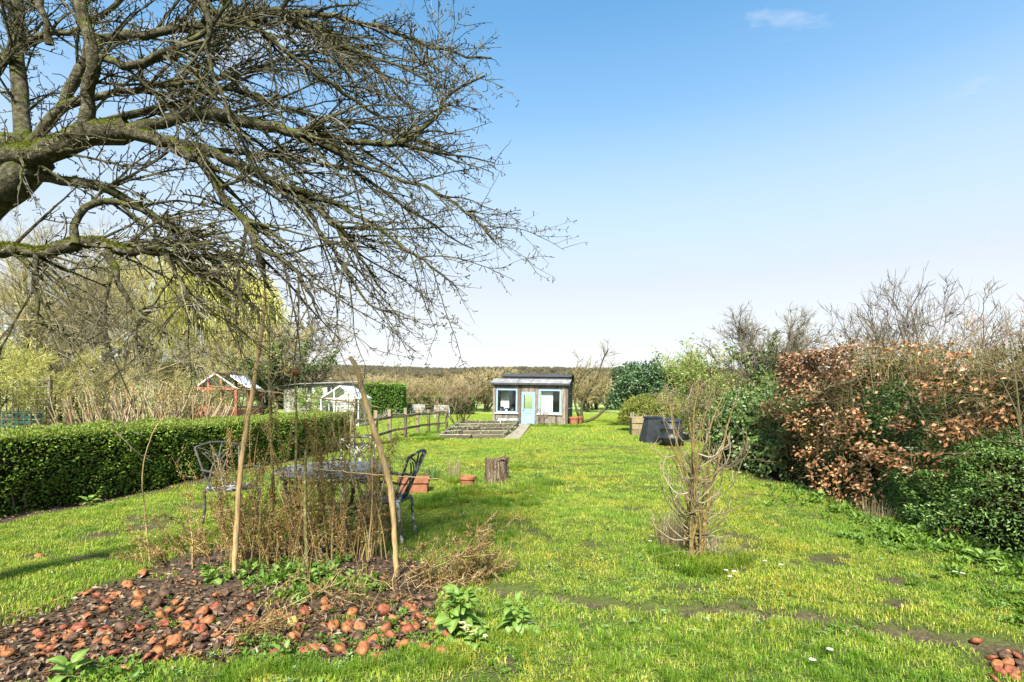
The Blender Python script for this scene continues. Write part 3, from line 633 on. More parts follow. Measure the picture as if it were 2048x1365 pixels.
def hedge_block(name, label, loc, rot, Lx, Wy, H, n, leaf, cols, seed, mat=M_leaf, bump_=0.06, cat='hedge', topcols=None, core=0.10, ns=2.2):
    g = rg(seed); t_ = thing(name, label, cat, loc, rot)
    mb = MB(); k = core
    xs_ = np.linspace(-Lx / 2 + k, Lx / 2 - k, max(4, int(Lx / .5)))
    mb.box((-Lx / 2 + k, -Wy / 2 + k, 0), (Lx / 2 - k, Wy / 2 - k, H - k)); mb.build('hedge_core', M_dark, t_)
    P, Nn = rbox_pts(g, n, Lx, Wy, H)
    b = (vnoise(P[:, 0] + P[:, 1] * 1.3, P[:, 2] + P[:, 1], ns, seed + 1) - .5) * bump_ * 2 + (vnoise(P[:, 0] - P[:, 1], P[:, 2] * 1.2 + P[:, 1] * .5, ns * 4, seed + 2) - .5) * bump_
    C = P + Nn * (b - g.random(n) ** 2 * 0.09)[:, None] + g.normal(0, .008, (n, 3))
    D = nrm(Nn * .8 + rdir(g, n) * .9 + np.array([0, 0, .25])); Nl = nrm(Nn * .15 + rdir(g, n))
    tone = vnoise(P[:, 0] + P[:, 1], P[:, 2], 1.1, seed + 3)[:, None]
    c = cols[g.integers(0, len(cols), n)] * g.uniform(.7, 1.3, (n, 1)) * (.8 + .45 * tone)
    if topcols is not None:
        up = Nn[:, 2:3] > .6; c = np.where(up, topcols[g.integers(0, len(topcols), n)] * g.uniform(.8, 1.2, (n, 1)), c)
    mb = MB(); mb.leaves(C, D, Nl, g.uniform(.7, 1.3, n) * leaf[0], g.uniform(.7, 1.3, n) * leaf[1], c)
    mb.build('foliage', mat, t_, kind='stuff'); return t_
BOXC = np.array([(0.115, 0.20, 0.022), (0.16, 0.26, 0.03), (0.085, 0.155, 0.018), (0.21, 0.31, 0.04), (0.25, 0.27, 0.045)])
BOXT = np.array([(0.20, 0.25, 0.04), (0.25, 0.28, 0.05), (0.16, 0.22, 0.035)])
Lh = np.linalg.norm(LH1 - LHs); mid = (LHs + LH1) / 2; nrmL = np.array([-LHd[1], LHd[0]])
rotL = math.atan2(LHd[1], LHd[0])
Wh = 1.25; ctr = mid + nrmL * (Wh / 2)
lh = hedge_block('clipped_hedge', 'long low clipped green hedge with flat yellow-green top beside the lawn', (ctr[0], ctr[1], 0), rotL, Lh, Wh, 1.03, 92000, (0.042, 0.024), BOXC, 101, bump_=.055, topcols=BOXT)
# bare stems showing at the foot
g = rg(102); mb = MB(); n = 60; tt = g.uniform(0.2, .98, n) * Lh - Lh / 2
P = np.zeros((n, 4, 3)); P[:, 0] = np.stack([tt, np.full(n, -Wh / 2 + .14), np.zeros(n)], 1)
for k in range(1, 4): P[:, k] = P[:, k - 1] + np.stack([g.normal(0, .04, n), g.normal(-.01, .03, n), np.full(n, .11)], 1)
mb.tubes(P, np.repeat([[.016, .014, .011, .008]], n, 0), 5, (0.30, 0.22, 0.14)); mb.build('stems', M_twig, lh, kind='stuff')

# ================================================================== RIGHT MIXED HEDGE
def face_xy(px, py, X=4.75):
    """point on the hedge's lawn-side face"""
    Y = X * 1024 / (px - 1024); return np.array([X, Y, EYE - (py - HZ) / F * Y])
def bulge(y, z, seed=7): return (vnoise(y, z, 1.1, seed) - .5) * .5 + (vnoise(y, z, 3.1, seed + 1) - .5) * .2
def htop(y): return 2.05 + .12 * np.sin(y * 1.9) + .10 * np.sin(y * 4.3 + 1) - .55 * sstep(8.2, 9.9, y)
beech = thing('beech_hedge', 'tall untrimmed hedge with clusters of copper dead leaves', 'hedge', (5.5, 6.8, 0))
mb = MB(); ny_, nz_ = 40, 12
yy = np.linspace(3.0, 9.9, ny_); zz_ = np.linspace(0, 1, nz_)
def slab(xb, sgn, shrink):
    YY, ZZ = np.meshgrid(yy, zz_); Zr = ZZ * (htop(YY) - shrink); XX = xb + sgn * (-bulge(YY, Zr) * .6 - .25 * ZZ ** 3)
    return np.stack([XX, YY, Zr], -1).reshape(-1, 3)
i = np.arange(ny_ * nz_).reshape(nz_, ny_); Qs = np.stack([i[:-1, :-1], i[:-1, 1:], i[1:, 1:], i[1:, :-1]], -1).reshape(-1, 4)
mb.add(slab(5.08, -1, .22), Qs); mb.add(slab(6.1, 1, .22), Qs[:, ::-1])
a_ = i[-1]; b_ = a_ + ny_ * nz_; mb.q.append(np.stack([a_[:-1], a_[1:], b_[1:], b_[:-1]], -1))
a_ = i[:, -1]; b_ = a_ + ny_ * nz_; mb.q.append(np.stack([a_[:-1], b_[:-1], b_[1:], a_[1:]], -1))
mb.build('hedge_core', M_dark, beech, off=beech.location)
# stems and twigs
g = rg(111); n = 46
P0 = np.zeros((n, 6, 3)); R0 = np.zeros((n, 6)); by = g.uniform(3.3, 9.8, n); bx = g.uniform(5.0, 5.8, n)
P0[:, 0] = np.stack([bx, by, np.zeros(n)], 1); D = nrm(np.stack([g.normal(-.05, .12, n), g.normal(0, .16, n), np.ones(n)], 1)); Hh = htop(by) * g.uniform(.85, 1.05, n)
for k in range(1, 6):
    D = nrm(D + g.normal(0, .10, (n, 3))); P0[:, k] = P0[:, k - 1] + D * (Hh / 5)[:, None]
R0[:] = g.uniform(.009, .019, n)[:, None] * np.linspace(1, .4, 6)
P1, R1 = grow(g, P0, R0, 700, (.12, 1), (.4, 1.1), (35, 80), 6, .16, (-.35, 0, .15), .5, .7)
P2, R2 = grow(g, P1, R1, 5200, (.15, 1), (.12, .45), (25, 65), 4, .22, (-.12, 0, .15), .6, .6, rmin=.0022, rmax=.006)
mb = MB(); tw = np.array([(0.19, 0.135, 0.07), (0.25, 0.18, 0.09), (0.15, 0.11, 0.05), (0.31, 0.24, 0.13), (0.20, 0.18, 0.06)])
mb.tubes(P0, R0, 6, (.24, .22, .12)); mb.tubes(P1, R1, 4, tw[g.integers(0, 5, len(P1))]); mb.tubes(P2, R2, 3, tw[g.integers(0, 5, len(P2))])
mb.build('twigs', M_twig, beech, off=beech.location, kind='stuff')
# bare upright shoots along the top
n = 260; by = g.uniform(3.6, 8.6, n); P3 = np.zeros((n, 5, 3)); P3[:, 0] = np.stack([g.uniform(4.7, 6.0, n), by, htop(by) - .3], 1); D = nrm(np.stack([g.normal(-.1, .4, n), g.normal(0, .4, n), np.ones(n)], 1))
for k in range(1, 5): D = nrm(D + g.normal(0, .18, (n, 3))); P3[:, k] = P3[:, k - 1] + D * g.uniform(.05, .16, (n, 1))
mb = MB(); mb.tubes(P3, np.repeat([[.006, .005, .004, .003, .002]], n, 0), 3, tw[g.integers(0, 5, n)])
mb.build('top_shoots', M_twig, beech, off=beech.location, kind='stuff')
# dull olive small leaves through the twigs
n = 22000; yy_ = g.uniform(3.2, 9.8, n); zz_ = g.random(n) ** .8 * (htop(yy_) + .05)
X_ = 4.74 - bulge(yy_, zz_) * .6 + np.abs(g.normal(0, .16, n)); top = g.random(n) < .25; X_ = np.where(top, g.uniform(4.7, 6.1, n), X_); zz_ = np.where(top, htop(yy_) + g.normal(-.05, .07, n), zz_)
ol = np.array([(0.12, 0.13, 0.03), (0.17, 0.17, 0.045), (0.24, 0.15, 0.06), (0.09, 0.11, 0.03), (0.30, 0.22, 0.08)])
mb = MB(); mb.leaves(np.stack([X_, yy_, zz_], 1), rdir(g, n), rdir(g, n), g.uniform(.02, .05, n), g.uniform(.01, .022, n), ol[g.integers(0, 5, n)] * g.uniform(.7, 1.3, (n, 1)))
mb.build('buds_and_small_leaves', M_leaf, beech, off=beech.location, kind='stuff')
# dark glossy green leaves showing through lower down
def blob_leaves(mb, g, blobs, mat_cols, L, W_, X=4.78, depth=.16, den=1.0, down=0.0):
    for (px, py, rx, ry, n) in blobs:
        n = int(n * den); a = g.uniform(0, 6.28, n); q = np.sqrt(g.random(n))
        PX = px + q * rx * np.cos(a); PY = py + q * ry * np.sin(a)
        Y = X * 1024 / (PX - 1024); Z = EYE - (PY - HZ) / F * Y
        XX = X - bulge(Y, Z) * .6 + np.abs(g.normal(0, depth, n)) - .07; Z = np.maximum(Z, .03)
        D = nrm(rdir(g, n) + np.array([-.5, 0, -down])); Nl = nrm(rdir(g, n) + np.array([-.5, -.5, .4]))
        mb.leaves(np.stack([XX, Y, Z], 1), D, Nl, g.uniform(.7, 1.3, n) * L, g.uniform(.7, 1.3, n) * W_, mat_cols[g.integers(0, len(mat_cols), n)] * g.uniform(.7, 1.3, (n, 1)))
PRV = np.array([(0.05, 0.11, 0.02), (0.075, 0.15, 0.026), (0.11, 0.19, 0.035), (0.04, 0.085, 0.016)])
holly = thing('privet_shrub', 'dark glossy green shrub growing through the copper-leaved hedge', 'shrub', (4.9, 6.6, 0))
mb = MB(); g = rg(112)
blob_leaves(mb, g, [(1790, 800, 90, 40, 1500), (1800, 880, 110, 60, 2200), (1850, 920, 90, 55, 1700), (1730, 850, 60, 40, 700), (1700, 905, 60, 40, 500), (1700, 1010, 120, 40, 900), (1830, 1020, 110, 55, 2200), (1800, 990, 60, 40, 900), (1600, 960, 60, 35, 350)], PRV, .045, .022)
o = mb.build('foliage', M_gloss, holly, off=holly.location, kind='stuff')
mb = MB(); P = []
for _ in range(14):
    y = g.uniform(5.4, 8.2); P.append([(4.95 + g.normal(0, .1), y, 0), (4.9 + g.normal(0, .1), y + g.normal(0, .1), .5), (4.9 + g.normal(0, .1), y + g.normal(0, .2), 1.0), (4.85, y + g.normal(0, .25), 1.4)])
mb.tubes(np.array(P), np.repeat([[.016, .013, .01, .005]], 14, 0), 5, (.16, .13, .08)); mb.build('stems', M_twig, holly, off=holly.location, kind='stuff')
# copper leaves
COP = np.array([(0.46, 0.215, 0.085), (0.54, 0.30, 0.14), (0.36, 0.15, 0.06), (0.60, 0.40, 0.22), (0.27, 0.11, 0.045)])
mb = MB(); g = rg(113)
CL = [(1545, 820, 22, 22, 60), (1625, 910, 24, 22, 50), (1700, 960, 50, 40, 170), (1735, 905, 40, 25, 90), (1785, 905, 30, 20, 70), (1800, 845, 30, 18, 50), (1868, 765, 36, 20, 60), (1862, 790, 18, 16, 26), (1910, 862, 42, 24, 110), (1930, 850, 24, 18, 40), (1985, 838, 28, 26, 60), (1878, 930, 50, 36, 120), (1890, 952, 30, 18, 40), (1800, 925, 30, 14, 34), (1660, 890, 40, 30, 60), (1600, 850, 30, 25, 36), (1890, 1020, 16, 12, 16), (1888, 1065, 26, 16, 34), (1700, 1010, 30, 14, 26), (1745, 990, 30, 25, 40), (1640, 950, 30, 30, 40), (1600, 800, 40, 50, 60), (1650, 840, 60, 30, 120), (1700, 840, 40, 26, 60), (1960, 760, 40, 30, 26), (1905, 720, 50, 18, 40), (1970, 800, 40, 40, 26), (1760, 780, 100, 60, 40), (1850, 700, 90, 20, 40), (1675, 935, 26, 16, 30), (1700, 930, 120, 90, 60), (1850, 900, 160, 90, 70)]
blob_leaves(mb, g, CL, COP, .062, .034, X=4.62, depth=.07, den=1.35, down=.6)
# dense copper crown at the far end of the beech
n = 2600; yy_ = 7.0 + 1.75 * np.sqrt(g.random(n)) * np.where(g.random(n) < .8, 1, .6); zz_ = 1.45 + g.random(n) ** .6 * .78
X_ = 4.62 - bulge(yy_, zz_) * .6 + np.abs(g.normal(0, .12, n)); tp = g.random(n) < .3; X_ = np.where(tp, g.uniform(4.6, 6, n), X_); zz_ = np.where(tp, htop(yy_) + g.normal(.02, .06, n), zz_)
k = (zz_ > 1.5 - (yy_ - 7.9) * .25 + .35 * vnoise(yy_, zz_, 3, 4) - .2)
C = np.stack([X_, yy_, zz_], 1)[k]; n = len(C)
COP2 = np.array([(0.33, 0.165, 0.08), (0.40, 0.235, 0.125), (0.24, 0.11, 0.06), (0.50, 0.34, 0.20), (0.18, 0.08, 0.045)])
mb.leaves(C, nrm(rdir(g, n) + np.array([-.4, 0, -.5])), nrm(rdir(g, n) + np.array([-.6, -.4, .3])), g.uniform(.05, .085, n), g.uniform(.028, .046, n), COP2[g.integers(0, 5, n)] * g.uniform(.7, 1.3, (n, 1)))
mb.build('copper_leaves', M_dry, beech, off=beech.location, kind='stuff')
# bright privet at the near end
g = rg(115)
privet = thing('privet_hedge', 'dense bright green small-leaved bush at the lawn edge beneath copper leaves', 'bush', (5.0, 4.3, 0))
g = rg(114); mb = MB(); n = 42000
u = rdir(g, n); u = np.where((u[:, :1] > .3), -u, u); u[:, 2] = np.abs(u[:, 2])
rad = np.array([.62, 1.95, 1.2]); bb = 1 + .16 * (vnoise(u[:, 1] * 2, u[:, 2] * 2 + u[:, 0], 2.6, 9) - .5) + .12 * (vnoise(u[:, 1] * 2, u[:, 2] * 2, 8, 10) - .5)
su = np.sign(u) * np.abs(u) ** .75
C = np.array([5.02, 4.55, 0.0]) + su * rad * (bb - g.random(n) ** 2 * .12)[:, None]; C[:, 2] = np.maximum(C[:, 2], .02)
PB = np.array([(0.095, 0.18, 0.03), (0.14, 0.24, 0.04), (0.19, 0.29, 0.055), (0.07, 0.135, 0.024)])
mb.leaves(C, nrm(u * .6 + rdir(g, n)), nrm(u * .3 + rdir(g, n)), g.uniform(.022, .04, n), g.uniform(.012, .02, n), PB[g.integers(0, 4, n)] * g.uniform(.7, 1.3, (n, 1)))
mb.build('foliage', M_gloss, privet, off=privet.location, kind='stuff')
mb = MB(); th = np.linspace(0, np.pi / 2, 8); ph = np.arange(20) * 2 * np.pi / 20
V = np.array([[(5.15 + .5 * np.cos(t_) ** .75 * np.cos(p_), 4.5 + 1.75 * np.cos(t_) ** .75 * np.sin(p_), 1.06 * np.sin(t_) ** .75) for p_ in ph] for t_ in th]); i = np.arange(160).reshape(8, 20)
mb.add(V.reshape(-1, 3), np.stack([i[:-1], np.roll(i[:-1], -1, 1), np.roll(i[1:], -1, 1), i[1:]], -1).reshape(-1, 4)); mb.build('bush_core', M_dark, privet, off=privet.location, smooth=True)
# ivy bush at the far end
def dome_bush(name, label, cen, rad, n, leaf, cols, seed, mat=M_leaf, sq=.8, rough=(.22, .14), cat='bush', core=.86, droop=0.0, bot=0.0):
    g = rg(seed); t_ = thing(name, label, cat, (cen[0], cen[1], 0)); mb = MB()
    u = rdir(g, n); u[:, 2] = np.where(u[:, 2] < -bot, -u[:, 2], u[:, 2])
    bb = 1 + rough[0] * (vnoise(u[:, 0] * 2 + 5, u[:, 1] * 2 + u[:, 2] * 2, 1.6, seed) - .5) * 2 + rough[1] * (vnoise(u[:, 0] * 2 + u[:, 2], u[:, 1] * 2 + u[:, 2] * 2, 5, seed + 1) - .5) * 2
    su = np.sign(u) * np.abs(u) ** sq
    C = np.array([cen[0], cen[1], cen[2]]) + su * np.array(rad) * (bb - g.random(n) ** 1.5 * .22)[:, None]; C[:, 2] = np.maximum(C[:, 2], .02)
    tone = (.75 + .5 * vnoise(u[:, 0] * 3, u[:, 2] * 3 + u[:, 1], 3, seed + 2))[:, None]
    mb.leaves(C, nrm(u * .5 + rdir(g, n) + np.array([0, 0, -droop])), nrm(u + rdir(g, n) * .8), g.uniform(.7, 1.3, n) * leaf[0], g.uniform(.7, 1.3, n) * leaf[1], cols[g.integers(0, len(cols), n)] * g.uniform(.7, 1.3, (n, 1)) * tone)
    mb.build('foliage', mat, t_, off=t_.location, kind='stuff')
    if core:
        mb = MB(); th = np.linspace(-np.pi / 2 * (1 if bot else 0), np.pi / 2, 9); ph = np.arange(18) * 2 * np.pi / 18; f = core - rough[0]
        pw = lambda v: np.sign(v) * np.abs(v) ** sq
        V = np.array([[(cen[0] + rad[0] * f * pw(np.cos(a)) * pw(np.cos(p_)), cen[1] + rad[1] * f * pw(np.cos(a)) * pw(np.sin(p_)), max(cen[2] + rad[2] * f * pw(np.sin(a)), 0)) for p_ in ph] for a in th]); i = np.arange(162).reshape(9, 18)
        mb.add(V.reshape(-1, 3), np.stack([i[:-1], np.roll(i[:-1], -1, 1), np.roll(i[1:], -1, 1), i[1:]], -1).reshape(-1, 4)); mb.build('bush_core', M_dark, t_, off=t_.location, smooth=True)
    return t_
IVY = np.array([(0.055, 0.10, 0.022), (0.08, 0.14, 0.028), (0.12, 0.18, 0.04), (0.18, 0.23, 0.06)])
dome_bush('ivy_bush', 'rounded ivy-covered bush with glossy green leaves past the copper hedge', (5.45, 10.9, 0), (.95, 1.75, 1.66), 15000, (.075, .055), IVY, 121, M_gloss, .7, (.10, .10), droop=.4)

# ================================================================== APPLE TREE
apple = thing('apple_tree', 'gnarled leafless apple tree with mossy limbs overhanging the lawn', 'tree', (-4.15, 3.35, 0))
g = rg(201)
LIMBS = [  # (pixels traced in the photograph, depth at start and end, radius start and end)
 ([(-80, 352), (0, 318), (90, 296), (180, 272), (262, 262)], 3.15, 3.1, .074, .060, 'limb'),
 ([(262, 262), (330, 240), (420, 228), (520, 252), (600, 272), (650, 272), (720, 285), (790, 284), (830, 268), (870, 238), (893, 192), (968, 150)], 3.1, 3.2, .038, .006, 'limb'),
 ([(255, 264), (330, 285), (400, 325), (430, 370), (455, 410), (490, 445), (520, 510), (530, 550), (548, 597)], 3.1, 2.9, .044, .007, 'limb'),
 ([(330, 285), (420, 300), (470, 332), (560, 370), (640, 425), (700, 480), (730, 530), (770, 590)], 3.05, 3.4, .035, .006, 'limb'),
 ([(512, 490), (580, 530), (620, 590), (640, 640)], 2.92, 3.0, .018, .005, 'limb'),
 ([(70, 352), (170, 366), (240, 392), (300, 430), (380, 480), (450, 540), (505, 600)], 3.15, 3.35, .036, .006, 'limb'),
 ([(-90, 492), (0, 496), (90, 503), (150, 492), (200, 490), (262, 503), (330, 508), (385, 545), (430, 580), (472, 645)], 2.9, 3.05, .044, .007, 'limb'),
 ([(150, 492), (152, 452), (180, 412), (250, 410), (330, 442), (430, 500), (520, 560)], 2.93, 3.3, .026, .005, 'limb'),
 ([(212, 503), (238, 560), (265, 612), (300, 642), (325, 662)], 2.95, 2.9, .024, .006, 'limb'),
 ([(72, 508), (72, 600), (75, 640), (140, 668)], 2.9, 2.85, .014, .005, 'limb'),
 ([(330, 508), (360, 560), (385, 610), (395, 650)], 3.0, 3.1, .018, .005, 'limb'),
 ([(172, 262), (176, 190), (186, 110), (166, 30), (150, -90)], 3.08, 2.9, .040, .028, 'limb'),
 ([(48, 290), (40, 170), (38, 60), (45, -90)], 3.6, 3.9, .052, .040, 'limb'),
 ([(60, 290), (120, 215), (170, 125), (215, 80), (330, 62), (430, 46), (500, 38), (570, 28), (640, 28), (720, 45), (800, 70), (860, 92), (920, 108), (985, 118)], 3.3, 3.5, .036, .006, 'limb'),
 ([(500, 40), (570, 50), (640, 70), (700, 100), (760, 120), (830, 145), (895, 195)], 3.4, 3.2, .022, .005, 'limb'),
 ([(120, 215), (200, 190), (300, 178), (400, 160), (480, 150), (560, 120), (640, 100), (760, 90)], 3.3, 3.7, .026, .005, 'limb'),
 ([(90, 290), (180, 250), (280, 225), (380, 198), (470, 180), (540, 205), (640, 235), (740, 250), (860, 290)], 3.4, 3.6, .030, .005, 'limb'),
 ([(400, -60), (450, 10), (520, 60), (600, 125), (680, 180), (760, 230), (850, 275)], 3.0, 3.3, .022, .005, 'limb'),
 ([(600, 275), (680, 310), (760, 345), (840, 372), (905, 405), (960, 450), (990, 490)], 3.15, 3.2, .02, .004, 'limb'),
 ([(560, 370), (640, 398), (730, 440), (800, 490), (860, 530), (905, 565)], 3.2, 3.1, .02, .004, 'limb'),
 ([(600, 400), (660, 490), (700, 555), (740, 610), (800, 632)], 3.25, 3.3, .016, .004, 'limb'),
 ([(100, 90), (85, 30), (60, -80)], 3.6, 3.5, .03, .02, 'limb'),
 ([(-60, 200), (60, 80), (160, 60), (260, -20), (330, -90)], 3.7, 3.5, .028, .012, 'limb'),
 ([(186, 110), (260, 130), (340, 95), (420, 60), (470, -30)], 3.0, 2.8, .025, .006, 'limb'),
 ([(405, 0), (420, 60), (415, 100), (440, 180), (470, 260), (520, 330), (600, 370)], 2.75, 2.8, .016, .004, 'limb'),
 ([(300, -80), (420, 25), (540, 20), (640, 60), (740, 130), (800, 200), (850, 230)], 3.5, 3.6, .028, .005, 'limb'),
 ([(420, 300), (560, 310), (700, 340), (820, 420), (900, 470), (950, 500)], 3.3, 3.5, .022, .004, 'limb'),
]
allP, allR = [], []; limb_meshes = []
for (pts, y0, y1, r0, r1, nm) in LIMBS:
    n = len(pts); ysd = np.linspace(y0, y1, n) + g.normal(0, .035, n) * (np.arange(n) > 1)
    P3 = np.array([at(p_[0], p_[1], Y) for p_, Y in zip(pts, ysd)])
    N = max(14, 3 * n); P3, rr = spline(P3, np.linspace(r0, r1, n), N)
    P3[2:] += g.normal(0, .006, (N - 2, 3)); kn = np.convolve(g.normal(0, 1, N + 4), [.25, .5, 1, .5, .25], 'valid'); rr = rr * (1 + .075 * kn); P3[2:] += (np.stack([np.convolve(g.normal(0, 1, N + 4), [.25, .5, 1, .5, .25], 'valid') for _ in range(3)], 1) * rr[:, None] * .16)[2:]
    mb = MB(); mb.tubes(P3[None], rr[None], 9 if r0 > .03 else 6, (1.0, .95, .85)); mb.build('limb', M_bark, apple, True, off=apple.location)
    q, qr = spline(P3, rr, 24); allP.append(q); allR.append(qr)
mb = MB(); mb.tube([(-4.55, 3.5, -.05), (-4.45, 3.45, .5), (-4.25, 3.4, 1.2), (-3.95, 3.3, 1.9), at(-60, 430, 3.2), at(20, 370, 3.17), at(85, 318, 3.14)], [.22, .17, .145, .135, .125, .105, .07], 14, (.9, .9, .8), N=40); mb.build('trunk', M_bark, apple, True, off=apple.location)
mb = MB(); mb.tube([(-3.98, 3.32, 1.75), at(-150, 500, 2.95), at(-85, 492, 2.9)], [.07, .06, .047], 9, (1, .95, .85), N=12); mb.tube([at(-40, 400, 3.2), at(-20, 300, 3.45), at(48, 290, 3.6)], [.11, .09, .075], 10, (1, .95, .85), N=14); mb.build('limb', M_bark, apple, True, off=apple.location)
AP, AR = np.array(allP), np.array(allR)
# cushions of moss on the upper side of the thick limbs
gm = rg(202); mb = MB()
for (li, m_) in ((0, 4200), (6, 5200), (5, 700), (2, 900), (11, 500)):
    f = gm.random(m_) ** 1.6 * 22; j = f.astype(int); fr = (f - j)[:, None]; C = AP[li][j] * (1 - fr) + AP[li][j + 1] * fr; rr_ = AR[li][j][:, None]
    th = gm.normal(0, .75, m_)[:, None]; T_ = nrm(AP[li][j + 1] - AP[li][j]); sd2 = nrm(np.cross(T_, np.array([0, 0, 1.]))); up2 = np.cross(sd2, T_)
    Nn = up2 * np.cos(th) + sd2 * np.sin(th); kk = vnoise(f * .25 + li * 7, th[:, 0] * 1.2, 1.3, 203) > (.28 if li == 6 else .42); C = (C + Nn * rr_ * .97)[kk]; Nn = Nn[kk]; q_ = len(C)
    mc_ = np.array([(0.13, 0.15, 0.014), (0.19, 0.20, 0.022), (0.08, 0.10, 0.01), (0.24, 0.23, 0.035)])
    mb.leaves(C, nrm(Nn + rdir(gm, q_) * .9), rdir(gm, q_), gm.uniform(.008, .022, q_), gm.uniform(.004, .009, q_), mc_[gm.integers(0, 4, q_)] * gm.uniform(.7, 1.2, (q_, 1)))
mb.build('moss', M_leaf, apple, off=apple.location, kind='stuff')
bw = np.clip(AR.mean(1), .01, .05)
s1, q1 = grow(g, AP, AR, 430, (.15, .90), (.35, 1.0), (14, 52), 11, .075, (.22, 0, -.32), .5, .68, rmin=.0042, rmax=.010, flat=(1, .6, 1))
s2, q2 = grow(g, np.concatenate([s1]), q1, 2700, (.08, 1), (.12, .38), (15, 52), 7, .13, (.12, 0, -.06), .62, .55, rmin=.0024, rmax=.0046)
s2b, q2b = grow(g, AP, AR, 700, (.12, 1), (.08, .30), (30, 75), 7, .16, (.08, 0, .0), .4, .5, rmin=.0028, rmax=.005)
# short fruiting spurs with a swollen bud
s2 = np.concatenate([s2, s2b]); q2 = np.concatenate([q2, q2b])
s3, q3 = grow(g, s2, q2, 13500, (.1, 1), (.018, .055), (35, 80), 3, .35, (0, 0, .1), .85, 0, rmin=.0020, rmax=.003)
s3c, q3c = grow(g, s1, q1, 3200, (.05, 1), (.02, .06), (35, 85), 3, .35, (0, 0, .1), .85, 0, rmin=.0022, rmax=.0032)
s3 = np.concatenate([s3, s3c]); q3 = np.concatenate([q3, q3c]); q3 = q3 * np.array([1.0, 1.05, 1.75])
k = (s3[:, :, 1].min(1) > .4)
tc1 = np.array([(.75, .72, .58), (1.0, .95, .8), (1.25, 1.22, 1.05), (.6, .55, .4)])
mb = MB(); mb.tubes(s1, q1, 5, tc1[g.integers(0, 4, len(s1))]); mb.build('branches', M_bark2, apple, off=apple.location, kind='stuff')
tcol = np.array([(0.12, 0.105, 0.065), (0.17, 0.15, 0.10), (0.085, 0.07, 0.042), (0.23, 0.215, 0.15), (0.14, 0.13, 0.06)])
mb = MB(); mb.tubes(s2, q2, 3, tcol[g.integers(0, 5, len(s2))]); mb.tubes(s3, q3, 3, tcol[g.integers(0, 5, len(s3))] * .85)
mb.build('twigs', M_twig, apple, off=apple.location, kind='stuff')

# ================================================================== BARE MULTI-STEMMED SHRUB ON THE LAWN
def near_shrub():
    g = rg(221); b = gp(1395, 1122); t_ = thing('bare_shrub', 'leafless multi-stemmed shrub with upturned twigs standing alone on the lawn', 'shrub', b)
    tops = [(1325, 840), (1340, 810), (1372, 790), (1397, 770), (1422, 800), (1452, 775), (1472, 800), (1385, 860), (1415, 850), (1455, 860), (1345, 890), (1395, 930), (1430, 900)]
    P, Rr = [], []
    for k, (px, py) in enumerate(tops):
        e = at(px, py, b[1] + g.normal(0, .15)); s_ = b + np.array([g.normal(0, .06), g.normal(0, .06), -.02])
        m1 = s_ * .55 + e * .45; m1[0] = s_[0] * .72 + e[0] * .28 + g.normal(0, .02)
        q, r = spline([s_, s_ * .8 + m1 * .2 + np.array([0, 0, .15]), m1, m1 * .4 + e * .6 + g.normal(0, .02, 3), e], [.016, .014, .011, .008, .0035], 16)
        q[2:] += g.normal(0, .004, (14, 3)); P.append(q); Rr.append(r * g.uniform(.7, 1.15))
        mb = MB(); mb.tubes(q[None], Rr[-1][None], 7, (1.0, .85, .5) if k % 2 else (.8, .7, .5)); mb.build('stem', M_barksh, t_, True, off=b)
    P = np.array(P); Rr = np.array(Rr)
    a, ar = grow(g, P, Rr, 80, (.16, .98), (.14, .42), (55, 90), 8, .10, (0, 0, 2.0), .5, .55, rmin=.003, rmax=.008, flat=(1, 1, .4))
    c, cr_ = grow(g, a, ar, 190, (.2, 1), (.05, .2), (30, 70), 4, .15, (0, 0, .7), .7, .5, rmin=.002, rmax=.004)
    d, dr = grow(g, P, Rr, 60, (.02, .3), (.1, .4), (40, 90), 6, .2, (0, 0, .3), .3, .6, rmin=.002, rmax=.004)
    J, Jr = [], []
    for k in range(34):
        st = P[int(g.integers(0, len(P)))][int(g.integers(3, 12))]; a_ = g.choice([0, math.pi]) + g.normal(0, .75); L_ = g.uniform(.16, .42); rise = g.uniform(.08, .38); o_ = np.array([math.cos(a_), math.sin(a_) * .8, 0])
        q, r = spline([st, st + o_ * L_ * .45 + np.array([0, 0, -.02]), st + o_ * L_ * .85 + np.array([0, 0, .03 + rise * .15]), st + o_ * L_ * 1.02 + np.array([0, 0, rise * .55]), st + o_ * L_ * 1.05 + np.array([g.normal(0, .03), 0, rise])], [.0085, .0075, .0065, .005, .003], 12); J.append(q); Jr.append(r * g.uniform(.75, 1.1))
    J = np.array(J); Jr = np.array(Jr); j2, j2r = grow(g, J, Jr, 120, (.3, 1), (.05, .2), (25, 70), 4, .12, (0, 0, .8), .6, .5, rmin=.002, rmax=.004)
    tw_ = np.array([(0.32, 0.24, 0.14), (0.24, 0.18, 0.11), (0.42, 0.35, 0.24), (0.18, 0.14, 0.09)])
    mb = MB(); mb.tubes(J, Jr, 5, tw_[g.integers(0, 4, len(J))]); mb.tubes(j2, j2r, 3, tw_[g.integers(0, 4, len(j2))]); mb.tubes(a, ar, 5, tw_[g.integers(0, 4, len(a))]); mb.tubes(c, cr_, 4, tw_[g.integers(0, 4, len(c))]); mb.tubes(d, dr, 3, tw_[g.integers(0, 4, len(d))]); mb.build('twigs', M_twig, t_, off=b, kind='stuff')
    return t_
M_barksh = surf('shrub_bark', [(0.28, (0.10, 0.075, 0.03)), (0.5, (0.28, 0.22, 0.09)), (0.75, (0.44, 0.38, 0.20))], 30, rough=.9, bumps=.7, bdist=.006, col=True)
near_shrub()
DRYG = np.array([(0.46, 0.37, 0.21), (0.38, 0.29, 0.16), (0.55, 0.46, 0.29), (0.27, 0.20, 0.11)])
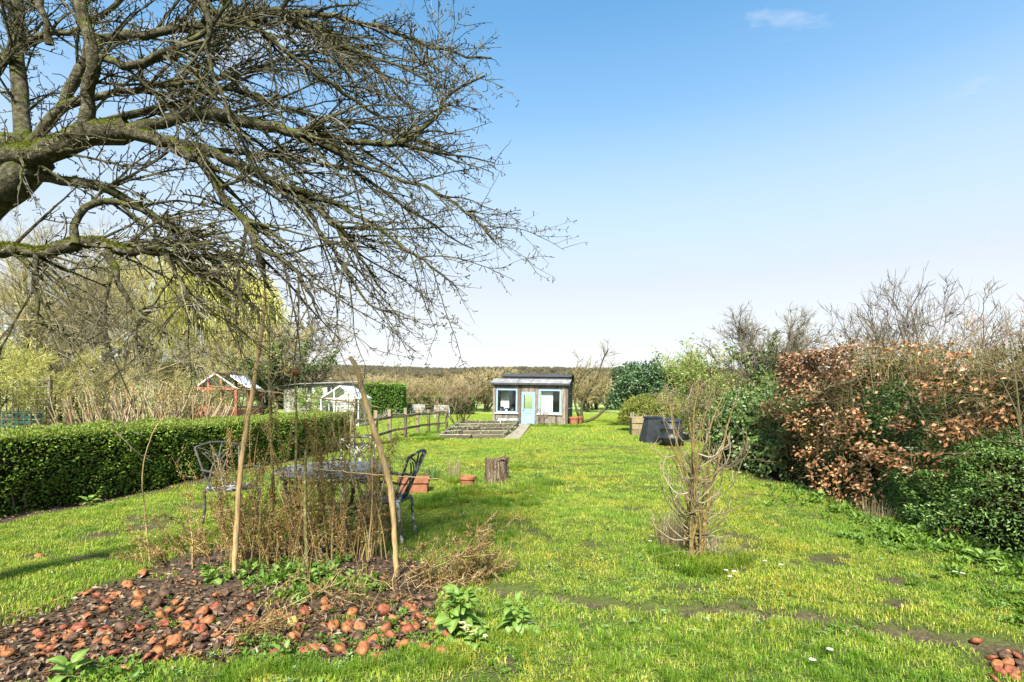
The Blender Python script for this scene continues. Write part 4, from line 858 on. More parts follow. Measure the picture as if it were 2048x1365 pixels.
def dry_tuft(name, label, b, n, h, spread, seed, wd=(.003, .006), lean=.45):
    mb = blades(seed, n, spread, h, wd, lean, DRYG, True, 0.0); o = mb.build(name, M_dry, None); o.location = b; return tag(o, label, 'dry grass')
dry_tuft('dried_grass_tuft', 'pale straw tuft of dried grass against the bare shrub', gp(1352, 1098), 380, (.15, .52), .34, 231, lean=.55)
dry_tuft('dried_grass_tuft', 'small straw-coloured tuft at the lawn side of the bare shrub foot', gp(1440, 1122), 150, (.1, .3), .26, 232, lean=.9)
dry_tuft('dried_grass_tuft', 'upright tuft of dried grass stalks between clay planter and stump', gp(908, 958), 120, (.2, .55), .22, 233, lean=.3)
dry_tuft('dried_grass_tuft', 'brown grass tuft at the foot of the copper hedge', gp(1770, 1042), 260, (.12, .38), .5, 234, lean=.7)

# ================================================================== DRIED PERENNIALS BESIDE THE APPLE BED
DL = np.array([(0.33, 0.165, 0.055), (0.42, 0.245, 0.085), (0.22, 0.11, 0.04), (0.54, 0.38, 0.16), (0.38, 0.34, 0.06)])
ST = np.array([(0.50, 0.32, 0.13), (0.66, 0.47, 0.22), (0.36, 0.22, 0.09), (0.74, 0.59, 0.33), (0.42, 0.36, 0.09)])
def dried(label, px, py, w_, n, h, seed, lean=(0, 0), nl=60, sd_=.08):
    g = rg(seed); b = gp(px, py); b[2] = gz(b[0], b[1]); t_ = thing('dried_perennial', label, 'dead plant', b, group=None)
    P = np.zeros((n, 7, 3)); P[:, 0] = np.stack([g.normal(0, w_, n), g.normal(0, w_ * .8, n), np.full(n, -.02)], 1)
    D = nrm(np.stack([g.normal(lean[0], sd_ * 1.6, n), g.normal(lean[1], sd_ * 1.6, n), np.ones(n)], 1)); H = h[0] * .5 + (h[1] * 1.22 - h[0] * .5) * g.random(n) ** 1.25
    for k in range(1, 7): D = nrm(D + g.normal(0, sd_, (n, 3)) + np.array([lean[0], lean[1], -.02]) * .12); P[:, k] = P[:, k - 1] + D * (H / 6)[:, None]
    P[:, 1:, 2] = np.maximum(P[:, 1:, 2], .01)
    Rr = g.uniform(.0026, .0058, n)[:, None] * np.linspace(1, .5, 7)
    a, ar = grow(g, P, Rr, n * 9, (.15, 1), (.05, .26), (25, 75), 4, .32, (0, 0, .1), .6, .5, rmin=.0013, rmax=.003)
    dk = .62 if abs(lean[0]) > .55 else 1.0
    mb = MB(); mb.tubes(P, Rr * (.75 if dk < 1 else 1), 4, ST[g.integers(0, 5, n)] * dk); mb.tubes(a, ar, 3, ST[g.integers(0, 5, len(a))]); mb.build('stalks', M_twig, t_, kind='stuff')
    m_ = int(n * nl * 3.6); i = g.integers(0, len(a), m_); f = g.random(m_)[:, None] * 2.99; j = f[:, 0].astype(int); f = f - j[:, None]
    C = a[i, j] * (1 - f) + a[i, j + 1] * f; main = g.random(m_) < .4; i2 = g.integers(0, n, m_); f2 = g.random(m_)[:, None] * 4.5 + 1; j2 = f2[:, 0].astype(int); f2 = f2 - j2[:, None]
    C = np.where(main[:, None], P[i2, j2] * (1 - f2) + P[i2, j2 + 1] * f2, C) + g.normal(0, .008, (m_, 3)); C[:, 2] = np.maximum(C[:, 2], .01)
    mb = MB(); mb.leaves(C, nrm(rdir(g, m_) + np.array([0, 0, -.8])), rdir(g, m_), g.uniform(.010, .032, m_), g.uniform(.004, .012, m_), DL[g.integers(0, 5, m_)] * g.uniform(.6, 1.3, (m_, 1)) * (.62 if dk < 1 else .92), fold=.5)
    mb.build('withered_leaves', M_dry, t_, kind='stuff'); return t_
dried('tall brown withered plant beside the slanting left stake', 482, 1128, .10, 24, (.75, 1.25), 301)
dried('dense clump of brown withered stalks in front of the metal table', 560, 1125, .12, 34, (.7, 1.45), 302)
dried('brown withered plant with drooping leaves below the apple on its stick', 625, 1118, .11, 30, (.7, 1.35), 303)
dried('rust-brown withered stalks screening the table legs', 690, 1115, .12, 30, (.65, 1.25), 304)
dried('thin withered stalks beside the kinked right stake', 745, 1118, .08, 16, (.75, 1.2), 305, nl=50)
dried('withered clump drooping toward the right metal chair', 775, 1092, .06, 10, (.5, .95), 306)
dried('low brown withered plant spreading over the grass beyond the left stake', 400, 1110, .13, 14, (.25, .6), 307, (-.5, .0), 40, .15)
dried('short withered sprigs at the grass edge of the apple bed', 320, 1118, .10, 8, (.2, .45), 308, (-.4, -.1), 34, .2)
dried('collapsed heap of brown withered stalks leaning over behind the foxglove', 840, 1165, .12, 20, (.35, .75), 309, (.9, .2), 70, .2)
dried('fallen withered stalks with seed heads lying on the lawn', 925, 1155, .10, 14, (.25, .5), 310, (.6, .2), 70, .22)
dried('flattened straw-like stalks lying across the apples', 470, 1265, .16, 9, (.3, .6), 311, (1.2, .2), 40, .25)
dried('flattened stalks fallen over the bed below the kinked stake', 760, 1200, .14, 9, (.3, .7), 312, (-1.2, -.2), 36, .25)
# mossy upright canes
def cane(name, label, pts, r, mat, seed, k=8, knots=0):
    g = rg(seed); pts = np.array(pts, float); b = pts[0].copy(); mb = MB(); q, rr = spline(pts, r, 30); q[1:-1] += g.normal(0, .0025, (28, 3)); rr = rr * (1 + g.normal(0, .05, 30))
    mb.tubes(q[None], rr[None], k, None, True); t_ = thing(name, label, 'stake', b); mb.build('pole', mat, t_, True, off=b); return t_, q, rr
M_mosscane = surf('mossy_cane', [(0.3, (0.10, 0.08, 0.02)), (0.55, (0.25, 0.21, 0.06)), (0.72, (0.55, 0.50, 0.34))], 34, rough=.9, bumps=.8, bdist=.006)
def gpz(px, py): b = gp(px, py); b[2] = gz(b[0], b[1]) - .04; return b
S1 = cane('wooden_stake', 'tall pale wooden stake slanting up past the hedge top', [gpz(468, 1155), at(478, 985, 4.27), at(490, 870, 4.28), at(508, 765, 4.3), at(522, 670, 4.3), at(531, 586, 4.3)], [.022, .021, .020, .019, .017, .012], M_stake, 321)
S2 = cane('wooden_stake', 'kinked wooden stake with a bent top and knots in front of the right chair', [gpz(795, 1150), at(788, 1060, 4.33), at(782, 985, 4.33), at(771, 935, 4.33), at(745, 850, 4.32), at(722, 770, 4.32), at(715, 740, 4.32), at(700, 715, 4.33)], [.024, .024, .025, .027, .024, .022, .024, .017], M_stake, 322)
cane('mossy_cane', 'upright mossy cane speckled with lichen left of the apple on its stick', [gpz(556, 1120), at(545, 950, 4.7), at(540, 800, 4.7), at(537, 700, 4.72), at(540, 640, 4.75)], [.016, .015, .013, .011, .007], M_mosscane, 323, 6)
cane('mossy_cane', 'upright mossy cane carrying a shrivelled red apple', [gpz(588, 1118), at(590, 1000, 4.72), at(593, 880, 4.72), at(590, 752, 4.72)], [.014, .014, .012, .009], M_mosscane, 324, 6)
cane('mossy_cane', 'short thick mossy cane among the withered stalks before the table', [gpz(615, 1150), at(610, 1000, 4.3), at(612, 900, 4.3)], [.018, .015, .010], M_mosscane, 325, 6)
cane('thin_cane', 'thin cane tied across between the two wooden stakes', [at(420, 772, 4.35), at(520, 782, 4.33), at(600, 792, 4.36), at(700, 804, 4.35), at(745, 812, 4.345), at(760, 816, 4.35)], [.004, .006, .006, .006, .006, .005], M_stake, 326, 6)
cane('thin_cane', 'thin cane lashed to the kinked stake at table height', [at(600, 935, 4.4), at(700, 945, 4.37), at(778, 952, 4.36), at(880, 958, 4.4)], [.004, .005, .005, .004], M_stake, 327, 6)
cane('arching_bramble', 'long arching bramble stem rising above the wooden shed roof', [gpz(735, 1130), at(745, 930, 4.6), at(715, 790, 4.6), at(672, 690, 4.55), at(640, 660, 4.5), at(600, 680, 4.45), at(560, 760, 4.4)], [.005, .005, .0045, .004, .0035, .003, .002], M_stake, 328, 5)
cane('arching_bramble', 'bare prickly stem leaning over the low hedge', [gpz(300, 1125), at(285, 960, 4.9), at(300, 880, 4.9), at(330, 830, 4.95), at(350, 800, 5.0)], [.006, .006, .005, .004, .002], M_stake, 329, 5)

# ================================================================== FALLEN APPLES
def apple_mesh(seed, mat, squash, dent):
    g = rg(seed); nu, nv = 12, 9; th = np.linspace(0, np.pi, nv); ph = np.arange(nu) * 2 * np.pi / nu
    V = []
    for a in th:
        for p_ in ph:
            r = .036 * (1 + .10 * np.sin(2 * p_ + seed) * np.sin(a) + .07 * np.sin(5 * p_ + seed * 2) * np.sin(a) * dent)
            z = np.cos(a) * .033 * squash - .013 * np.exp(-(a / .45) ** 2) + .009 * np.exp(-((np.pi - a) / .45) ** 2)
            V.append((r * np.sin(a) * np.cos(p_), r * np.sin(a) * np.sin(p_), z))
    V = np.array(V) + g.normal(0, .0016, (nu * nv, 3)); V += dent * .008 * (vnoise(V[:, 0], V[:, 1] + V[:, 2], 60, seed)[:, None] - .6) * nrm(V)
    i = np.arange(nu * nv).reshape(nv, nu)
    return mkmesh('fallen_apple', V, np.stack([i[:-1], i[1:], np.roll(i[1:], -1, 1), np.roll(i[:-1], -1, 1)], -1).reshape(-1, 4), None, None, True, mat)
AM = [[apple_mesh(400 + 7 * k + j, M_apple[k], [.95, .72, .5][j], [.6, 1.6, 2.8][j]) for j in range(3)] for k in range(3)]
AL = ['shrivelled orange-brown apple lying in the soil bed', 'dull red withered apple lying in the soil bed', 'dark brown rotten apple lying in the soil bed']
AGp = ['orange rotting apples in the bed', 'red withered apples in the bed', 'dark rotten apples in the bed']
g = rg(411); placed = []
def put_apple(px, py, kind, s=None, label=None, grp=None):
    b = gp(px, py); s = (s or g.uniform(.75, 1.12)) * 1.22; r = .033 * s
    for q in placed:
        if (q[0] - b[0]) ** 2 + (q[1] - b[1]) ** 2 < (.92 * (q[2] + r)) ** 2: return
    placed.append((b[0], b[1], r)); j = int(g.integers(0, 3))
    o = bpy.data.objects.new('fallen_apple', AM[kind][j]); link(o)
    o.location = (b[0], b[1], gz(b[0], b[1]) + r * [.55, .42, .26][j]); o.scale = (s,) * 3
    o.rotation_euler = (g.normal(0, .45), g.normal(0, .45), g.uniform(0, 6.28)); tag(o, label or AL[kind], 'apple', grp or AGp[kind])
for (px, py) in [(172, 1185), (200, 1190), (215, 1200), (230, 1188), (210, 1215), (255, 1170), (285, 1150), (280, 1190), (275, 1205), (255, 1210), (330, 1190), (172, 1228), (160, 1250), (135, 1262), (210, 1255), (245, 1255), (215, 1280), (85, 1285), (105, 1290), (325, 1235), (340, 1235), (360, 1225), (375, 1255), (400, 1262), (405, 1230), (420, 1210), (415, 1250), (305, 1285), (320, 1295), (345, 1280), (295, 1303), (350, 1295), (365, 1312), (320, 1310), (230, 1305), (240, 1300), (150, 1335), (170, 1330), (260, 1348), (10, 1350), (30, 1345), (290, 1325), (490, 1210), (430, 1220), (515, 1260), (555, 1230), (575, 1240), (565, 1222), (610, 1222), (600, 1260), (590, 1280), (650, 1205), (655, 1215), (705, 1225), (702, 1245), (668, 1255), (695, 1260), (720, 1258), (635, 1305), (550, 1318), (725, 1315), (745, 1292), (760, 1295), (755, 1325), (770, 1265), (765, 1275), (805, 1300), (850, 1305), (880, 1320), (768, 1222), (840, 1235), (812, 1255), (815, 1270), (895, 1280), (825, 1215), (790, 1240)]:
    put_apple(px, py, int(g.choice(3, p=[.6, .25, .15])))
for _ in range(260):
    px = g.uniform(0, 900); py = 1175 + g.random() ** .8 * 170; q = gp(px, py)
    if inpoly(np.array([q[0]]), np.array([q[1]]), BED)[0] and vnoise(q[0], q[1], 2.5, 12) > .42: put_apple(px, py, int(g.choice(3, p=[.42, .26, .32])), g.uniform(.5, 1.0))
for (px, py) in [(2018, 1308), (2036, 1316), (2000, 1346), (2015, 1330), (2042, 1342), (2030, 1356), (1990, 1356), (1976, 1340), (2010, 1318), (2030, 1300), (2040, 1330), (1995, 1335), (2022, 1345), (2005, 1352), (2044, 1352), (1985, 1318)]:
    put_apple(px, py, int(g.choice(3, p=[.5, .3, .2])), g.uniform(.5, .85), 'orange-red withered apple on the lawn edge below the bright privet', 'withered apples below the privet')
put_apple(1952, 1278, 1, .75, 'single red withered apple at the end of the bare soil groove', 'withered apple alone in the groove')
put_apple(78, 1108, 0, .8, 'lone orange apple on the grass between low hedge and apple bed', 'apple alone on the grass')
yb = gp(586, 1252); o = bpy.data.objects.new('fallen_apple', apple_mesh(450, M_apple[3], .9, .6)); link(o); o.location = (yb[0], yb[1], gz(yb[0], yb[1]) + .027); o.rotation_euler = (.6, .3, 0); tag(o, 'pale yellow apple among the orange ones in the bed', 'apple')
o = bpy.data.objects.new('withered_apple', AM[1][1]); link(o); q = at(590, 747, 4.72); o.location = tuple(q + np.array([0, 0, .012])); o.scale = (1.35,) * 3; o.rotation_euler = (.4, .5, 1); tag(o, 'shrivelled red apple impaled on top of a mossy cane', 'apple')

# ================================================================== BROAD-LEAVED PLANTS
def leafmesh(name, L, W_, curl, seed, mat=None, wav=.12):
    g = rg(seed); nu, nv = 9, 5; u = np.linspace(0, 1, nu); v = np.linspace(-1, 1, nv); U, Vv = np.meshgrid(u, v, indexing='ij')
    wdt = W_ * (np.sin(np.pi * np.clip(U, 0, 1) ** .75) ** .8 * .5 + .03)
    a = curl * U; x = L * np.where(np.abs(curl) > 1e-3, np.sin(a) / curl, U); z = L * (1 - np.cos(a)) / curl * -1
    P = np.stack([x, Vv * wdt, z + np.abs(Vv) * wdt * .35 + wav * W_ * np.sin(U * 14 + seed + Vv) * np.abs(Vv) * .35], -1).reshape(-1, 3)
    i = np.arange(nu * nv).reshape(nu, nv); Qf = np.stack([i[:-1, :-1], i[1:, :-1], i[1:, 1:], i[:-1, 1:]], -1).reshape(-1, 4)
    c = np.where(np.abs(Vv).reshape(-1, 1) < .1, np.array([[0.27, 0.36, 0.10]]), np.array([[0.15, 0.25, 0.04]])) * g.uniform(.85, 1.15, (nu * nv, 1))
    return mkmesh(name, P, Qf, None, c, True, mat or M_leaf)
LM = [leafmesh('leaf', .17, .10, c_, 500 + k) for k, c_ in enumerate([.5, .9, 1.3, 1.7])]
LS = [leafmesh('leaf', .09, .05, c_, 510 + k) for k, c_ in enumerate([.5, 1.0, 1.5])]
def leafy(name, label, b, n, sc_, seed, meshes=LM, up=(.15, 1.1), cat='plant', stalk=.05):
    g = rg(seed); t_ = thing(name, label, cat, b)
    for k in range(n):
        o = bpy.data.objects.new('leaf', meshes[int(g.integers(0, len(meshes)))]); link(o, t_)
        a = k * 2.4 + g.normal(0, .3); el = up[0] + (up[1] - up[0]) * (k / max(1, n - 1)) + g.normal(0, .12); s_ = sc_ * g.uniform(.7, 1.15) * (1 - .25 * k / n)
        o.location = (math.cos(a) * stalk * .5, math.sin(a) * stalk * .5, .02 + .09 * sc_ * k / n); o.rotation_euler = (g.normal(0, .2), -el, a); o.scale = (s_,) * 3
    return t_
def foxglove(label, b, n, H, seed, sc_):
    g = rg(seed); t_ = thing('foxglove_plant', label, 'plant', b)
    for k in range(n):
        f = k / n; o = bpy.data.objects.new('leaf', LM[int(g.integers(0, len(LM)))]); link(o, t_); a = k * 2.4 + g.normal(0, .35); r = g.uniform(.01, .10) * (1 - .45 * f) * H / .3
        o.location = (math.cos(a) * r, math.sin(a) * r, .01 + H * .8 * f ** .9 + g.normal(0, .012)); s_ = sc_ * g.uniform(.65, 1.1) * (1 - .3 * f); o.scale = (s_, s_ * 1.15, s_)
        o.rotation_euler = (g.normal(0, .35), -(.15 + .75 * f + g.normal(0, .25)), a)
    return t_
def gpg(px, py): b = gp(px, py); b[2] = gz(b[0], b[1]); return b
foxglove('large pale green foxglove with crinkled leaves beside the fallen apples', gpg(918, 1268), 64, .30, 521, .82)
foxglove('smaller green foxglove with upright leaves beside the large one', gpg(1032, 1266), 34, .22, 522, .6)
leafy('foxglove_plant', 'young green foxglove growing below the withered stalks by the left stake', gpg(425, 1165), 9, .65, 523)
leafy('dock_plant', 'broad-leaved dock plant at the grassy front edge of the apple bed', gpg(140, 1362), 8, .8, 524)
leafy('dock_plant', 'green leafy seedling between orange apples at the bed front', gpg(565, 1325), 12, .45, 525)
leafy('dock_plant', 'small leafy dock growing at the foot of the low clipped hedge', gpg(180, 1010), 7, .9, 526)
leafy('dock_plant', 'broad green dock leaves under the copper hedge', gpg(1640, 1005), 12, .8, 527)
leafy('dock_plant', 'second dock clump under the copper hedge by the brown grass tuft', gpg(1840, 1075), 12, .75, 528)
leafy('dock_plant', 'dock with long leaves at the foot of the bright privet', gpg(1965, 1135), 12, .85, 529)
for k, (px, py, lb) in enumerate([(505, 1160, 'nettle clump below the slanting stake'), (560, 1165, 'nettle clump in the middle of the withered stalks'), (615, 1168, 'nettle clump below the short mossy cane'), (660, 1160, 'nettle clump beside the red fallen apples'), (710, 1165, 'nettle clump left of the kinked stake')]):
    leafy('nettle_clump', 'bright green ' + lb, gpg(px, py), 18, .75, 531 + k, LS, (.1, 1.3), stalk=.12)
PM = mkmesh('flower', np.array([(0, 0, 0)] + [(math.cos(a) * r, math.sin(a) * r, .004 + .004 * (k % 2)) for k, (a, r) in enumerate([(j * math.pi / 5, .018 if j % 2 == 0 else .009) for j in range(10)])]), None, np.array([(0, k + 1, (k + 1) % 10 + 1) for k in range(10)]), np.array([(0.75, 0.60, 0.10)] + [(0.80, 0.77, 0.45)] * 10), False, M_leaf)
def primrose(label, b, n, seed):
    g = rg(seed); t_ = leafy('primrose', label, b, 9, .45, seed, LM, (.1, .6), 'flower')
    for k in range(n):
        o = bpy.data.objects.new('flower', PM); link(o, t_); a = g.uniform(0, 6.28); r = g.uniform(.01, .06)
        o.location = (r * math.cos(a), r * math.sin(a), .06 + g.random() * .05); o.rotation_euler = (g.normal(.5, .3), g.normal(0, .3), a)
primrose('pale yellow primrose in flower below the foxglove', gpg(935, 1290), 8, 541)
primrose('pale yellow primrose at the near foot of the large foxglove', gpg(952, 1302), 5, 542)
# daffodil leaves by the planter
def strapleaves(name, label, b, n, h, seed):
    mb = blades(seed, n, .12, (h * .6, h), (.014, .022), .5, np.array([(0.11, 0.22, 0.05), (0.14, 0.26, 0.06)]), True, 0.0); o = mb.build(name, M_leaf); o.location = b; tag(o, label, 'plant')
strapleaves('daffodil_leaves', 'upright green daffodil leaves behind the clay planter', gpg(868, 962), 34, .36, 551)
strapleaves('daffodil_leaves', 'small clump of green strap leaves beside the stump', gpg(1075, 965), 18, .25, 552)

# ================================================================== METAL GARDEN TABLE AND CHAIRS
def arc(c, r, a0, a1, n, z=0): a = np.linspace(a0, a1, n); return np.stack([c[0] + r * np.cos(a), c[1] + r * np.sin(a), np.full(n, z)], 1)
def make_table(loc, rot):
    t_ = thing('garden_table', 'round cast metal garden table with pierced top and flaking paint', 'table', loc, rot); Rr = .60; H = .71
    mb = MB(); mb.tube(np.concatenate([arc((0, 0), Rr, 0, 2 * np.pi, 49, H)]), .016, 8); mb.tube(arc((0, 0), Rr - .035, 0, 2 * np.pi, 49, H + .004), .010, 6); mb.build('rim', M_alu_top, t_, True)
    mb = MB()
    for r in (.10, .24, .38, .50): mb.tube(arc((0, 0), r, 0, 2 * np.pi, 41, H), .009, 5)
    for k in range(24):
        a = k * 2 * np.pi / 24; p0 = (.1 * math.cos(a), .1 * math.sin(a), H); p1 = ((Rr - .03) * math.cos(a + .26), (Rr - .03) * math.sin(a + .26), H); mb.bar(p0, p1, .030, .009)
        p1 = ((Rr - .03) * math.cos(a - .26), (Rr - .03) * math.sin(a - .26), H - .0035); mb.bar(p0, p1, .022, .007)
    mb.lathe([(0, H + .006), (.11, H + .006), (.11, H - .006), (0, H - .006)], 20); mb.build('pierced_top', M_alu_top, t_)
    mb = MB(); mb.tube(arc((0, 0), Rr - .06, 0, 2 * np.pi, 41, H - .06), .012, 6); mb.build('apron', M_alu_dark, t_, True)
    for k in range(4):
        a = k * np.pi / 2 + .5; c, s = math.cos(a), math.sin(a); prof = [(.46, H - .02), (.52, H - .12), (.46, H - .28), (.34, .28), (.36, .12), (.46, .02), (.50, .012)]
        mb = MB(); mb.tube([(r * c, r * s, z) for r, z in prof], [.022, .024, .019, .017, .017, .02, .022], 8, N=26); mb.tube([(.46 * c, .46 * s, H - .1), (.36 * c, .36 * s, H - .08), (.30 * c, .30 * s, H - .15), (.36 * c, .36 * s, H - .2), (.4 * c, .4 * s, H - .15)], .009, 6, N=18); mb.build('leg', M_alu_dark if k % 2 else M_alu, t_, True)
    mb = MB(); mb.tube(arc((0, 0), .33, 0, 2 * np.pi, 33, .27), .010, 6); mb.bar((-.33, 0, .27), (.33, 0, .27), .016, .016); mb.bar((0, -.33, .272), (0, .33, .272), .016, .016); mb.build('stretcher_ring', M_alu_dark, t_, True)
    return t_
def make_chair(loc, rot, label, mback, mseat, mleg):
    """faces local -y; seat 0.44 high"""
    t_ = thing('garden_chair', label, 'chair', loc, rot, None); W_ = .23
    def bk(u, v): # back surface: u -1..1 across, v 0..1 up
        hw = .155 + .10 * v ** .8; return (u * hw, .21 + .19 * v - .05 * (u * u), .43 + .47 * v + .05 * (1 - u * u) * v)
    mb = MB()
    mb.tube([bk(-1, 0), bk(-1, .3), bk(-1, .65), bk(-1, 1)], .013, 6, N=14); mb.tube([bk(1, 0), bk(1, .3), bk(1, .65), bk(1, 1)], .013, 6, N=14)
    mb.tube([bk(u, 1) for u in np.linspace(-1, 1, 13)], .015, 6); mb.build('back_frame', mback, t_, True)
    mb = MB()
    for (u0, u1, c) in [(-.9, .95, .5), (-.45, 1.0, .35), (.0, 1.0, .2), (.9, -.95, -.5), (.45, -1.0, -.35), (0, -1.0, -.2), (-.2, .3, .1), (.2, -.3, -.1)]:
        vs_ = np.linspace(0, 1 if abs(u1) < .99 else .82, 14); mb.tube([bk(u0 + (u1 - u0) * (v ** 1.7 if c > 0 else v ** 1.7), v) for v in vs_], .009, 5)
    mb.build('back_lattice', mback, t_, True)
    # pierced seat
    mb = MB(); H = .44
    rim = [(.22 * math.copysign(abs(math.cos(a)) ** .7, math.cos(a)), .22 * math.copysign(abs(math.sin(a)) ** .7, math.sin(a)), H) for a in np.linspace(0, 2 * np.pi, 33)]
    mb.tube(rim, .016, 6); mb.build('seat_rim', mseat, t_, True)
    mb = MB()
    for k in range(-5, 6):
        x = k * .04; mb.tube([(x, -.215, H - .004), (x + .03, -.1, H - .012), (x - .03, .05, H - .012), (x, .215, H - .004)], .0085, 5, N=12); mb.tube([(-.215, x, H - .006), (-.1, x + .03, H - .012), (.05, x - .03, H - .012), (.215, x, H - .006)], .0085, 5, N=12)
    mb.build('pierced_seat', mseat, t_, True)
    for s in (-1, 1):
        mb = MB(); mb.tube([bk(s, .42), (s * .26, .16, .655), (s * .275, .0, .66), (s * .27, -.14, .655), (s * .25, -.19, .63), (s * .235, -.16, .55), (s * .22, -.14, .45)], [.011, .013, .014, .014, .013, .011, .011], 6, N=26); mb.build('armrest', mback, t_, True)
        mb = MB(); mb.tube([(s * .2, -.2, H), (s * .225, -.225, H - .07), (s * .21, -.21, .24), (s * .205, -.21, .1), (s * .235, -.245, .008)], [.02, .021, .016, .013, .016], 7, N=20); mb.build('leg', mleg, t_, True)
        mb = MB(); mb.tube([(s * .19, .2, H), (s * .2, .225, H - .08), (s * .19, .23, .22), (s * .2, .27, .008)], [.019, .018, .014, .015], 7, N=18); mb.build('leg', mleg, t_, True)
    return t_
make_table((-1.95, 5.62, .0), .2)
def face(dx, dy): return math.atan2(dy, dx) + math.pi / 2      # turn local -y to (dx, dy)
make_chair((-3.32, 6.05, 0), face(.80, -.60), 'grey cast metal chair with lattice back standing before the low hedge', M_alu_dark, M_alu, M_alu_dark)
make_chair((-1.33, 5.38, 0), face(-1, .16), 'flaking black and white metal chair turned side-on by the kinked stake', M_alu, M_alu, M_alu)
make_chair((-2.12, 6.85, 0), face(.1, -1), 'flaking white metal chair on the far side of the round table', M_alu, M_alu, M_alu)

# ================================================================== STUMP AND POTS
def stump():
    b = gp(992, 962); b[2] = 0; t_ = thing('tree_stump', 'rotting sawn tree stump with split pale bark on the lawn', 'stump', b); g = rg(601); k = 40; zs = np.linspace(-.03, .40, 14); mb = MB(); a = np.arange(k) * 2 * np.pi / k
    rr = .205 + .018 * np.sin(3 * a + 1) + .012 * np.sin(7 * a) + g.normal(0, .006, k)
    V = []
    for i, z in enumerate(zs):
        f = 1 + .10 * math.exp(-z / .05) - .03 * math.sin(z * 7); r = rr * f + g.normal(0, .004, k); zt = z + (.03 * np.sin(2 * a + .5) + g.normal(0, .012, k)) * (i == 13); V.append(np.stack([r * np.cos(a), r * np.sin(a), zt * np.ones(k)], 1))
    V = np.concatenate(V); i = np.arange(14 * k).reshape(14, k); mb.add(V, np.stack([i[:-1], np.roll(i[:-1], -1, 1), np.roll(i[1:], -1, 1), i[1:]], -1).reshape(-1, 4)); mb.build('bark', M_stump, t_)
    mb = MB(); rings = []
    for j, f in enumerate((.95, .7, .4, 0.05)): rings.append(np.stack([rr * f * np.cos(a), rr * f * np.sin(a), np.full(k, .385 - .05 * (j == 2) - .09 * (j == 3)) + g.normal(0, .008, k)], 1))
    V = np.concatenate(rings); i = np.arange(4 * k).reshape(4, k); mb.add(V, np.stack([i[:-1], np.roll(i[:-1], -1, 1), np.roll(i[1:], -1, 1), i[1:]], -1).reshape(-1, 4)); mb.build('hollow_top', M_stump, t_)
stump()
def pot(label, b, r0, r1, h, rot=0, tilt=0):
    t_ = thing('clay_pot', label, 'pot', b); mb = MB(); mb.lathe([(.0, .0), (r0, 0), (r1 * .97, h * .8), (r1 * 1.08, h * .8), (r1 * 1.1, h), (r1 * .98, h), (r1 * .92, h * .85), (r0 * .85, .1 * h), (0, .1 * h)], 22); mb.build('pot_body', M_terra, t_)
    mb = MB(); mb.lathe([(0, h * .80), (r1 * .92, h * .82)], 22); mb.build('soil_fill', M_soil, t_); t_.rotation_euler = (tilt, 0, rot)
pot('round terracotta pot sunk in long grass beside the stump', (*gp(935, 974)[:2], -.04), .10, .13, .22)
def planter():
    b = gp(828, 984); t_ = thing('clay_planter', 'rectangular terracotta planter behind the side-on chair', 'planter', b, .05); mb = MB()
    x, y, h = .22, .13, .22
    mb.box((-x, -y, 0), (x, -y + .02, h)); mb.box((-x, y - .02, 0), (x, y, h)); mb.box((-x, -y + .02, 0), (-x + .02, y - .02, h)); mb.box((x - .02, -y + .02, 0), (x, y - .02, h)); mb.box((-x + .02, -y + .02, 0), (x - .02, y - .02, .03)); mb.build('planter_body', M_terra, t_)
    mb = MB(); r = .025
    mb.box((-x - r, -y - r, h - .06), (x + r, -y - .002, h + .01)); mb.box((-x - r, y + .002, h - .06), (x + r, y + r, h + .01)); mb.box((-x - r, -y, h - .06), (-x - .002, y, h + .01)); mb.box((x + .002, -y, h - .06), (x + r, y, h + .01)); mb.build('rim', M_terra, t_)
    mb = MB(); mb.box((-x + .022, -y + .022, .035), (x - .022, y - .022, h - .03)); mb.build('soil_fill', M_soil, t_)
planter()

# ================================================================== GARDEN SHED WITH BLUE WINDOWS
SW, SD, SH = 4.25, 2.3, 2.30
shed = thing('garden_shed', 'weathered timber garden shed with pale blue windows and door', 'shed', (-1.10, 29.0, 0), R_(-13)); shed.rotation_euler = (0, R_(1.1), R_(-13))
g = rg(611)
WIN = [(.20, 1.42, .66, 2.0), (2.62, 3.88, .66, 2.0)]; DOOR = (1.66, 2.42, .0, 1.84)
def gapz(x0, x1):
    """vertical stretches a board may fill"""
    z = [(0.0, SH)]
    for (a, b, c, d) in WIN + [DOOR]:
        if x0 < b - .002 and x1 > a + .002:
            nz = []
            for (p, q) in z:
                if c > p + .02: nz.append((p, min(q, c)))
                if d < q - .02: nz.append((max(p, d), q))
            z = nz
    return z
edges = sorted(set(np.round(np.concatenate([np.arange(0, SW, .142), [SW], [v for w_ in WIN + [DOOR] for v in w_[:2]]]), 3)))
for x0, x1 in zip(edges[:-1], edges[1:]):
    if x1 - x0 < .03: continue
    for (p, q) in gapz(x0, x1):
        pr = g.uniform(0, .012); cc = g.uniform(.5, 1.45); mb = MB(); mb.box((x0 + .003, -.026 - pr, p + g.uniform(0, .03) * (p == 0)), (x1 - .003, .0, q), (cc, cc * g.uniform(.92, 1.0), cc * g.uniform(.82, 1.0))); mb.build('plank', M_shedwood, shed)
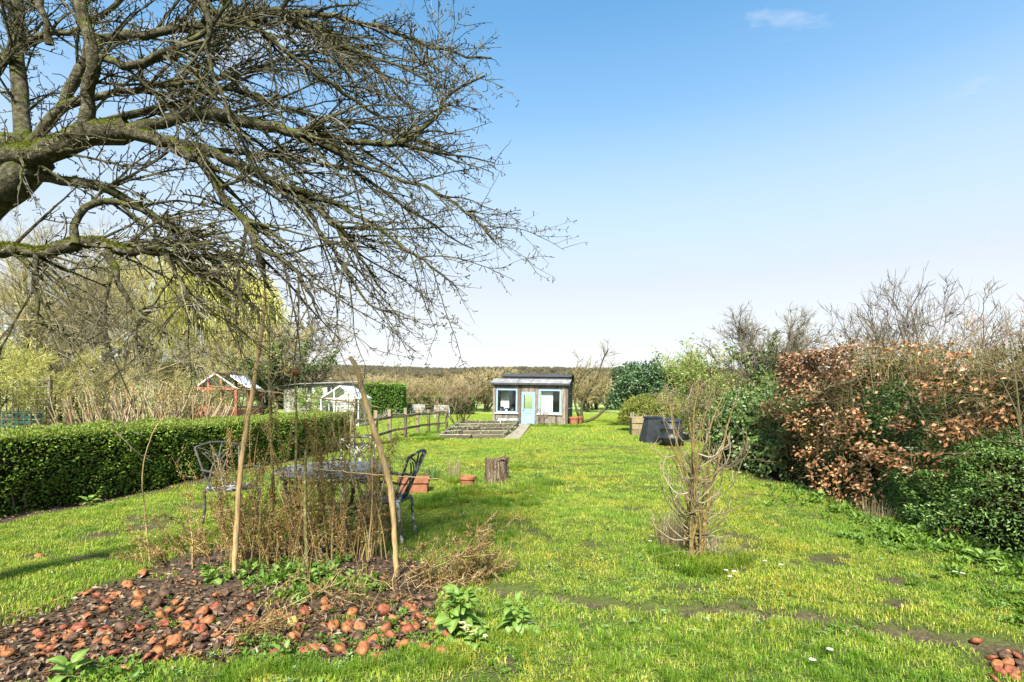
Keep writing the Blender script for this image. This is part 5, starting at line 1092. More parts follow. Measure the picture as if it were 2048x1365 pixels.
# other walls, floor
mb = MB(); mb.box((0.0, .002, 0), (.06, SD, 2.28)); mb.build('end_wall', M_tar, shed)
sw_ = thing; mb = MB(); mb.box((SW - .06, .002, 0), (SW, SD, 2.34)); wall = mb.build('end_wall', M_tar, shed)
mb = MB(); mb.box((SW + .002, .35, 1.78), (SW + .02, SD - .1, 1.80)); mb.box((SW + .002, .35, .95), (SW + .02, SD - .1, .97)); mb.build('batten', M_white, wall)
mb = MB(); mb.box((.06, SD - .06, 0), (1.30, SD, 2.55)); mb.box((2.75, SD - .06, 0), (SW - .06, SD, 2.55)); mb.box((1.30, SD - .06, 0), (2.75, SD, .75)); mb.box((1.30, SD - .06, 1.95), (2.75, SD, 2.55)); mb.build('rear_wall', M_panel, shed)
mb = MB(); mb.box((1.36, SD - .035, .80), (2.69, SD - .025, 1.90)); mb.build('rear_window_pane', M_glass, shed)
mb = MB(); mb.box((1.30, SD - .07, .75), (1.36, SD + .01, 1.95)); mb.box((2.69, SD - .07, .75), (2.75, SD + .01, 1.95)); mb.box((1.36, SD - .07, .75), (2.69, SD + .01, .80)); mb.box((1.36, SD - .07, 1.90), (2.69, SD + .01, 1.95)); mb.box((1.99, SD - .07, .80), (2.05, SD + .01, 1.90)); mb.build('rear_window_frame', M_blue, shed)
mb = MB(); mb.box((.06, .0, -.02), (SW - .06, SD, .06)); mb.build('floor_boards', M_timber, shed)
mb = MB(); mb.box((.06, .03, .06), (.09, SD - .06, 2.2)); mb.build('inner_lining', M_panel, shed)
mb = MB(); mb.box((2.72, .22, .10), (3.38, .28, 2.05)); mb.build('cupboard', M_panel, shed)
mb = MB(); mb.box((.30, .60, .80), (.80, .64, 2.05)); mb.build('pale_board', M_panel, shed)
mb = MB(); mb.box((.85, 1.2, .06), (1.15, 1.5, 2.1)); mb.build('tall_cabinet', M_tar, shed)
mb = MB(); mb.box((.1, .08, .66), (1.5, .55, .70)); mb.build('work_bench', M_timber, shed)
# frames, panes, sills, door
for (a, b, c, d) in WIN:
    mb = MB(); w_ = .085; y0, y1 = -.055, .03
    mb.box((a, y0, c), (a + w_, y1, d)); mb.box((b - w_, y0, c), (b, y1, d)); mb.box((a + w_, y0, c), (b - w_, y1, c + w_)); mb.box((a + w_, y0, d - w_), (b - w_, y1, d)); fr = mb.build('window_frame', M_blue, shed)
    mb = MB(); mb.box((a + w_, -.012, c + w_), (b - w_, -.006, d - w_)); mb.build('pane', M_glass, fr)
    mb = MB(); mb.box((a - .07, -.13, c - .055), (b + .07, -.03, c - .004)); mb.build('sill', M_white, fr)
    mb = MB(); mb.box((a - .04, -.06, d + .004), (b + .04, -.02, d + .035)); mb.build('drip_rail', M_tar, fr)
a, b, c, d = DOOR; mb = MB(); w_ = .055
mb.box((a, -.05, c), (a + w_, .02, d)); mb.box((b - w_, -.05, c), (b, .02, d)); mb.box((a + w_, -.05, d - w_), (b - w_, .02, d)); mb.build('door_frame', M_blue, shed)
mb = MB(); x0, x1 = a + w_ + .004, b - w_ - .004; st = .07
mb.box((x0, -.035, .03), (x0 + st, .005, d - w_ - .004)); mb.box((x1 - st, -.035, .03), (x1, .005, d - w_ - .004)); mb.box((x0 + st, -.035, d - .16), (x1 - st, .005, d - w_ - .004)); mb.box((x0 + st, -.035, .80), (x1 - st, .005, .90)); mb.box((x0 + st, -.035, .03), (x1 - st, .005, .15)); mb.box((x0 + st, -.02, .15), (x1 - st, -.005, .66)); mb.box((x0 + st, -.037, .66), (x1 - st, .003, .70)); mb.box((x0 + st, -.02, .70), (x1 - st, -.005, .80)); dr = mb.build('door', M_blue, shed)
mb = MB(); mb.box((x0 + st, -.018, .90), (x1 - st, -.012, d - .16)); mb.build('pane', M_glass, dr)
mb = MB(); mb.tube([(x0 + .035, -.035, .85), (x0 + .035, -.08, .85), (x0 + .11, -.085, .85)], .011, 6); mb.build('handle', M_black, dr)
# roof in two steps
mb = MB(); 
def slab3(mb, x0, x1, y0, z0, y1, z1, th): 
    V = [(x0, y0, z0), (x1, y0, z0), (x1, y1, z1), (x0, y1, z1)]; V += [(x, y, z - th) for x, y, z in V]; mb.add(V, [(0, 1, 2, 3), (7, 6, 5, 4), (0, 4, 5, 1), (1, 5, 6, 2), (2, 6, 7, 3), (3, 7, 4, 0)])
slab3(mb, -.14, SW + .10, -.22, 2.34, .78, 2.60, .05); rf = mb.build('lower_roof', M_felt, shed)
for k in range(5):
    x = .6 + k * .8; mb = MB(); slab3(mb, x, x + .02, -.2, 2.352, .76, 2.602, .008); mb.build('felt_seam', M_tar, rf)
mb = MB(); slab3(mb, -.16, SW + .12, -.235, 2.33, -.222, 2.335, .10); mb.build('gutter_board', M_tar, rf)
mb = MB(); mb.box((.35, .70, 2.58), (SW - .02, .76, 2.74)); mb.build('clerestory', M_tar, rf)
mb = MB(); slab3(mb, .25, SW + .08, .62, 2.76, 1.5, 2.90, .045); rf2 = mb.build('upper_roof', M_tar, shed)
mb = MB(); slab3(mb, .25, SW + .12, 1.502, 2.90, SD + .2, 2.50, .045); mb.build('rear_roof', M_tar, shed)
mb = MB(); slab3(mb, SW + .02, SW + .10, .62, 2.80, 1.5, 2.94, .03); mb.build('verge_board', M_tar, rf2)
mb = MB(); V = [(SW - .06, .02, 2.28), (SW, .02, 2.28), (SW, .7, 2.55), (SW - .06, .7, 2.55), (SW - .06, SD, 2.28), (SW, SD, 2.28), (SW, 1.5, 2.84), (SW - .06, 1.5, 2.84)]; mb.add(V, [(0, 1, 2, 3), (1, 5, 6, 2), (0, 3, 7, 4)], ); mb.build('gable', M_tar, shed)
mb = MB(); mb.bar((SW + .1, SD - .1, 2.5), (SW + .75, SD - .1, 2.5), .04, .04); mb.bar((SW + .72, SD - .1, 2.5), (SW + .72, SD - .1, 2.38), .04, .04); mb.build('gutter_pipe', M_black, shed)
mb = MB(); mb.box((0, -.02, -.08), (SW, .0, -.002)); mb.build('sole_plate', M_timber, shed)
# things on the bench behind the left window
def local(x, y, z):
    M = Matrix.Translation(shed.location) @ shed.rotation_euler.to_matrix().to_4x4(); return M @ Vector((x, y, z))
for k, (x, sx_, sz, lb) in enumerate([(.34, .26, .26, 'black boxy appliance on the bench behind the left shed window'), (.66, .24, .18, 'squat black machine with pale dial behind the left shed window'), (1.0, .26, .22, 'dark storage box at the right end of the shed window bench')]):
    q = local(x + .1, .25, .702); t_ = thing('bench_appliance', lb, 'appliance', q, R_(-13)); mb = MB(); mb.box((-sx_ / 2, -.12, 0), (sx_ / 2, .12, sz)); mb.box((-sx_ / 2 + .03, -.09, sz + .001), (sx_ / 2 - .03, .09, sz + .03)); mb.build('casing', M_black, t_)
    mb = MB(); mb.lathe([(0, 0), (.06, 0), (.06, .01), (0, .01)], 14, M=Matrix.Translation((0, -.121, sz / 2)) @ Matrix.Rotation(R_(90), 4, 'X')); mb.build('dial', M_white if k == 1 else M_grey, t_)
# cold frame and small pots by the shed
def cold_frame():
    q = gp(1000, 853); t_ = thing('cold_frame', 'low white cold frame with glass lid in front of the shed', 'cold frame', (q[0] - .25, 27.6, 0), R_(-10)); mb = MB()
    mb.box((0, 0, 0), (1.15, .03, .24)); mb.box((0, .57, 0), (1.15, .6, .34)); mb.box((0, .03, 0), (.03, .57, .28)); mb.box((1.12, .03, 0), (1.15, .57, .28)); mb.build('white_sides', M_white, t_)
    mb = MB(); slab3(mb, -.02, 1.17, -.02, .262, .62, .362, .012); mb.build('glass_lid', M_glass, t_)
    mb = MB()
    for x in (-.02, .56, 1.13): slab3(mb, x, x + .04, -.02, .278, .62, .378, .014)
    mb.build('lid_bar', M_grey, t_)
cold_frame()

# ================================================================== STEPPED TIMBER BEDS AND PATH
ter = thing('timber_terrace', 'stepped raised beds of rotten mossy timbers in front of the shed', 'raised bed', (-1.3, 22, 0)); g = rg(621)
rows = [(18.6, -2.62, -.35), (20.0, -2.6, -.2), (21.7, -2.58, -.02), (23.6, -2.55, .15), (25.8, -2.5, .3)]
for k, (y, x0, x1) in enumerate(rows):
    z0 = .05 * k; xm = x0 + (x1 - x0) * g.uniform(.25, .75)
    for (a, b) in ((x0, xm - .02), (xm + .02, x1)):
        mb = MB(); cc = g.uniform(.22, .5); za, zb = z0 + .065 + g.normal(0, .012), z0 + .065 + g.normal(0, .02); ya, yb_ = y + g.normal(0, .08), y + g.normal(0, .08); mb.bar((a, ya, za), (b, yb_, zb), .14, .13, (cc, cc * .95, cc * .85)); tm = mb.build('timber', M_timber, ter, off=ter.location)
        mb = MB(); c2 = g.uniform(.9, 1.6); mb.bar((a, ya - .01, za + .078), (b, yb_ - .01, zb + .078), .15, .024, (c2, c2, c2 * .95)); mb.build('pale_top_bar', M_timber, tm, off=ter.location)  # paler bar laid along the top of each darker timber
    if k < 4:
        y2 = rows[k + 1][0]; mb = MB(); V = [(x0 + .1, y + .09, z0 + .02), (x1 - .1, y + .09, z0 + .02), (x1 - .05, y2 - .09, z0 + .04), (x0 + .1, y2 - .09, z0 + .04)]; mb.add(V, [(0, 1, 2, 3)]); mb.build('soil_fill', M_soil, ter, off=ter.location)
        for s, x in ((-1, x0), (1, x1)):
            mb = MB(); cc = g.uniform(.35, .8); mb.bar((x, y + .1, z0 + .08), (x + (rows[k + 1][1] - x0 if s < 0 else rows[k + 1][2] - x1), y2 - .1, z0 + .10), .12, .17, (cc,) * 3); mb.build('side_timber', M_timber, ter, off=ter.location)
mb = MB(); n = 800; yy_ = g.uniform(18.3, 25.8, n); xx_ = g.uniform(-2.7, .2, n); zz_ = .05 + .05 * np.floor((yy_ - 18.5) / 1.8)
wc = np.array([(0.16, 0.25, 0.06), (0.26, 0.22, 0.12), (0.38, 0.33, 0.22), (0.10, 0.17, 0.04)])
mb.leaves(np.stack([xx_, yy_, zz_ + .1 + g.random(n) * .06], 1), nrm(rdir(g, n) + np.array([0, 0, .6])), rdir(g, n), g.uniform(.04, .11, n), g.uniform(.02, .05, n), wc[g.integers(0, 4, n)]); mb.build('bed_weeds', M_leaf, ter, off=ter.location, kind='stuff')
mb = MB(); xs0 = [(-.32, .28, 18.3), (-.12, .50, 21), (.1, .75, 24), (.3, 1.0, 27.2)]
V = []
for (a, b, y) in xs0: V += [(a, y, .03 + (y - 18.3) * .008), (b, y, .03 + (y - 18.3) * .008)]
V += [(v[0], v[1], -.05) for v in V]; mb.add(V, [(0, 1, 3, 2), (2, 3, 5, 4), (4, 5, 7, 6), (0, 8, 9, 1), (1, 9, 11, 3), (3, 11, 13, 5), (5, 13, 15, 7), (8, 0, 2, 10), (10, 2, 4, 12), (12, 4, 6, 14)]); pth = mb.build('path', M_concrete); pth['kind'] = 'structure'

# ================================================================== FENCE
fx = [(-4.72, 15.9), (-4.75, 17.6), (-4.62, 19.3), (-4.25, 20.4), (-3.95, 21.3), (-3.6, 22.2), (-3.25, 23.2), (-2.95, 24.1)]
fx = [(gp(px, py)[0], gp(px, py)[1]) for px, py in [(752, 893), (779, 881), (811, 876), (835, 870), (857, 866), (876, 863), (893, 861)]]
fx = [(-4.55, 14.6)] + fx
fence = thing('post_and_rail_fence', 'wooden post and rail fence running from the hedge end toward the shed', 'fence', (fx[3][0], fx[3][1], 0)); g = rg(631); off = fence.location
for (x, y) in fx:
    h = 1.05 + g.normal(0, .04); mb = MB(); cc = g.uniform(.8, 1.2); mb.box((x - .055, y - .055, -.05), (x + .055, y + .055, h), (cc,) * 3); mb.build('post', M_post, fence, off=off)
for (a, b) in zip(fx[:-1], fx[1:]):
    for z in (.82, .36):
        mb = MB(); cc = g.uniform(.7, 1.1); mb.bar((a[0] + .085, a[1], z + g.normal(0, .015)), (b[0] + .085, b[1] - .01, z + g.normal(0, .015)), .04, .085, (cc,) * 3); mb.build('rail', M_post, fence, off=off)
mb = MB(); g2_ = np.linspace(0, 1, 5)
for z in (.15, .55, .68):
    mb.tube([(x - .065, y, z) for x, y in fx], .004, 4)
mb.build('wire', M_grey, fence, off=off, kind='stuff')
# gnarled dead climber along the fence top
P = np.array([[(x - .09 + g.normal(0, .05), y + g.normal(0, .1), .86 + g.normal(0, .05)) for x, y in fx for _ in (0, 1)]]); q, r = spline(P[0], .02, 60); q += g.normal(0, .015, q.shape)
a1, r1_ = grow(g, q[None], (r)[None], 120, (0, 1), (.1, .4), (30, 90), 4, .3, (0, 0, .1), .35, .5, rmin=.004)
mb = MB(); mb.tubes(q[None], r[None], 5, (.30, .25, .2)); mb.tubes(a1, r1_, 3, (.34, .29, .23)); o = mb.build('dead_climber', M_twig); tag(o, 'grey dead climber trained along the fence top rail', 'climber')

# ================================================================== COMPOST CORNER
def crate():
    b = gp(1285, 872); t_ = thing('compost_crate', 'slatted wooden compost crate beside the black bins', 'crate', (b[0] - .35, b[1] + .2, 0), R_(-8)); g = rg(641); W_, D_, H = 1.25, 1.1, .72
    for k in range(3):
        z = .03 + k * .24
        for nm, (p, q) in {'front': ((0, 0), (W_, 0)), 'rear': ((0, D_), (W_, D_)), 'l': ((0, .03), (0, D_ - .03)), 'r': ((W_, .03), (W_, D_ - .03))}.items():
            mb = MB(); cc = g.uniform(.8, 1.4); zz2 = z + g.normal(0, .012); mb.bar((p[0], p[1], zz2 + .1), (q[0], q[1], zz2 + .1 + g.normal(0, .012)), .03, .205, (cc, cc * .95, cc * .9)); mb.build('board', M_post, t_)
    for (x, y) in ((.0, .0), (W_, 0), (0, D_), (W_, D_)):
        mb = MB(); mb.bar((x + (.05 if x == 0 else -.05), y + (.05 if y == 0 else -.05), 0), (x + (.04 if x == 0 else -.05), y + (.05 if y == 0 else -.05), H + g.uniform(.05, .3)), .06, .06); mb.build('corner_post', M_timber, t_)
    mb = MB(); mb.box((.03, .03, .0), (W_ - .03, D_ - .03, .5)); mb.build('compost_fill', M_soil, t_)
    n = 60; P = np.zeros((n, 4, 3)); P[:, 0] = np.stack([g.uniform(.1, 1.15, n), g.uniform(.1, 1, n), g.uniform(.5, .7, n)], 1); D = nrm(np.stack([g.normal(0, 1, n), g.normal(0, 1, n), g.uniform(0, .5, n)], 1))
    for k in range(1, 4): D = nrm(D + g.normal(0, .2, (n, 3))); P[:, k] = P[:, k - 1] + D * .14
    mb = MB(); mb.tubes(P, np.repeat([[.008, .007, .006, .004]], n, 0), 4, (.5, .40, .26)); mb.build('prunings', M_twig, t_, kind='stuff')
crate()
def bin_a(): # square tapered
    b = gp(1310, 886); t_ = thing('compost_bin', 'square tapered black plastic compost bin next to the wooden crate', 'compost bin', (b[0], b[1] + .2, 0), .15); mb = MB()
    def ring(s, z, c=.08): return [(s - c, -s, z), (s, -s + c, z), (s, s - c, z), (s - c, s, z), (-s + c, s, z), (-s, s - c, z), (-s, -s + c, z), (-s + c, -s, z)]
    V = []; 
    for s, z in ((.40, 0), (.385, .04), (.36, .2), (.355, .205), (.30, .55), (.295, .555), (.25, .80)): V += ring(s, z)
    i = np.arange(56).reshape(7, 8); mb.add(V, np.stack([i[:-1], np.roll(i[:-1], -1, 1), np.roll(i[1:], -1, 1), i[1:]], -1).reshape(-1, 4)); mb.build('bin_body', M_black, t_)
    mb = MB(); V = ring(.28, .802) + ring(.28, .85) + ring(.20, .875); i = np.arange(24).reshape(3, 8); mb.add(V, np.stack([i[:-1], np.roll(i[:-1], -1, 1), np.roll(i[1:], -1, 1), i[1:]], -1).reshape(-1, 4)); mb.add(ring(.2, .875), [(0, 1, 2, 3), (0, 3, 4, 7), (4, 5, 6, 7)]); mb.build('lid', M_black, t_)
    mb = MB(); mb.box((-.14, -.40, .03), (.14, -.372, .22)); mb.build('hatch', M_black, t_)
bin_a()
def bin_b():
    b = gp(1333, 892); t_ = thing('compost_bin', 'round ribbed black plastic compost bin with domed lid', 'compost bin', (b[0] + .15, b[1], 0)); mb = MB()
    mb.lathe([(0, 0), (.37, 0), (.365, .22), (.385, .24), (.385, .28), (.355, .30), (.34, .5), (.355, .52), (.355, .56), (.325, .58), (.31, .74)], 28); mb.build('bin_body', M_black, t_, True)
    mb = MB(); mb.lathe([(.335, .742), (.34, .80), (.30, .825), (.18, .85), (.0, .855)], 28); ld = mb.build('lid', M_black, t_, True)
    mb = MB(); mb.lathe([(.07, .852), (.07, .89), (.0, .895)], 14); mb.build('knob', M_black, ld, True)
bin_b()
def bucket():
    b = gp(1368, 885); t_ = thing('bucket', 'grey plastic bucket against the ivy beyond the black bins', 'bucket', (b[0], b[1], 0)); mb = MB(); mb.lathe([(0, .005), (.13, 0), (.17, .3), (.185, .3), (.185, .33), (.165, .33), (.125, .02), (0, .02)], 20); mb.build('bucket_body', M_grey, t_, True)
    mb = MB(); a = np.linspace(0, np.pi, 15); mb.tube(np.stack([.18 * np.cos(a), .10 * np.sin(a), .31 - .12 * np.sin(a)], 1) + np.array([0, -.1, 0]), .005, 5); mb.build('handle', M_black, t_)
bucket()

# ================================================================== BUILDINGS BEHIND THE HEDGE
def glasshouse(name, label, x0, y0, W_, Ln, eave, ridge, mframe, roofpanes, base, rot=0.0, mroof=M_hazeglass):
    t_ = thing(name, label, 'greenhouse', (x0, y0, 0), rot); b = .038 if name != 'red_greenhouse' else .09
    for k, (x, y) in enumerate([(0, 0), (W_, 0), (0, Ln), (W_, Ln), (W_, Ln * .5), (0, Ln * .5)]):
        mb = MB(); mb.bar((x, y, 0), (x, y, eave), b, b); mb.build('post', mframe, t_)
    for y in (0, Ln):
        mb = MB(); mb.bar((W_ * .35, y, 0), (W_ * .35, y, eave + (ridge - eave) * .65), b * .8, b * .8); mb.build('post', mframe, t_); mb = MB(); mb.bar((W_ * .65, y, 0), (W_ * .65, y, eave + (ridge - eave) * .65), b * .8, b * .8); mb.build('post', mframe, t_)
    for (p, q) in [((0, 0, eave), (0, Ln, eave)), ((W_, 0, eave), (W_, Ln, eave)), ((0, 0, eave - .001), (W_, 0, eave - .001)), ((0, Ln, eave), (W_, Ln, eave)), ((W_ / 2, -.05, ridge), (W_ / 2, Ln + .05, ridge)), ((0, 0, base), (W_, 0, base)), ((0, 0, base), (0, Ln, base)), ((W_, 0, base), (W_, Ln, base))]:
        mb = MB(); mb.bar(p, q, b, b); mb.build('rail', mframe, t_)
    for s in (0, 1):
        xe = -.06 if s == 0 else W_ + .06
        for k in range(roofpanes + 1):
            y = Ln * k / roofpanes; mb = MB(); mb.bar((xe, y, eave - .02), (W_ / 2, y, ridge), .045, .045); mb.build('rafter', M_white, t_)
        for k in range(roofpanes):
            if name == 'red_greenhouse' and s == 1 and k == 0: continue
            y0_, y1_ = Ln * k / roofpanes + .03, Ln * (k + 1) / roofpanes - .03; mb = MB(); V = [(xe, y0_, eave + .012), (xe, y1_, eave + .012), (W_ / 2, y1_, ridge + .03), (W_ / 2, y0_, ridge + .03)]; V += [(v[0], v[1], v[2] - .008) for v in V]; mb.add(V, [(0, 1, 2, 3), (7, 6, 5, 4), (0, 4, 5, 1), (2, 6, 7, 3), (1, 5, 6, 2), (3, 7, 4, 0)]); mb.build('roof_pane', mroof, t_)
    for k, (p0, p1) in enumerate([((.03, .0), (W_ * .33, 0)), ((W_ * .37, 0), (W_ * .63, 0)), ((W_ * .67, 0), (W_ - .03, 0)), ((W_, .03), (W_, Ln * .48)), ((W_, Ln * .52), (W_, Ln - .03))]):
        mb = MB(); mb.bar((p0[0], p0[1], (base + eave) / 2), (p1[0], p1[1], (base + eave) / 2), .006, eave - base - .06); mb.build('pane', M_glass, t_)
    if base > .2:
        mb = MB(); mb.bar((0, 0, base / 2 - .03), (W_, 0, base / 2 - .03), .03, base - .08); mb.bar((W_, 0, base / 2 - .03), (W_, Ln, base / 2 - .03), .03, base - .08); mb.bar((0, 0, base / 2 - .03), (0, Ln, base / 2 - .03), .03, base - .08); mb.build('base_panel', mframe, t_)
    mb = MB(); mb.box((.1, .4, .72), (W_ - .1, .75, .76)); mb.box((.15, .45, 0), (.2, .7, .72)); mb.box((W_ - .2, .45, 0), (W_ - .15, .7, .72)); mb.build('staging', M_timber, t_)
    return t_
Y = 17.6; glasshouse('red_greenhouse', 'small greenhouse with red timber frame and pale glass roof behind the hedge', (388 - 1024) / 1024 * Y, Y, 1.45, 1.75, 1.80, 2.32, M_red, 2, 1.15)
Y = 26.0; glasshouse('white_greenhouse', 'white-framed greenhouse with whitewashed roof beside the weatherboard outbuilding', (642 - 1024) / 1024 * Y, Y, 1.9, 2.3, 1.45, 2.08, M_white, 3, .1)
def outbuilding():
    Y = 29.5; x0 = (567 - 1024) / 1024 * Y; t_ = thing('weatherboard_outbuilding', 'grey weatherboard outbuilding with a shallow roof behind the hedge', 'outbuilding', (x0, Y, 0), R_(2)); g = rg(651); W_ = 4.1; H = 2.28
    mb = MB(); mb.box((.9, .02, 0), (W_, 2.2, H - .02)); mb.box((.02, .02, 0), (.9, 2.2, H - .25)); mb.build('inner_wall', M_timber, t_)
    n = 15
    for k in range(n):
        z = k * H / n
        for (a, b) in ([(.92, 1.75), (1.75, W_)] if not 1.62 < z < 2.02 else [(.92, 1.06), (1.62, 2.5), (2.95, W_)]):
            mb = MB(); cc = g.uniform(.75, 1.25); V = [(a, -.035, z), (b, -.035, z), (b, -.008, z + H / n), (a, -.008, z + H / n), (a, .015, z), (b, .015, z), (b, .015, z + H / n), (a, .015, z + H / n)]; mb.add(V, [(0, 1, 2, 3), (0, 4, 5, 1), (1, 5, 6, 2), (3, 2, 6, 7), (4, 0, 3, 7)], col=(cc, cc, cc * .97)); mb.build('weatherboard', M_hwood, t_)
    for (a, b) in ((1.06, 1.62), (2.5, 2.95)):
        mb = MB(); mb.box((a, -.01, 1.68), (b, .018, 2.06)); w_ = mb.build('window', M_black, t_); mb = MB(); mb.box(((a + b) / 2 - .02, -.03, 1.68), ((a + b) / 2 + .02, -.012, 2.06)); mb.build('glazing_bar', M_hwood, w_)
    for k in range(5):
        x = .02 + k * .176; mb = MB(); cc = g.uniform(1.1, 1.5); mb.box((x, -.03, .0), (x + .168, .0, 1.98), (cc,) * 3); mb.build('door_board', M_hwood, t_)
    mb = MB(); V = [(-.4, -.25, 2.12), (.9, -.25, 2.30), (W_ + .2, -.25, 2.42), (-.4, 2.4, 2.2), (.9, 2.4, 2.40), (W_ + .2, 2.4, 2.55)]; V += [(v[0], v[1], v[2] - .05) for v in V]; mb.add(V, [(0, 1, 4, 3), (1, 2, 5, 4), (6, 9, 10, 7), (7, 10, 11, 8), (0, 6, 7, 1), (1, 7, 8, 2), (2, 8, 11, 5), (0, 3, 9, 6)]); mb.build('roof', M_felt, t_)
outbuilding()
# clipped blocks and benches beyond
LAU = np.array([(0.09, 0.19, 0.03), (0.13, 0.25, 0.04), (0.18, 0.30, 0.05), (0.06, 0.13, 0.025)])
Y = 37.0; hedge_block('laurel_block', 'tall square clipped laurel block with bright green leaves', ((765 - 1024) / 1024 * Y, Y + 1, 0), R_(4), 2.55, 2.0, 2.45, 7000, (.17, .09), LAU, 661, bump_=.06, core=.16, ns=1.2, topcols=np.array([(0.26, 0.34, 0.06), (0.20, 0.30, 0.05)]))
YEW = np.array([(0.035, 0.075, 0.018), (0.05, 0.10, 0.022), (0.065, 0.12, 0.025)])
Y = 44.0; hedge_block('yew_block', 'dark green clipped hedge block behind the wooden garden seats', ((895 - 1024) / 1024 * Y, Y + 1, 0), 0, 4.3, 1.6, 1.55, 6000, (.14, .07), YEW, 662, bump_=.03, core=.14, ns=1.2, topcols=np.array([(0.15, 0.20, 0.04)]))
Y = 44.0; hedge_block('yew_block', 'low dark green clipped hedge sloping between laurel block and garden seats', ((812 - 1024) / 1024 * Y, Y, 0), .3, 1.5, 1.1, 1.0, 2200, (.14, .07), YEW, 663, bump_=.06, core=.14, ns=1.2, topcols=np.array([(0.20, 0.22, 0.05)]))
def bench(label, px, rot, Y=40.0):
    t_ = thing('wooden_armchair', label, 'armchair', ((px - 1024) / 1024 * Y, Y, 0), rot); W_ = .5
    for s in (-1, 1):
        mb = MB(); mb.bar((s * W_, .25, 0), (s * W_, .32, .95), .07, .07); mb.build('leg', M_benchwood, t_); mb = MB(); mb.bar((s * W_, -.25, 0), (s * W_, -.25, .62), .07, .07); mb.build('leg', M_benchwood, t_); mb = MB(); mb.bar((s * W_, -.32, .64), (s * W_, .28, .66), .10, .04); mb.build('armrest', M_benchwood, t_)
    for k in range(4): mb = MB(); mb.bar((-W_ + .04, -.2 + k * .13, .43), (W_ - .04, -.2 + k * .13, .43), .11, .03); mb.build('seat_slat', M_benchwood, t_)
    for k in range(4): mb = MB(); mb.bar((-W_ + .04, .27 + .015 * k, .55 + k * .115), (W_ - .04, .27 + .015 * k, .55 + k * .115), .03, .09); mb.build('back_slat', M_benchwood, t_)
bench('silvered wooden garden seat beside the laurel block', 834, R_(-15)); bench('silvered wooden garden seat near the end of the fence', 884, R_(12), 37)
# trellis and crates at the far left
def trellis():
    Y = 15.0; x0 = (-60 - 1024) / 1024 * Y; t_ = thing('trellis', 'weathered square trellis panel behind the low hedge', 'trellis', (x0, Y, 0), R_(3)); g = rg(671)
    for k in range(14): mb = MB(); mb.bar((k * .17, 0, .2), (k * .17 + g.normal(0, .01), 0, 2.05), .028, .018); mb.build('upright_slat', M_timber, t_)
    for k in range(10): mb = MB(); mb.bar((0, -.02, .3 + k * .19), (2.22, -.02, .3 + k * .19), .018, .026); mb.build('cross_slat', M_timber, t_)
    for x in (2.2, -.05): mb = MB(); mb.bar((x, .04, 0), (x, .04, 2.15), .09, .09); mb.build('post', M_post, t_)
trellis()
for k, (px, lb) in enumerate([(30, 'teal plastic crate behind the trellis'), (58, 'teal plastic crate nearer the trellis post')]):
    Y = 15.8 - .15 * k; t_ = thing('plastic_crate', lb, 'crate', ((px - 1024) / 1024 * Y, Y, 0), .1 * k); mb = MB()
    for z in np.arange(0, 1.05, .14): mb.box((-.22, -.2, z), (.22, -.17, z + .10)); mb.box((-.22, .17, z), (.22, .2, z + .10)); mb.box((-.22, -.168, z), (-.19, .168, z + .10)); mb.box((.19, -.168, z), (.22, .168, z + .10))
    for x in (-.21, .18):
        for y in (-.198, .168): mb.box((x, y, 0), (x + .03, y + .03, 1.05))
    mb.box((-.19, -.17, .01), (.19, .17, .03)); mb.build('crate_body', M_teal, t_)

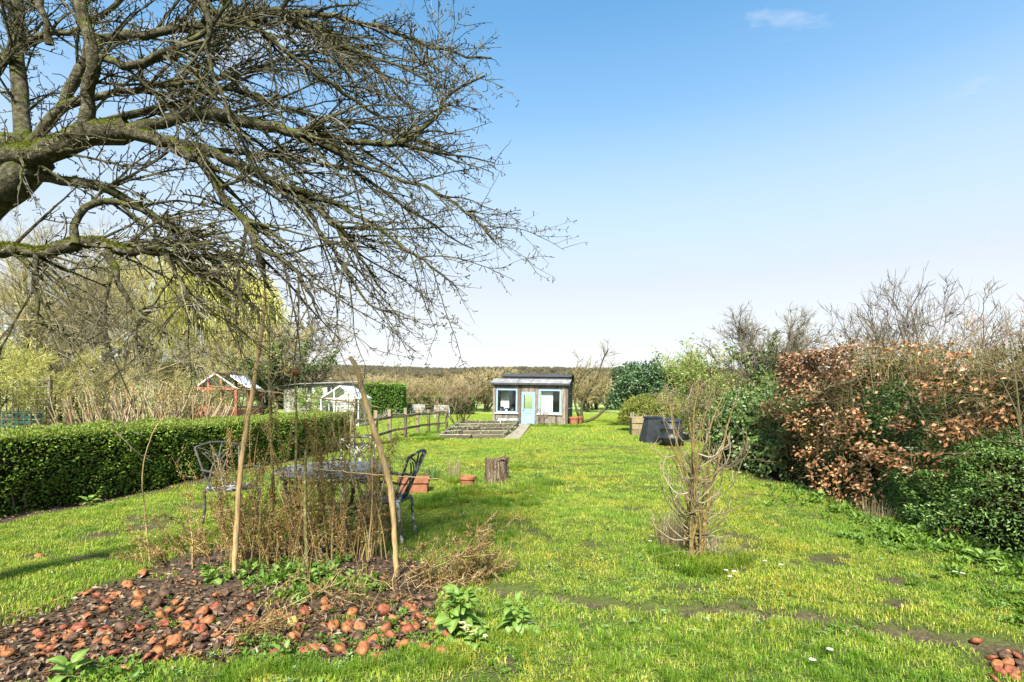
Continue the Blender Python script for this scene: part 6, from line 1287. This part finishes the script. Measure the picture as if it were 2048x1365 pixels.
# ================================================================== TREES AND SHRUBS BEYOND
def tree_from(name, label, base, h, seed, spread=.45, n=(9, 60, 420, 2300), cols=None, r0=None, up=.25, trunk=.45, wig=.10, cat='tree', ivy=0, multi=1, rtw=.010, leaf=None, lean=0.0, lf=(.38, .16), droop=0.0, group=None, kside=3):
    g = rg(seed); base = np.array(base, float); h = h * (1.2 if cat == 'tree' else 1.08); t_ = thing(name, label, cat, base, 0.0, group); r0 = r0 or h * .018
    cols = np.array([(0.24, 0.21, 0.13), (0.30, 0.26, 0.16), (0.19, 0.16, 0.10), (0.34, 0.30, 0.17)]) if cols is None else np.array(cols)
    P, Rr = [], []
    for k in range(multi):
        d = np.array([g.normal(lean, .05 if multi == 1 else .22), g.normal(0, .05 if multi == 1 else .22), 1.0]); p = np.array([0., 0, -.05]) + (0 if multi == 1 else np.array([g.normal(0, .12), g.normal(0, .12), 0])); pts = [p]
        for _ in range(7): d = nrm(d + g.normal(0, .09, 3)); p = p + d * h * trunk * (1 if multi == 1 else g.uniform(.8, 1.2)) / 7; pts.append(p)
        P.append(pts); Rr.append(np.linspace(1, .45, 8) * r0 * (1 if multi == 1 else .6))
    P = np.array(P); Rr = np.array(Rr)
    mb = MB(); mb.tubes(P, Rr, 8, (.75, .7, .55)); mb.build('trunk' if multi == 1 else 'stems', M_bark2, t_, True, kind=None if multi == 1 else 'stuff')
    a, ar = grow(g, P, Rr, n[0], (.4, 1), (h * lf[0], h * (lf[0] + .14)), (20 + 20 * spread, 30 + 60 * spread), 8, wig, (0, 0, up * 1.5), .6, .75, .1, rmin=r0 * .25)
    b, br = grow(g, a, ar, n[1], (.2, 1), (h * lf[1], h * (lf[1] + .12)), (20, 55), 6, wig * 1.3, (0, 0, up - droop), .55, .7, rmin=rtw * 1.4)
    c, cr_ = grow(g, b, br, n[2], (.15, 1), (h * .07, h * .16), (20, 55), 5, wig * 1.6, (0, 0, up * .7 - droop), .6, .6, rmin=rtw)
    d, dr = grow(g, c, cr_, n[3], (.1, 1), (h * .03, h * .085), (20, 60), 3, wig * 2, (0, 0, up * .5 - droop), .8, .5, rmin=rtw * .75)
    mb = MB(); mb.tubes(a, ar, 5, cols[g.integers(0, len(cols), len(a))] * .8); mb.tubes(b, br, 4, cols[g.integers(0, len(cols), len(b))] * .9); mb.build('limbs', M_twig, t_, kind='stuff')
    mb = MB(); mb.tubes(c, cr_, 3, cols[g.integers(0, len(cols), len(c))]); mb.tubes(d, dr, kside, cols[g.integers(0, len(cols), len(d))] * 1.05); mb.build('crown', M_twig, t_, kind='stuff')
    if ivy:
        m_ = ivy; i = g.integers(0, len(P) + len(a) // 3, m_); src = np.concatenate([P, a[:len(a) // 3]]); f = g.random(m_) * 6.99; j = np.minimum(f.astype(int), src.shape[1] - 2); fr = (f - j)[:, None]
        C = src[i, j] * (1 - fr) + src[i, j + 1] * fr + rdir(g, m_) * g.uniform(.05, .45, (m_, 1)) * (h / 7); C[:, 2] = np.maximum(C[:, 2], .05)
        mb = MB(); mb.leaves(C, rdir(g, m_), rdir(g, m_), g.uniform(.12, .27, m_), g.uniform(.08, .17, m_), IVY[g.integers(0, 4, m_)] * g.uniform(.7, 1.2, (m_, 1))); mb.build('ivy', M_gloss, t_, kind='stuff')
    if leaf:
        m_, lc, L, W_, spread_ = leaf; i = g.integers(0, len(d), m_); C = d[i, g.integers(0, 3, m_)] + g.normal(0, spread_, (m_, 3)); C[:, 2] = np.maximum(C[:, 2], .05); lc = np.array(lc)
        mb = MB(); mb.leaves(C, nrm(rdir(g, m_) + np.array([0, 0, -.2])), rdir(g, m_), g.uniform(.7, 1.3, m_) * L, g.uniform(.7, 1.3, m_) * W_, lc[g.integers(0, len(lc), m_)] * g.uniform(.7, 1.3, (m_, 1))); mb.build('leaves', M_leaf, t_, kind='stuff')
    return t_
def B(px, Y): return ((px - 1024) / 1024 * Y, Y, 0)
OLV = [(0.40, 0.33, 0.13), (0.48, 0.42, 0.18), (0.30, 0.24, 0.10), (0.54, 0.49, 0.24)]
YOL = [(0.54, 0.52, 0.12), (0.46, 0.44, 0.10), (0.38, 0.33, 0.10), (0.60, 0.58, 0.20)]
GRB = [(0.24, 0.205, 0.12), (0.31, 0.26, 0.15), (0.18, 0.15, 0.085)]
# --- left side, behind the hedge
tree_from('bare_tree', 'tall pale-twigged leafless tree beyond the trellis', B(40, 24), 9.6, 701, .6, (12, 80, 560, 3400), OLV, rtw=.013)
tree_from('bare_tree', 'leafless spreading tree behind the cut stems and red greenhouse', B(225, 26), 8.8, 702, .6, (12, 80, 560, 3400), OLV, rtw=.013)
tree_from('bare_tree', 'ivy-trunked leafless tree between cut stems and weeping willow', B(318, 29), 5.2, 703, .6, (12, 80, 520, 3000), OLV, ivy=900, rtw=.014)
tree_from('bare_tree', 'leafless tree with crooked grey limbs rising past the trellis post', B(130, 21), 6.6, 704, .5, (10, 60, 420, 2400), GRB, rtw=.011)
tree_from('bare_tree', 'leafless bushy tree rising behind the red greenhouse', B(450, 31), 4.3, 705, .6, (12, 70, 480, 2800), OLV, ivy=500, rtw=.014)
tree_from('ivy_clad_tree', 'broad leafless tree with dark ivy trunk above the outbuilding roof', B(597, 33), 7.0, 706, .85, (22, 130, 800, 4200), [(0.20, 0.17, 0.10), (0.26, 0.22, 0.12), (0.15, 0.12, 0.07)], ivy=7500, multi=5, trunk=.4, rtw=.019, up=.12)
tree_from('bare_tree', 'bushy ivy-clad leafless tree between red greenhouse and outbuilding', B(530, 30), 6.0, 707, .6, (14, 80, 520, 3000), OLV, ivy=4200, multi=3, rtw=.015)
tree_from('evergreen_tree', 'dark green pine standing far behind the leafless trees', B(205, 44), 12.5, 708, .5, (14, 60, 300, 900), GRB, rtw=.02, leaf=(4200, [(0.05, 0.10, 0.04), (0.07, 0.13, 0.05)], .35, .12, .25))
# yellow-green shrubs at the far left
tree_from('yellow_willow_shrub', 'yellow-green twiggy shrub arching over the trellis', B(-15, 14.5), 3.7, 711, .7, (24, 120, 700, 2800), YOL, multi=7, trunk=.4, rtw=.007, leaf=(2600, [(0.30, 0.36, 0.07), (0.38, 0.42, 0.10)], .06, .025, .05), cat='shrub')
tree_from('yellow_willow_shrub', 'yellow-green twiggy shrub rising right of the trellis post', B(95, 17), 3.9, 712, .7, (22, 110, 620, 2500), YOL, multi=6, trunk=.4, rtw=.008, leaf=(1500, [(0.30, 0.34, 0.08), (0.36, 0.38, 0.12)], .06, .025, .05), cat='shrub')
tree_from('olive_twig_shrub', 'olive-twigged leafless thicket shrub behind the cut stems', B(250, 19.5), 3.9, 713, .7, (22, 110, 620, 2500), OLV, multi=7, trunk=.4, rtw=.008, cat='shrub')
tree_from('olive_twig_shrub', 'olive-twigged leafless shrub against the red greenhouse', B(390, 20.5), 3.6, 714, .7, (22, 110, 620, 2500), OLV, multi=7, trunk=.4, rtw=.008, cat='shrub', leaf=(900, [(0.20, 0.22, 0.06), (0.28, 0.26, 0.09)], .06, .03, .05))
tree_from('olive_twig_shrub', 'low leafless shrub in the gap under the grey-limbed tree', B(165, 22), 4.2, 715, .7, (22, 110, 620, 2300), OLV, multi=7, trunk=.4, rtw=.009, cat='shrub')
# weeping willow
def willow():
    g = rg(721); Y = 37.0; b = np.array(B(428, Y)); t_ = thing('weeping_willow', 'weeping willow with a curtain of yellow hanging shoots', 'tree', b); h = 12.6; t_.scale = (1.1, 1.1, 1.25)
    P = np.array([[(0, 0, -.1), (.1, 0, 2), (0, .1, 4), (.2, 0, 6), (.2, .1, 7.5)]]); Rr = np.array([[.45, .38, .33, .28, .2]])
    a, ar = grow(g, P, Rr, 26, (.5, 1), (2.6, 5.2), (20, 65), 8, .1, (0, 0, .5), .5, .7, .1)
    bb, br = grow(g, a, ar, 150, (.3, 1), (1.2, 2.6), (20, 60), 6, .15, (0, 0, .25), .5, .6, rmin=.03)
    n = 1700; i = g.integers(0, len(bb), n); st = bb[i, g.integers(2, 6, n)]; out = st - np.array([0.2, 0, 7]); out[:, 2] = 0; out = nrm(out)
    W = np.zeros((n, 6, 3)); W[:, 0] = st; D = nrm(out * .8 + rdir(g, n) * .5 + np.array([0, 0, .5])); L = g.uniform(1.8, 5.2, n)[:, None]
    for k in range(1, 6): D = nrm(D * .62 + np.array([0, 0, -.75]) + rdir(g, n) * .12); W[:, k] = W[:, k - 1] + D * L / 5
    W[:, :, 2] = np.maximum(W[:, :, 2], 1.0)
    mb = MB(); mb.tubes(P, Rr, 8, (.8, .75, .6)); mb.build('trunk', M_bark2, t_, True)
    mb = MB(); mb.tubes(a, ar, 5, (.36, .32, .14)); mb.tubes(bb, br, 4, (.46, .42, .14)); mb.build('limbs', M_twig, t_, kind='stuff')
    wc = np.array([(0.52, 0.48, 0.11), (0.60, 0.55, 0.15), (0.44, 0.42, 0.09), (0.52, 0.52, 0.18)])
    mb = MB(); mb.tubes(W, np.repeat([[.022, .02, .018, .016, .014, .01]], n, 0), 3, wc[g.integers(0, 4, n)])
    m_ = 9000; i = g.integers(0, n, m_); j = g.integers(1, 6, m_); C = W[i, j] + g.normal(0, .12, (m_, 3)); mb.leaves(C, nrm(rdir(g, m_) * .5 + np.array([0, 0, -1])), rdir(g, m_), g.uniform(.2, .45, m_), g.uniform(.04, .09, m_), wc[g.integers(0, 4, m_)] * g.uniform(.8, 1.2, (m_, 1)))
    mb.build('hanging_shoots', M_leaf, t_, kind='stuff')
willow()
for k, (nm, px, Y, s, lb) in enumerate([('bare_tree', -90, 27, 1.05, 'tall leafless tree beyond the yellow-green shrub'), ('bare_tree.001', 245, 36, 1.0, 'leafless tree far behind the dense stand of pale stems'), ('bare_tree.002', 120, 32, 1.15, 'leafless tree far behind the trellis post')]):
    copy_thing(bpy.data.objects[nm], B(px, Y), 2.0 + k, s, lb)
# row of cut pinkish stems (old hydrangea canes with dry heads)
def cut_stems(label, px, Y, n, h, seed, w_=.5, tilt=0):
    g = rg(seed); b = np.array(B(px, Y)); t_ = thing('cut_stem_shrub', label, 'shrub', b)
    P = np.zeros((n, 6, 3)); P[:, 0] = np.stack([g.normal(0, w_ * .35, n), g.normal(0, w_ * .35, n), np.zeros(n)], 1); D = nrm(np.stack([g.normal(tilt, .30, n), g.normal(0, .25, n), np.ones(n)], 1)); H = g.uniform(h * .6, h, n)
    for k in range(1, 6): D = nrm(D + g.normal(0, .05, (n, 3)) + np.array([0, 0, .06])); P[:, k] = P[:, k - 1] + D * (H / 5)[:, None]
    cc = np.array([(0.44, 0.32, 0.19), (0.52, 0.40, 0.25), (0.36, 0.26, 0.14), (0.58, 0.48, 0.33)])
    a, ar = grow(g, P, np.repeat([[.016, .015, .014, .012, .010, .008]], n, 0), n * 2, (.5, 1), (.1, .4), (15, 50), 4, .1, (0, 0, .3), .7, .4, rmin=.006)
    mb = MB(); mb.tubes(P, np.repeat([[.026, .024, .022, .019, .016, .013]], n, 0), 5, cc[g.integers(0, 4, n)]); mb.tubes(a, ar, 4, cc[g.integers(0, 4, len(a))]); mb.build('stems', M_twig, t_, kind='stuff')
    m_ = n * 22; i = g.integers(0, n, m_); C = P[i, 5] + g.normal(0, .06, (m_, 3)); j = g.random(m_) < .4; C[j] = a[g.integers(0, len(a), j.sum()), 3] + g.normal(0, .04, (j.sum(), 3))
    hc = np.array([(0.40, 0.27, 0.10), (0.50, 0.36, 0.14), (0.32, 0.20, 0.08), (0.36, 0.34, 0.10)]); mb = MB(); mb.leaves(C, rdir(g, m_), rdir(g, m_), g.uniform(.03, .07, m_), g.uniform(.02, .045, m_), hc[g.integers(0, 4, m_)] * g.uniform(.7, 1.3, (m_, 1))); mb.build('dry_heads', M_dry, t_, kind='stuff')
cut_stems('pinkish cut stems leaning left beside the trellis post', 175, 14.6, 22, 1.75, 731, .6, -.25)
cut_stems('upright pinkish cut stems with dry heads behind the low hedge', 225, 14.9, 30, 2.0, 732, .6, -.08)
cut_stems('dense stand of pale stems with dry brown heads', 285, 15.1, 34, 2.1, 733, .7, .02)
cut_stems('tall pale cut stems with pruned tops near the red greenhouse', 340, 14.7, 34, 2.0, 734, .7, .1)
cut_stems('fan of tan stems leaning toward the red greenhouse', 392, 15.0, 30, 1.8, 735, .7, .25)
LAUS = np.array([(0.16, 0.20, 0.05), (0.22, 0.24, 0.08), (0.12, 0.17, 0.04)])
tree_from('leafy_shrub', 'small-leaved olive shrub overhanging the red greenhouse corner', B(405, 16.6), 2.4, 741, .8, (18, 70, 300, 1000), OLV, multi=5, trunk=.5, rtw=.006, leaf=(2600, LAUS, .055, .035, .07), cat='shrub')
tree_from('leafy_shrub', 'bright green climber hanging on the weatherboard outbuilding', B(623, 29.0), 2.1, 742, .8, (14, 50, 200, 400), OLV, multi=4, trunk=.6, rtw=.007, leaf=(1500, [(0.16, 0.27, 0.05), (0.22, 0.34, 0.07)], .10, .06, .08), cat='climber')
# --- centre: tawny thicket
WIL = [(0.36, 0.29, 0.15), (0.42, 0.35, 0.18), (0.30, 0.23, 0.12), (0.40, 0.34, 0.14)]
tp = [tree_from('tawny_thicket_shrub', 'tawny leafless willow shrub in the thicket below the ridge', B(720, 56), 4.6, 751 + k, .8, (26, 130, 700, 2200), WIL if k else OLV, multi=9, trunk=.35, rtw=.02, up=.35, cat='shrub', group='tawny shrubs in the thicket') for k in range(3)]
g = rg(760)
for k, (px, Y, s) in enumerate([(690, 50, .95), (650, 58, 1.1), (745, 60, 1.0), (785, 54, .85), (810, 60, 1.0), (840, 56, .9), (870, 58, .95), (900, 54, .95), (925, 60, 1.0), (950, 57, .85), (975, 62, .75), (760, 68, 1.1), (830, 70, 1.1), (890, 70, 1.1), (620, 66, 1.2), (945, 75, 1.0), (580, 60, 1.2), (540, 70, 1.4), (480, 66, 1.4), (1185, 60, .9), (1215, 66, 1.0), (1250, 64, 1.1), (1300, 60, 1.1), (1350, 66, 1.2), (1400, 62, 1.1), (1450, 58, 1.1), (1500, 54, 1.0), (1160, 72, .8)]):
    copy_thing(tp[k % 3], B(px, Y), g.uniform(0, 6.28), s * g.uniform(.9, 1.1))
for k in range(46):
    px = g.uniform(560, 985) if k < 32 else g.uniform(1165, 1420); Y = g.uniform(50, 66) if k % 3 else g.uniform(75, 130)
    copy_thing(tp[k % 3], (*B(px, Y)[:2], float(gz(0, Y))), g.uniform(0, 6.28), g.uniform(.85, 1.2) * (1 if Y < 70 else 1.15) * np.array([1.25, 1.25, 1.0]))
tree_from('tall_twiggy_shrub', 'twiggy brown leafless shrub at the end of the wooden fence', B(922, 25.5), 2.75, 771, .5, (26, 110, 520, 1500), [(0.36, 0.27, 0.15), (0.44, 0.35, 0.21), (0.28, 0.20, 0.11)], multi=11, trunk=.45, rtw=.007, up=.5, cat='shrub')
tree_from('tall_twiggy_shrub', 'sparse leafless sapling rising above the laurel block', B(752, 40), 5.2, 772, .35, (8, 24, 60, 120), GRB, multi=3, trunk=.5, rtw=.016, up=.5, cat='shrub')
tree_from('tall_twiggy_shrub', 'low brown leafless shrub against the shed front beneath the right window', B(1085, 26.9), 1.15, 773, .9, (18, 60, 200, 400), [(0.33, 0.22, 0.15), (0.42, 0.32, 0.24), (0.26, 0.2, .12)], multi=6, trunk=.4, rtw=.006, cat='shrub')
# --- right of the shed
def leaning():
    g = rg(781); b = np.array(B(1168, 30)); t_ = thing('leaning_tree', 'leafless old tree with arching limbs leaning beside the shed', 'tree', b)
    def q(px, py, Y=30): return at(px, py, Y) - b
    L = [([q(1165, 845), q(1190, 835), q(1212, 815), q(1222, 790), q(1235, 772)], .10, .04), ([q(1165, 845), q(1163, 815), q(1175, 785), q(1195, 750), q(1205, 720), q(1216, 698)], .09, .025), ([q(1163, 840), q(1150, 810), q(1155, 770), q(1170, 745), q(1190, 735)], .07, .02), ([q(1160, 845), q(1148, 800), q(1150, 760), q(1158, 715)], .05, .015), ([q(1175, 785), q(1195, 775), q(1215, 760), q(1225, 730)], .05, .015), ([q(1212, 815), q(1200, 790), q(1205, 770)], .05, .02)]
    P, Rr = [], []
    for (pts, r0, r1) in L:
        p_, r = spline(np.array(pts) + g.normal(0, .12, (len(pts), 3)) * np.array([0, 1, 0]), np.linspace(r0, r1, len(pts)), 16); P.append(p_); Rr.append(r); mb = MB(); mb.tubes(p_[None], r[None], 6, (.9, .85, .7)); mb.build('limb', M_bark2, t_, True)
    P, Rr = np.array(P), np.array(Rr); a, ar = grow(g, P, Rr, 110, (.3, 1), (.5, 1.3), (20, 60), 6, .12, (0, 0, .3), .5, .6, rmin=.018); c, cr_ = grow(g, a, ar, 420, (.2, 1), (.2, .6), (20, 60), 4, .2, (0, 0, .3), .7, .5, rmin=.013)
    mb = MB(); cc = np.array(OLV); mb.tubes(a, ar, 4, cc[g.integers(0, 4, 110)] * .7); mb.tubes(c, cr_, 3, cc[g.integers(0, 4, 420)] * .7); mb.build('twigs', M_twig, t_, kind='stuff')
leaning()
HOL = np.array([(0.045, 0.09, 0.03), (0.06, 0.12, 0.035), (0.09, 0.15, 0.05), (0.035, 0.07, 0.025)])
dome_bush('holly_tree', 'dark green holly tree standing behind the compost crate', (*B(1285, 27)[:2], .9), (1.55, 1.4, 2.25), 9000, (.15, .10), HOL, 791, M_gloss, .95, (.24, .2), cat='tree', core=.72)
GOL = np.array([(0.22, 0.23, 0.04), (0.28, 0.27, 0.05), (0.17, 0.19, 0.035), (0.12, 0.15, 0.03)])
dome_bush('golden_conifer', 'golden-green feathery conifer behind the compost crate', (*B(1282, 23)[:2], .3), (1.05, .95, 1.15), 7000, (.16, .035), GOL, 792, M_leaf, .9, (.25, .2), cat='bush', core=.72, droop=-.3)
dome_bush('golden_conifer', 'low golden conifer spreading behind the round black bin', (*B(1345, 21)[:2], .2), (1.0, .9, 1.2), 6000, (.15, .035), GOL, 793, M_leaf, .9, (.25, .2), cat='bush', core=.72, droop=-.3)
tree_from('thin_green_tree', 'thinly leaved green tree rising behind the dark holly', B(1330, 30), 3.9, 801, .7, (12, 50, 240, 800), OLV, multi=3, rtw=.012, leaf=(1500, [(0.20, 0.24, 0.06), (0.26, 0.22, 0.08)], .13, .07, .12))
tree_from('thin_green_tree', 'small light green tree in young leaf right of the holly', B(1372, 27), 4.0, 802, .7, (14, 60, 300, 900), OLV, multi=3, rtw=.011, leaf=(2600, [(0.20, 0.29, 0.06), (0.26, 0.34, 0.08), (0.15, 0.23, .05)], .13, .08, .14))
tree_from('thin_green_tree', 'light green leafy tree beside the leafless pair beyond the ivy bush', B(1410, 26), 4.3, 803, .6, (14, 60, 300, 900), OLV, multi=3, rtw=.011, leaf=(2600, [(0.20, 0.29, 0.06), (0.26, 0.34, 0.08), (0.15, 0.23, .05)], .13, .08, .14))
tree_from('bare_tree', 'leafless fan-shaped tree beyond the ivy bush', B(1490, 26), 5.6, 811, .7, (16, 80, 420, 1700), [(0.17, 0.145, 0.10), (0.22, 0.19, 0.13), (0.13, 0.11, 0.075)], multi=4, trunk=.4, rtw=.016, up=.5)
tree_from('bare_tree', 'leafless tree hung with ivy clumps next to the copper hedge', B(1550, 24), 5.3, 812, .55, (14, 70, 380, 1600), [(0.17, 0.145, 0.10), (0.22, 0.19, 0.13)], multi=3, trunk=.45, rtw=.015, up=.5, ivy=1600)
tree_from('bare_tree', 'dense leafless fan of upright twigs rising above the copper hedge', B(1800, 15), 4.5, 813, .5, (26, 130, 560, 1500), [(0.15, 0.125, 0.09), (0.20, 0.165, 0.115), (0.11, 0.09, 0.065)], multi=9, trunk=.5, rtw=.009, up=.8, wig=.06)
tree_from('bare_tree', 'straggly leafless tree above the near end of the copper hedge', B(1985, 11), 3.1, 814, .6, (12, 60, 260, 900), GRB, multi=5, trunk=.5, rtw=.007, up=.45)
tree_from('bare_tree', 'thin leafless whip with sparse side shoots above the hedge', B(1930, 9.5), 3.1, 815, .3, (5, 16, 50, 100), GRB, multi=2, trunk=.6, rtw=.005, up=.5, lean=.12)
tree_from('bare_tree', 'russet-tinted leafless tree beyond the hedge near end', B(2060, 13), 3.6, 816, .6, (12, 60, 280, 1000), [(0.34, 0.18, 0.11), (0.28, 0.16, 0.11)], multi=4, rtw=.007, up=.35)
tree_from('leafy_shrub', 'straggling green shrub between ivy bush and copper hedge', B(1580, 14.5), 2.6, 821, .8, (14, 60, 260, 700), OLV, multi=5, trunk=.5, rtw=.006, leaf=(2200, [(0.10, 0.17, 0.05), (0.16, 0.22, 0.07)], .07, .045, .08), cat='shrub')
tree_from('leafy_shrub', 'tan leafless shrub with olive leaves behind the bins', B(1395, 17.5), 2.2, 822, .8, (16, 70, 300, 800), [(0.34, 0.24, 0.14), (0.40, 0.30, 0.18)], multi=6, trunk=.5, rtw=.006, leaf=(700, [(0.20, 0.22, 0.07)], .06, .035, .08), cat='shrub')
# filler shrubs behind the right hedge down to the holly
for k, (px, Y, lb) in enumerate([(1440, 17, 'olive shrub behind the ivy bush'), (1500, 19, 'olive shrub filling the gap behind the ivy'), (1340, 24, 'olive shrub behind the golden conifer')]):
    dome_bush('mixed_shrub', lb, (*B(px, Y)[:2], .3), (1.2, 1.1, 1.5), 5000, (.09, .045), np.array([(0.14, 0.16, 0.05), (0.20, 0.20, 0.07), (0.10, 0.13, 0.04), (0.28, 0.22, 0.10)]), 831 + k, M_leaf, .9, (.22, .2), core=.7)
# terracotta pots by the shed corner
for k, (px, lb) in enumerate([(1148, 'terracotta pot at the dark end of the shed'), (1156, 'terracotta pot beneath the leaning tree')]): pot(lb, (*B(px, 28.2 + .4 * k)[:2], 0), .2, .27, .42)
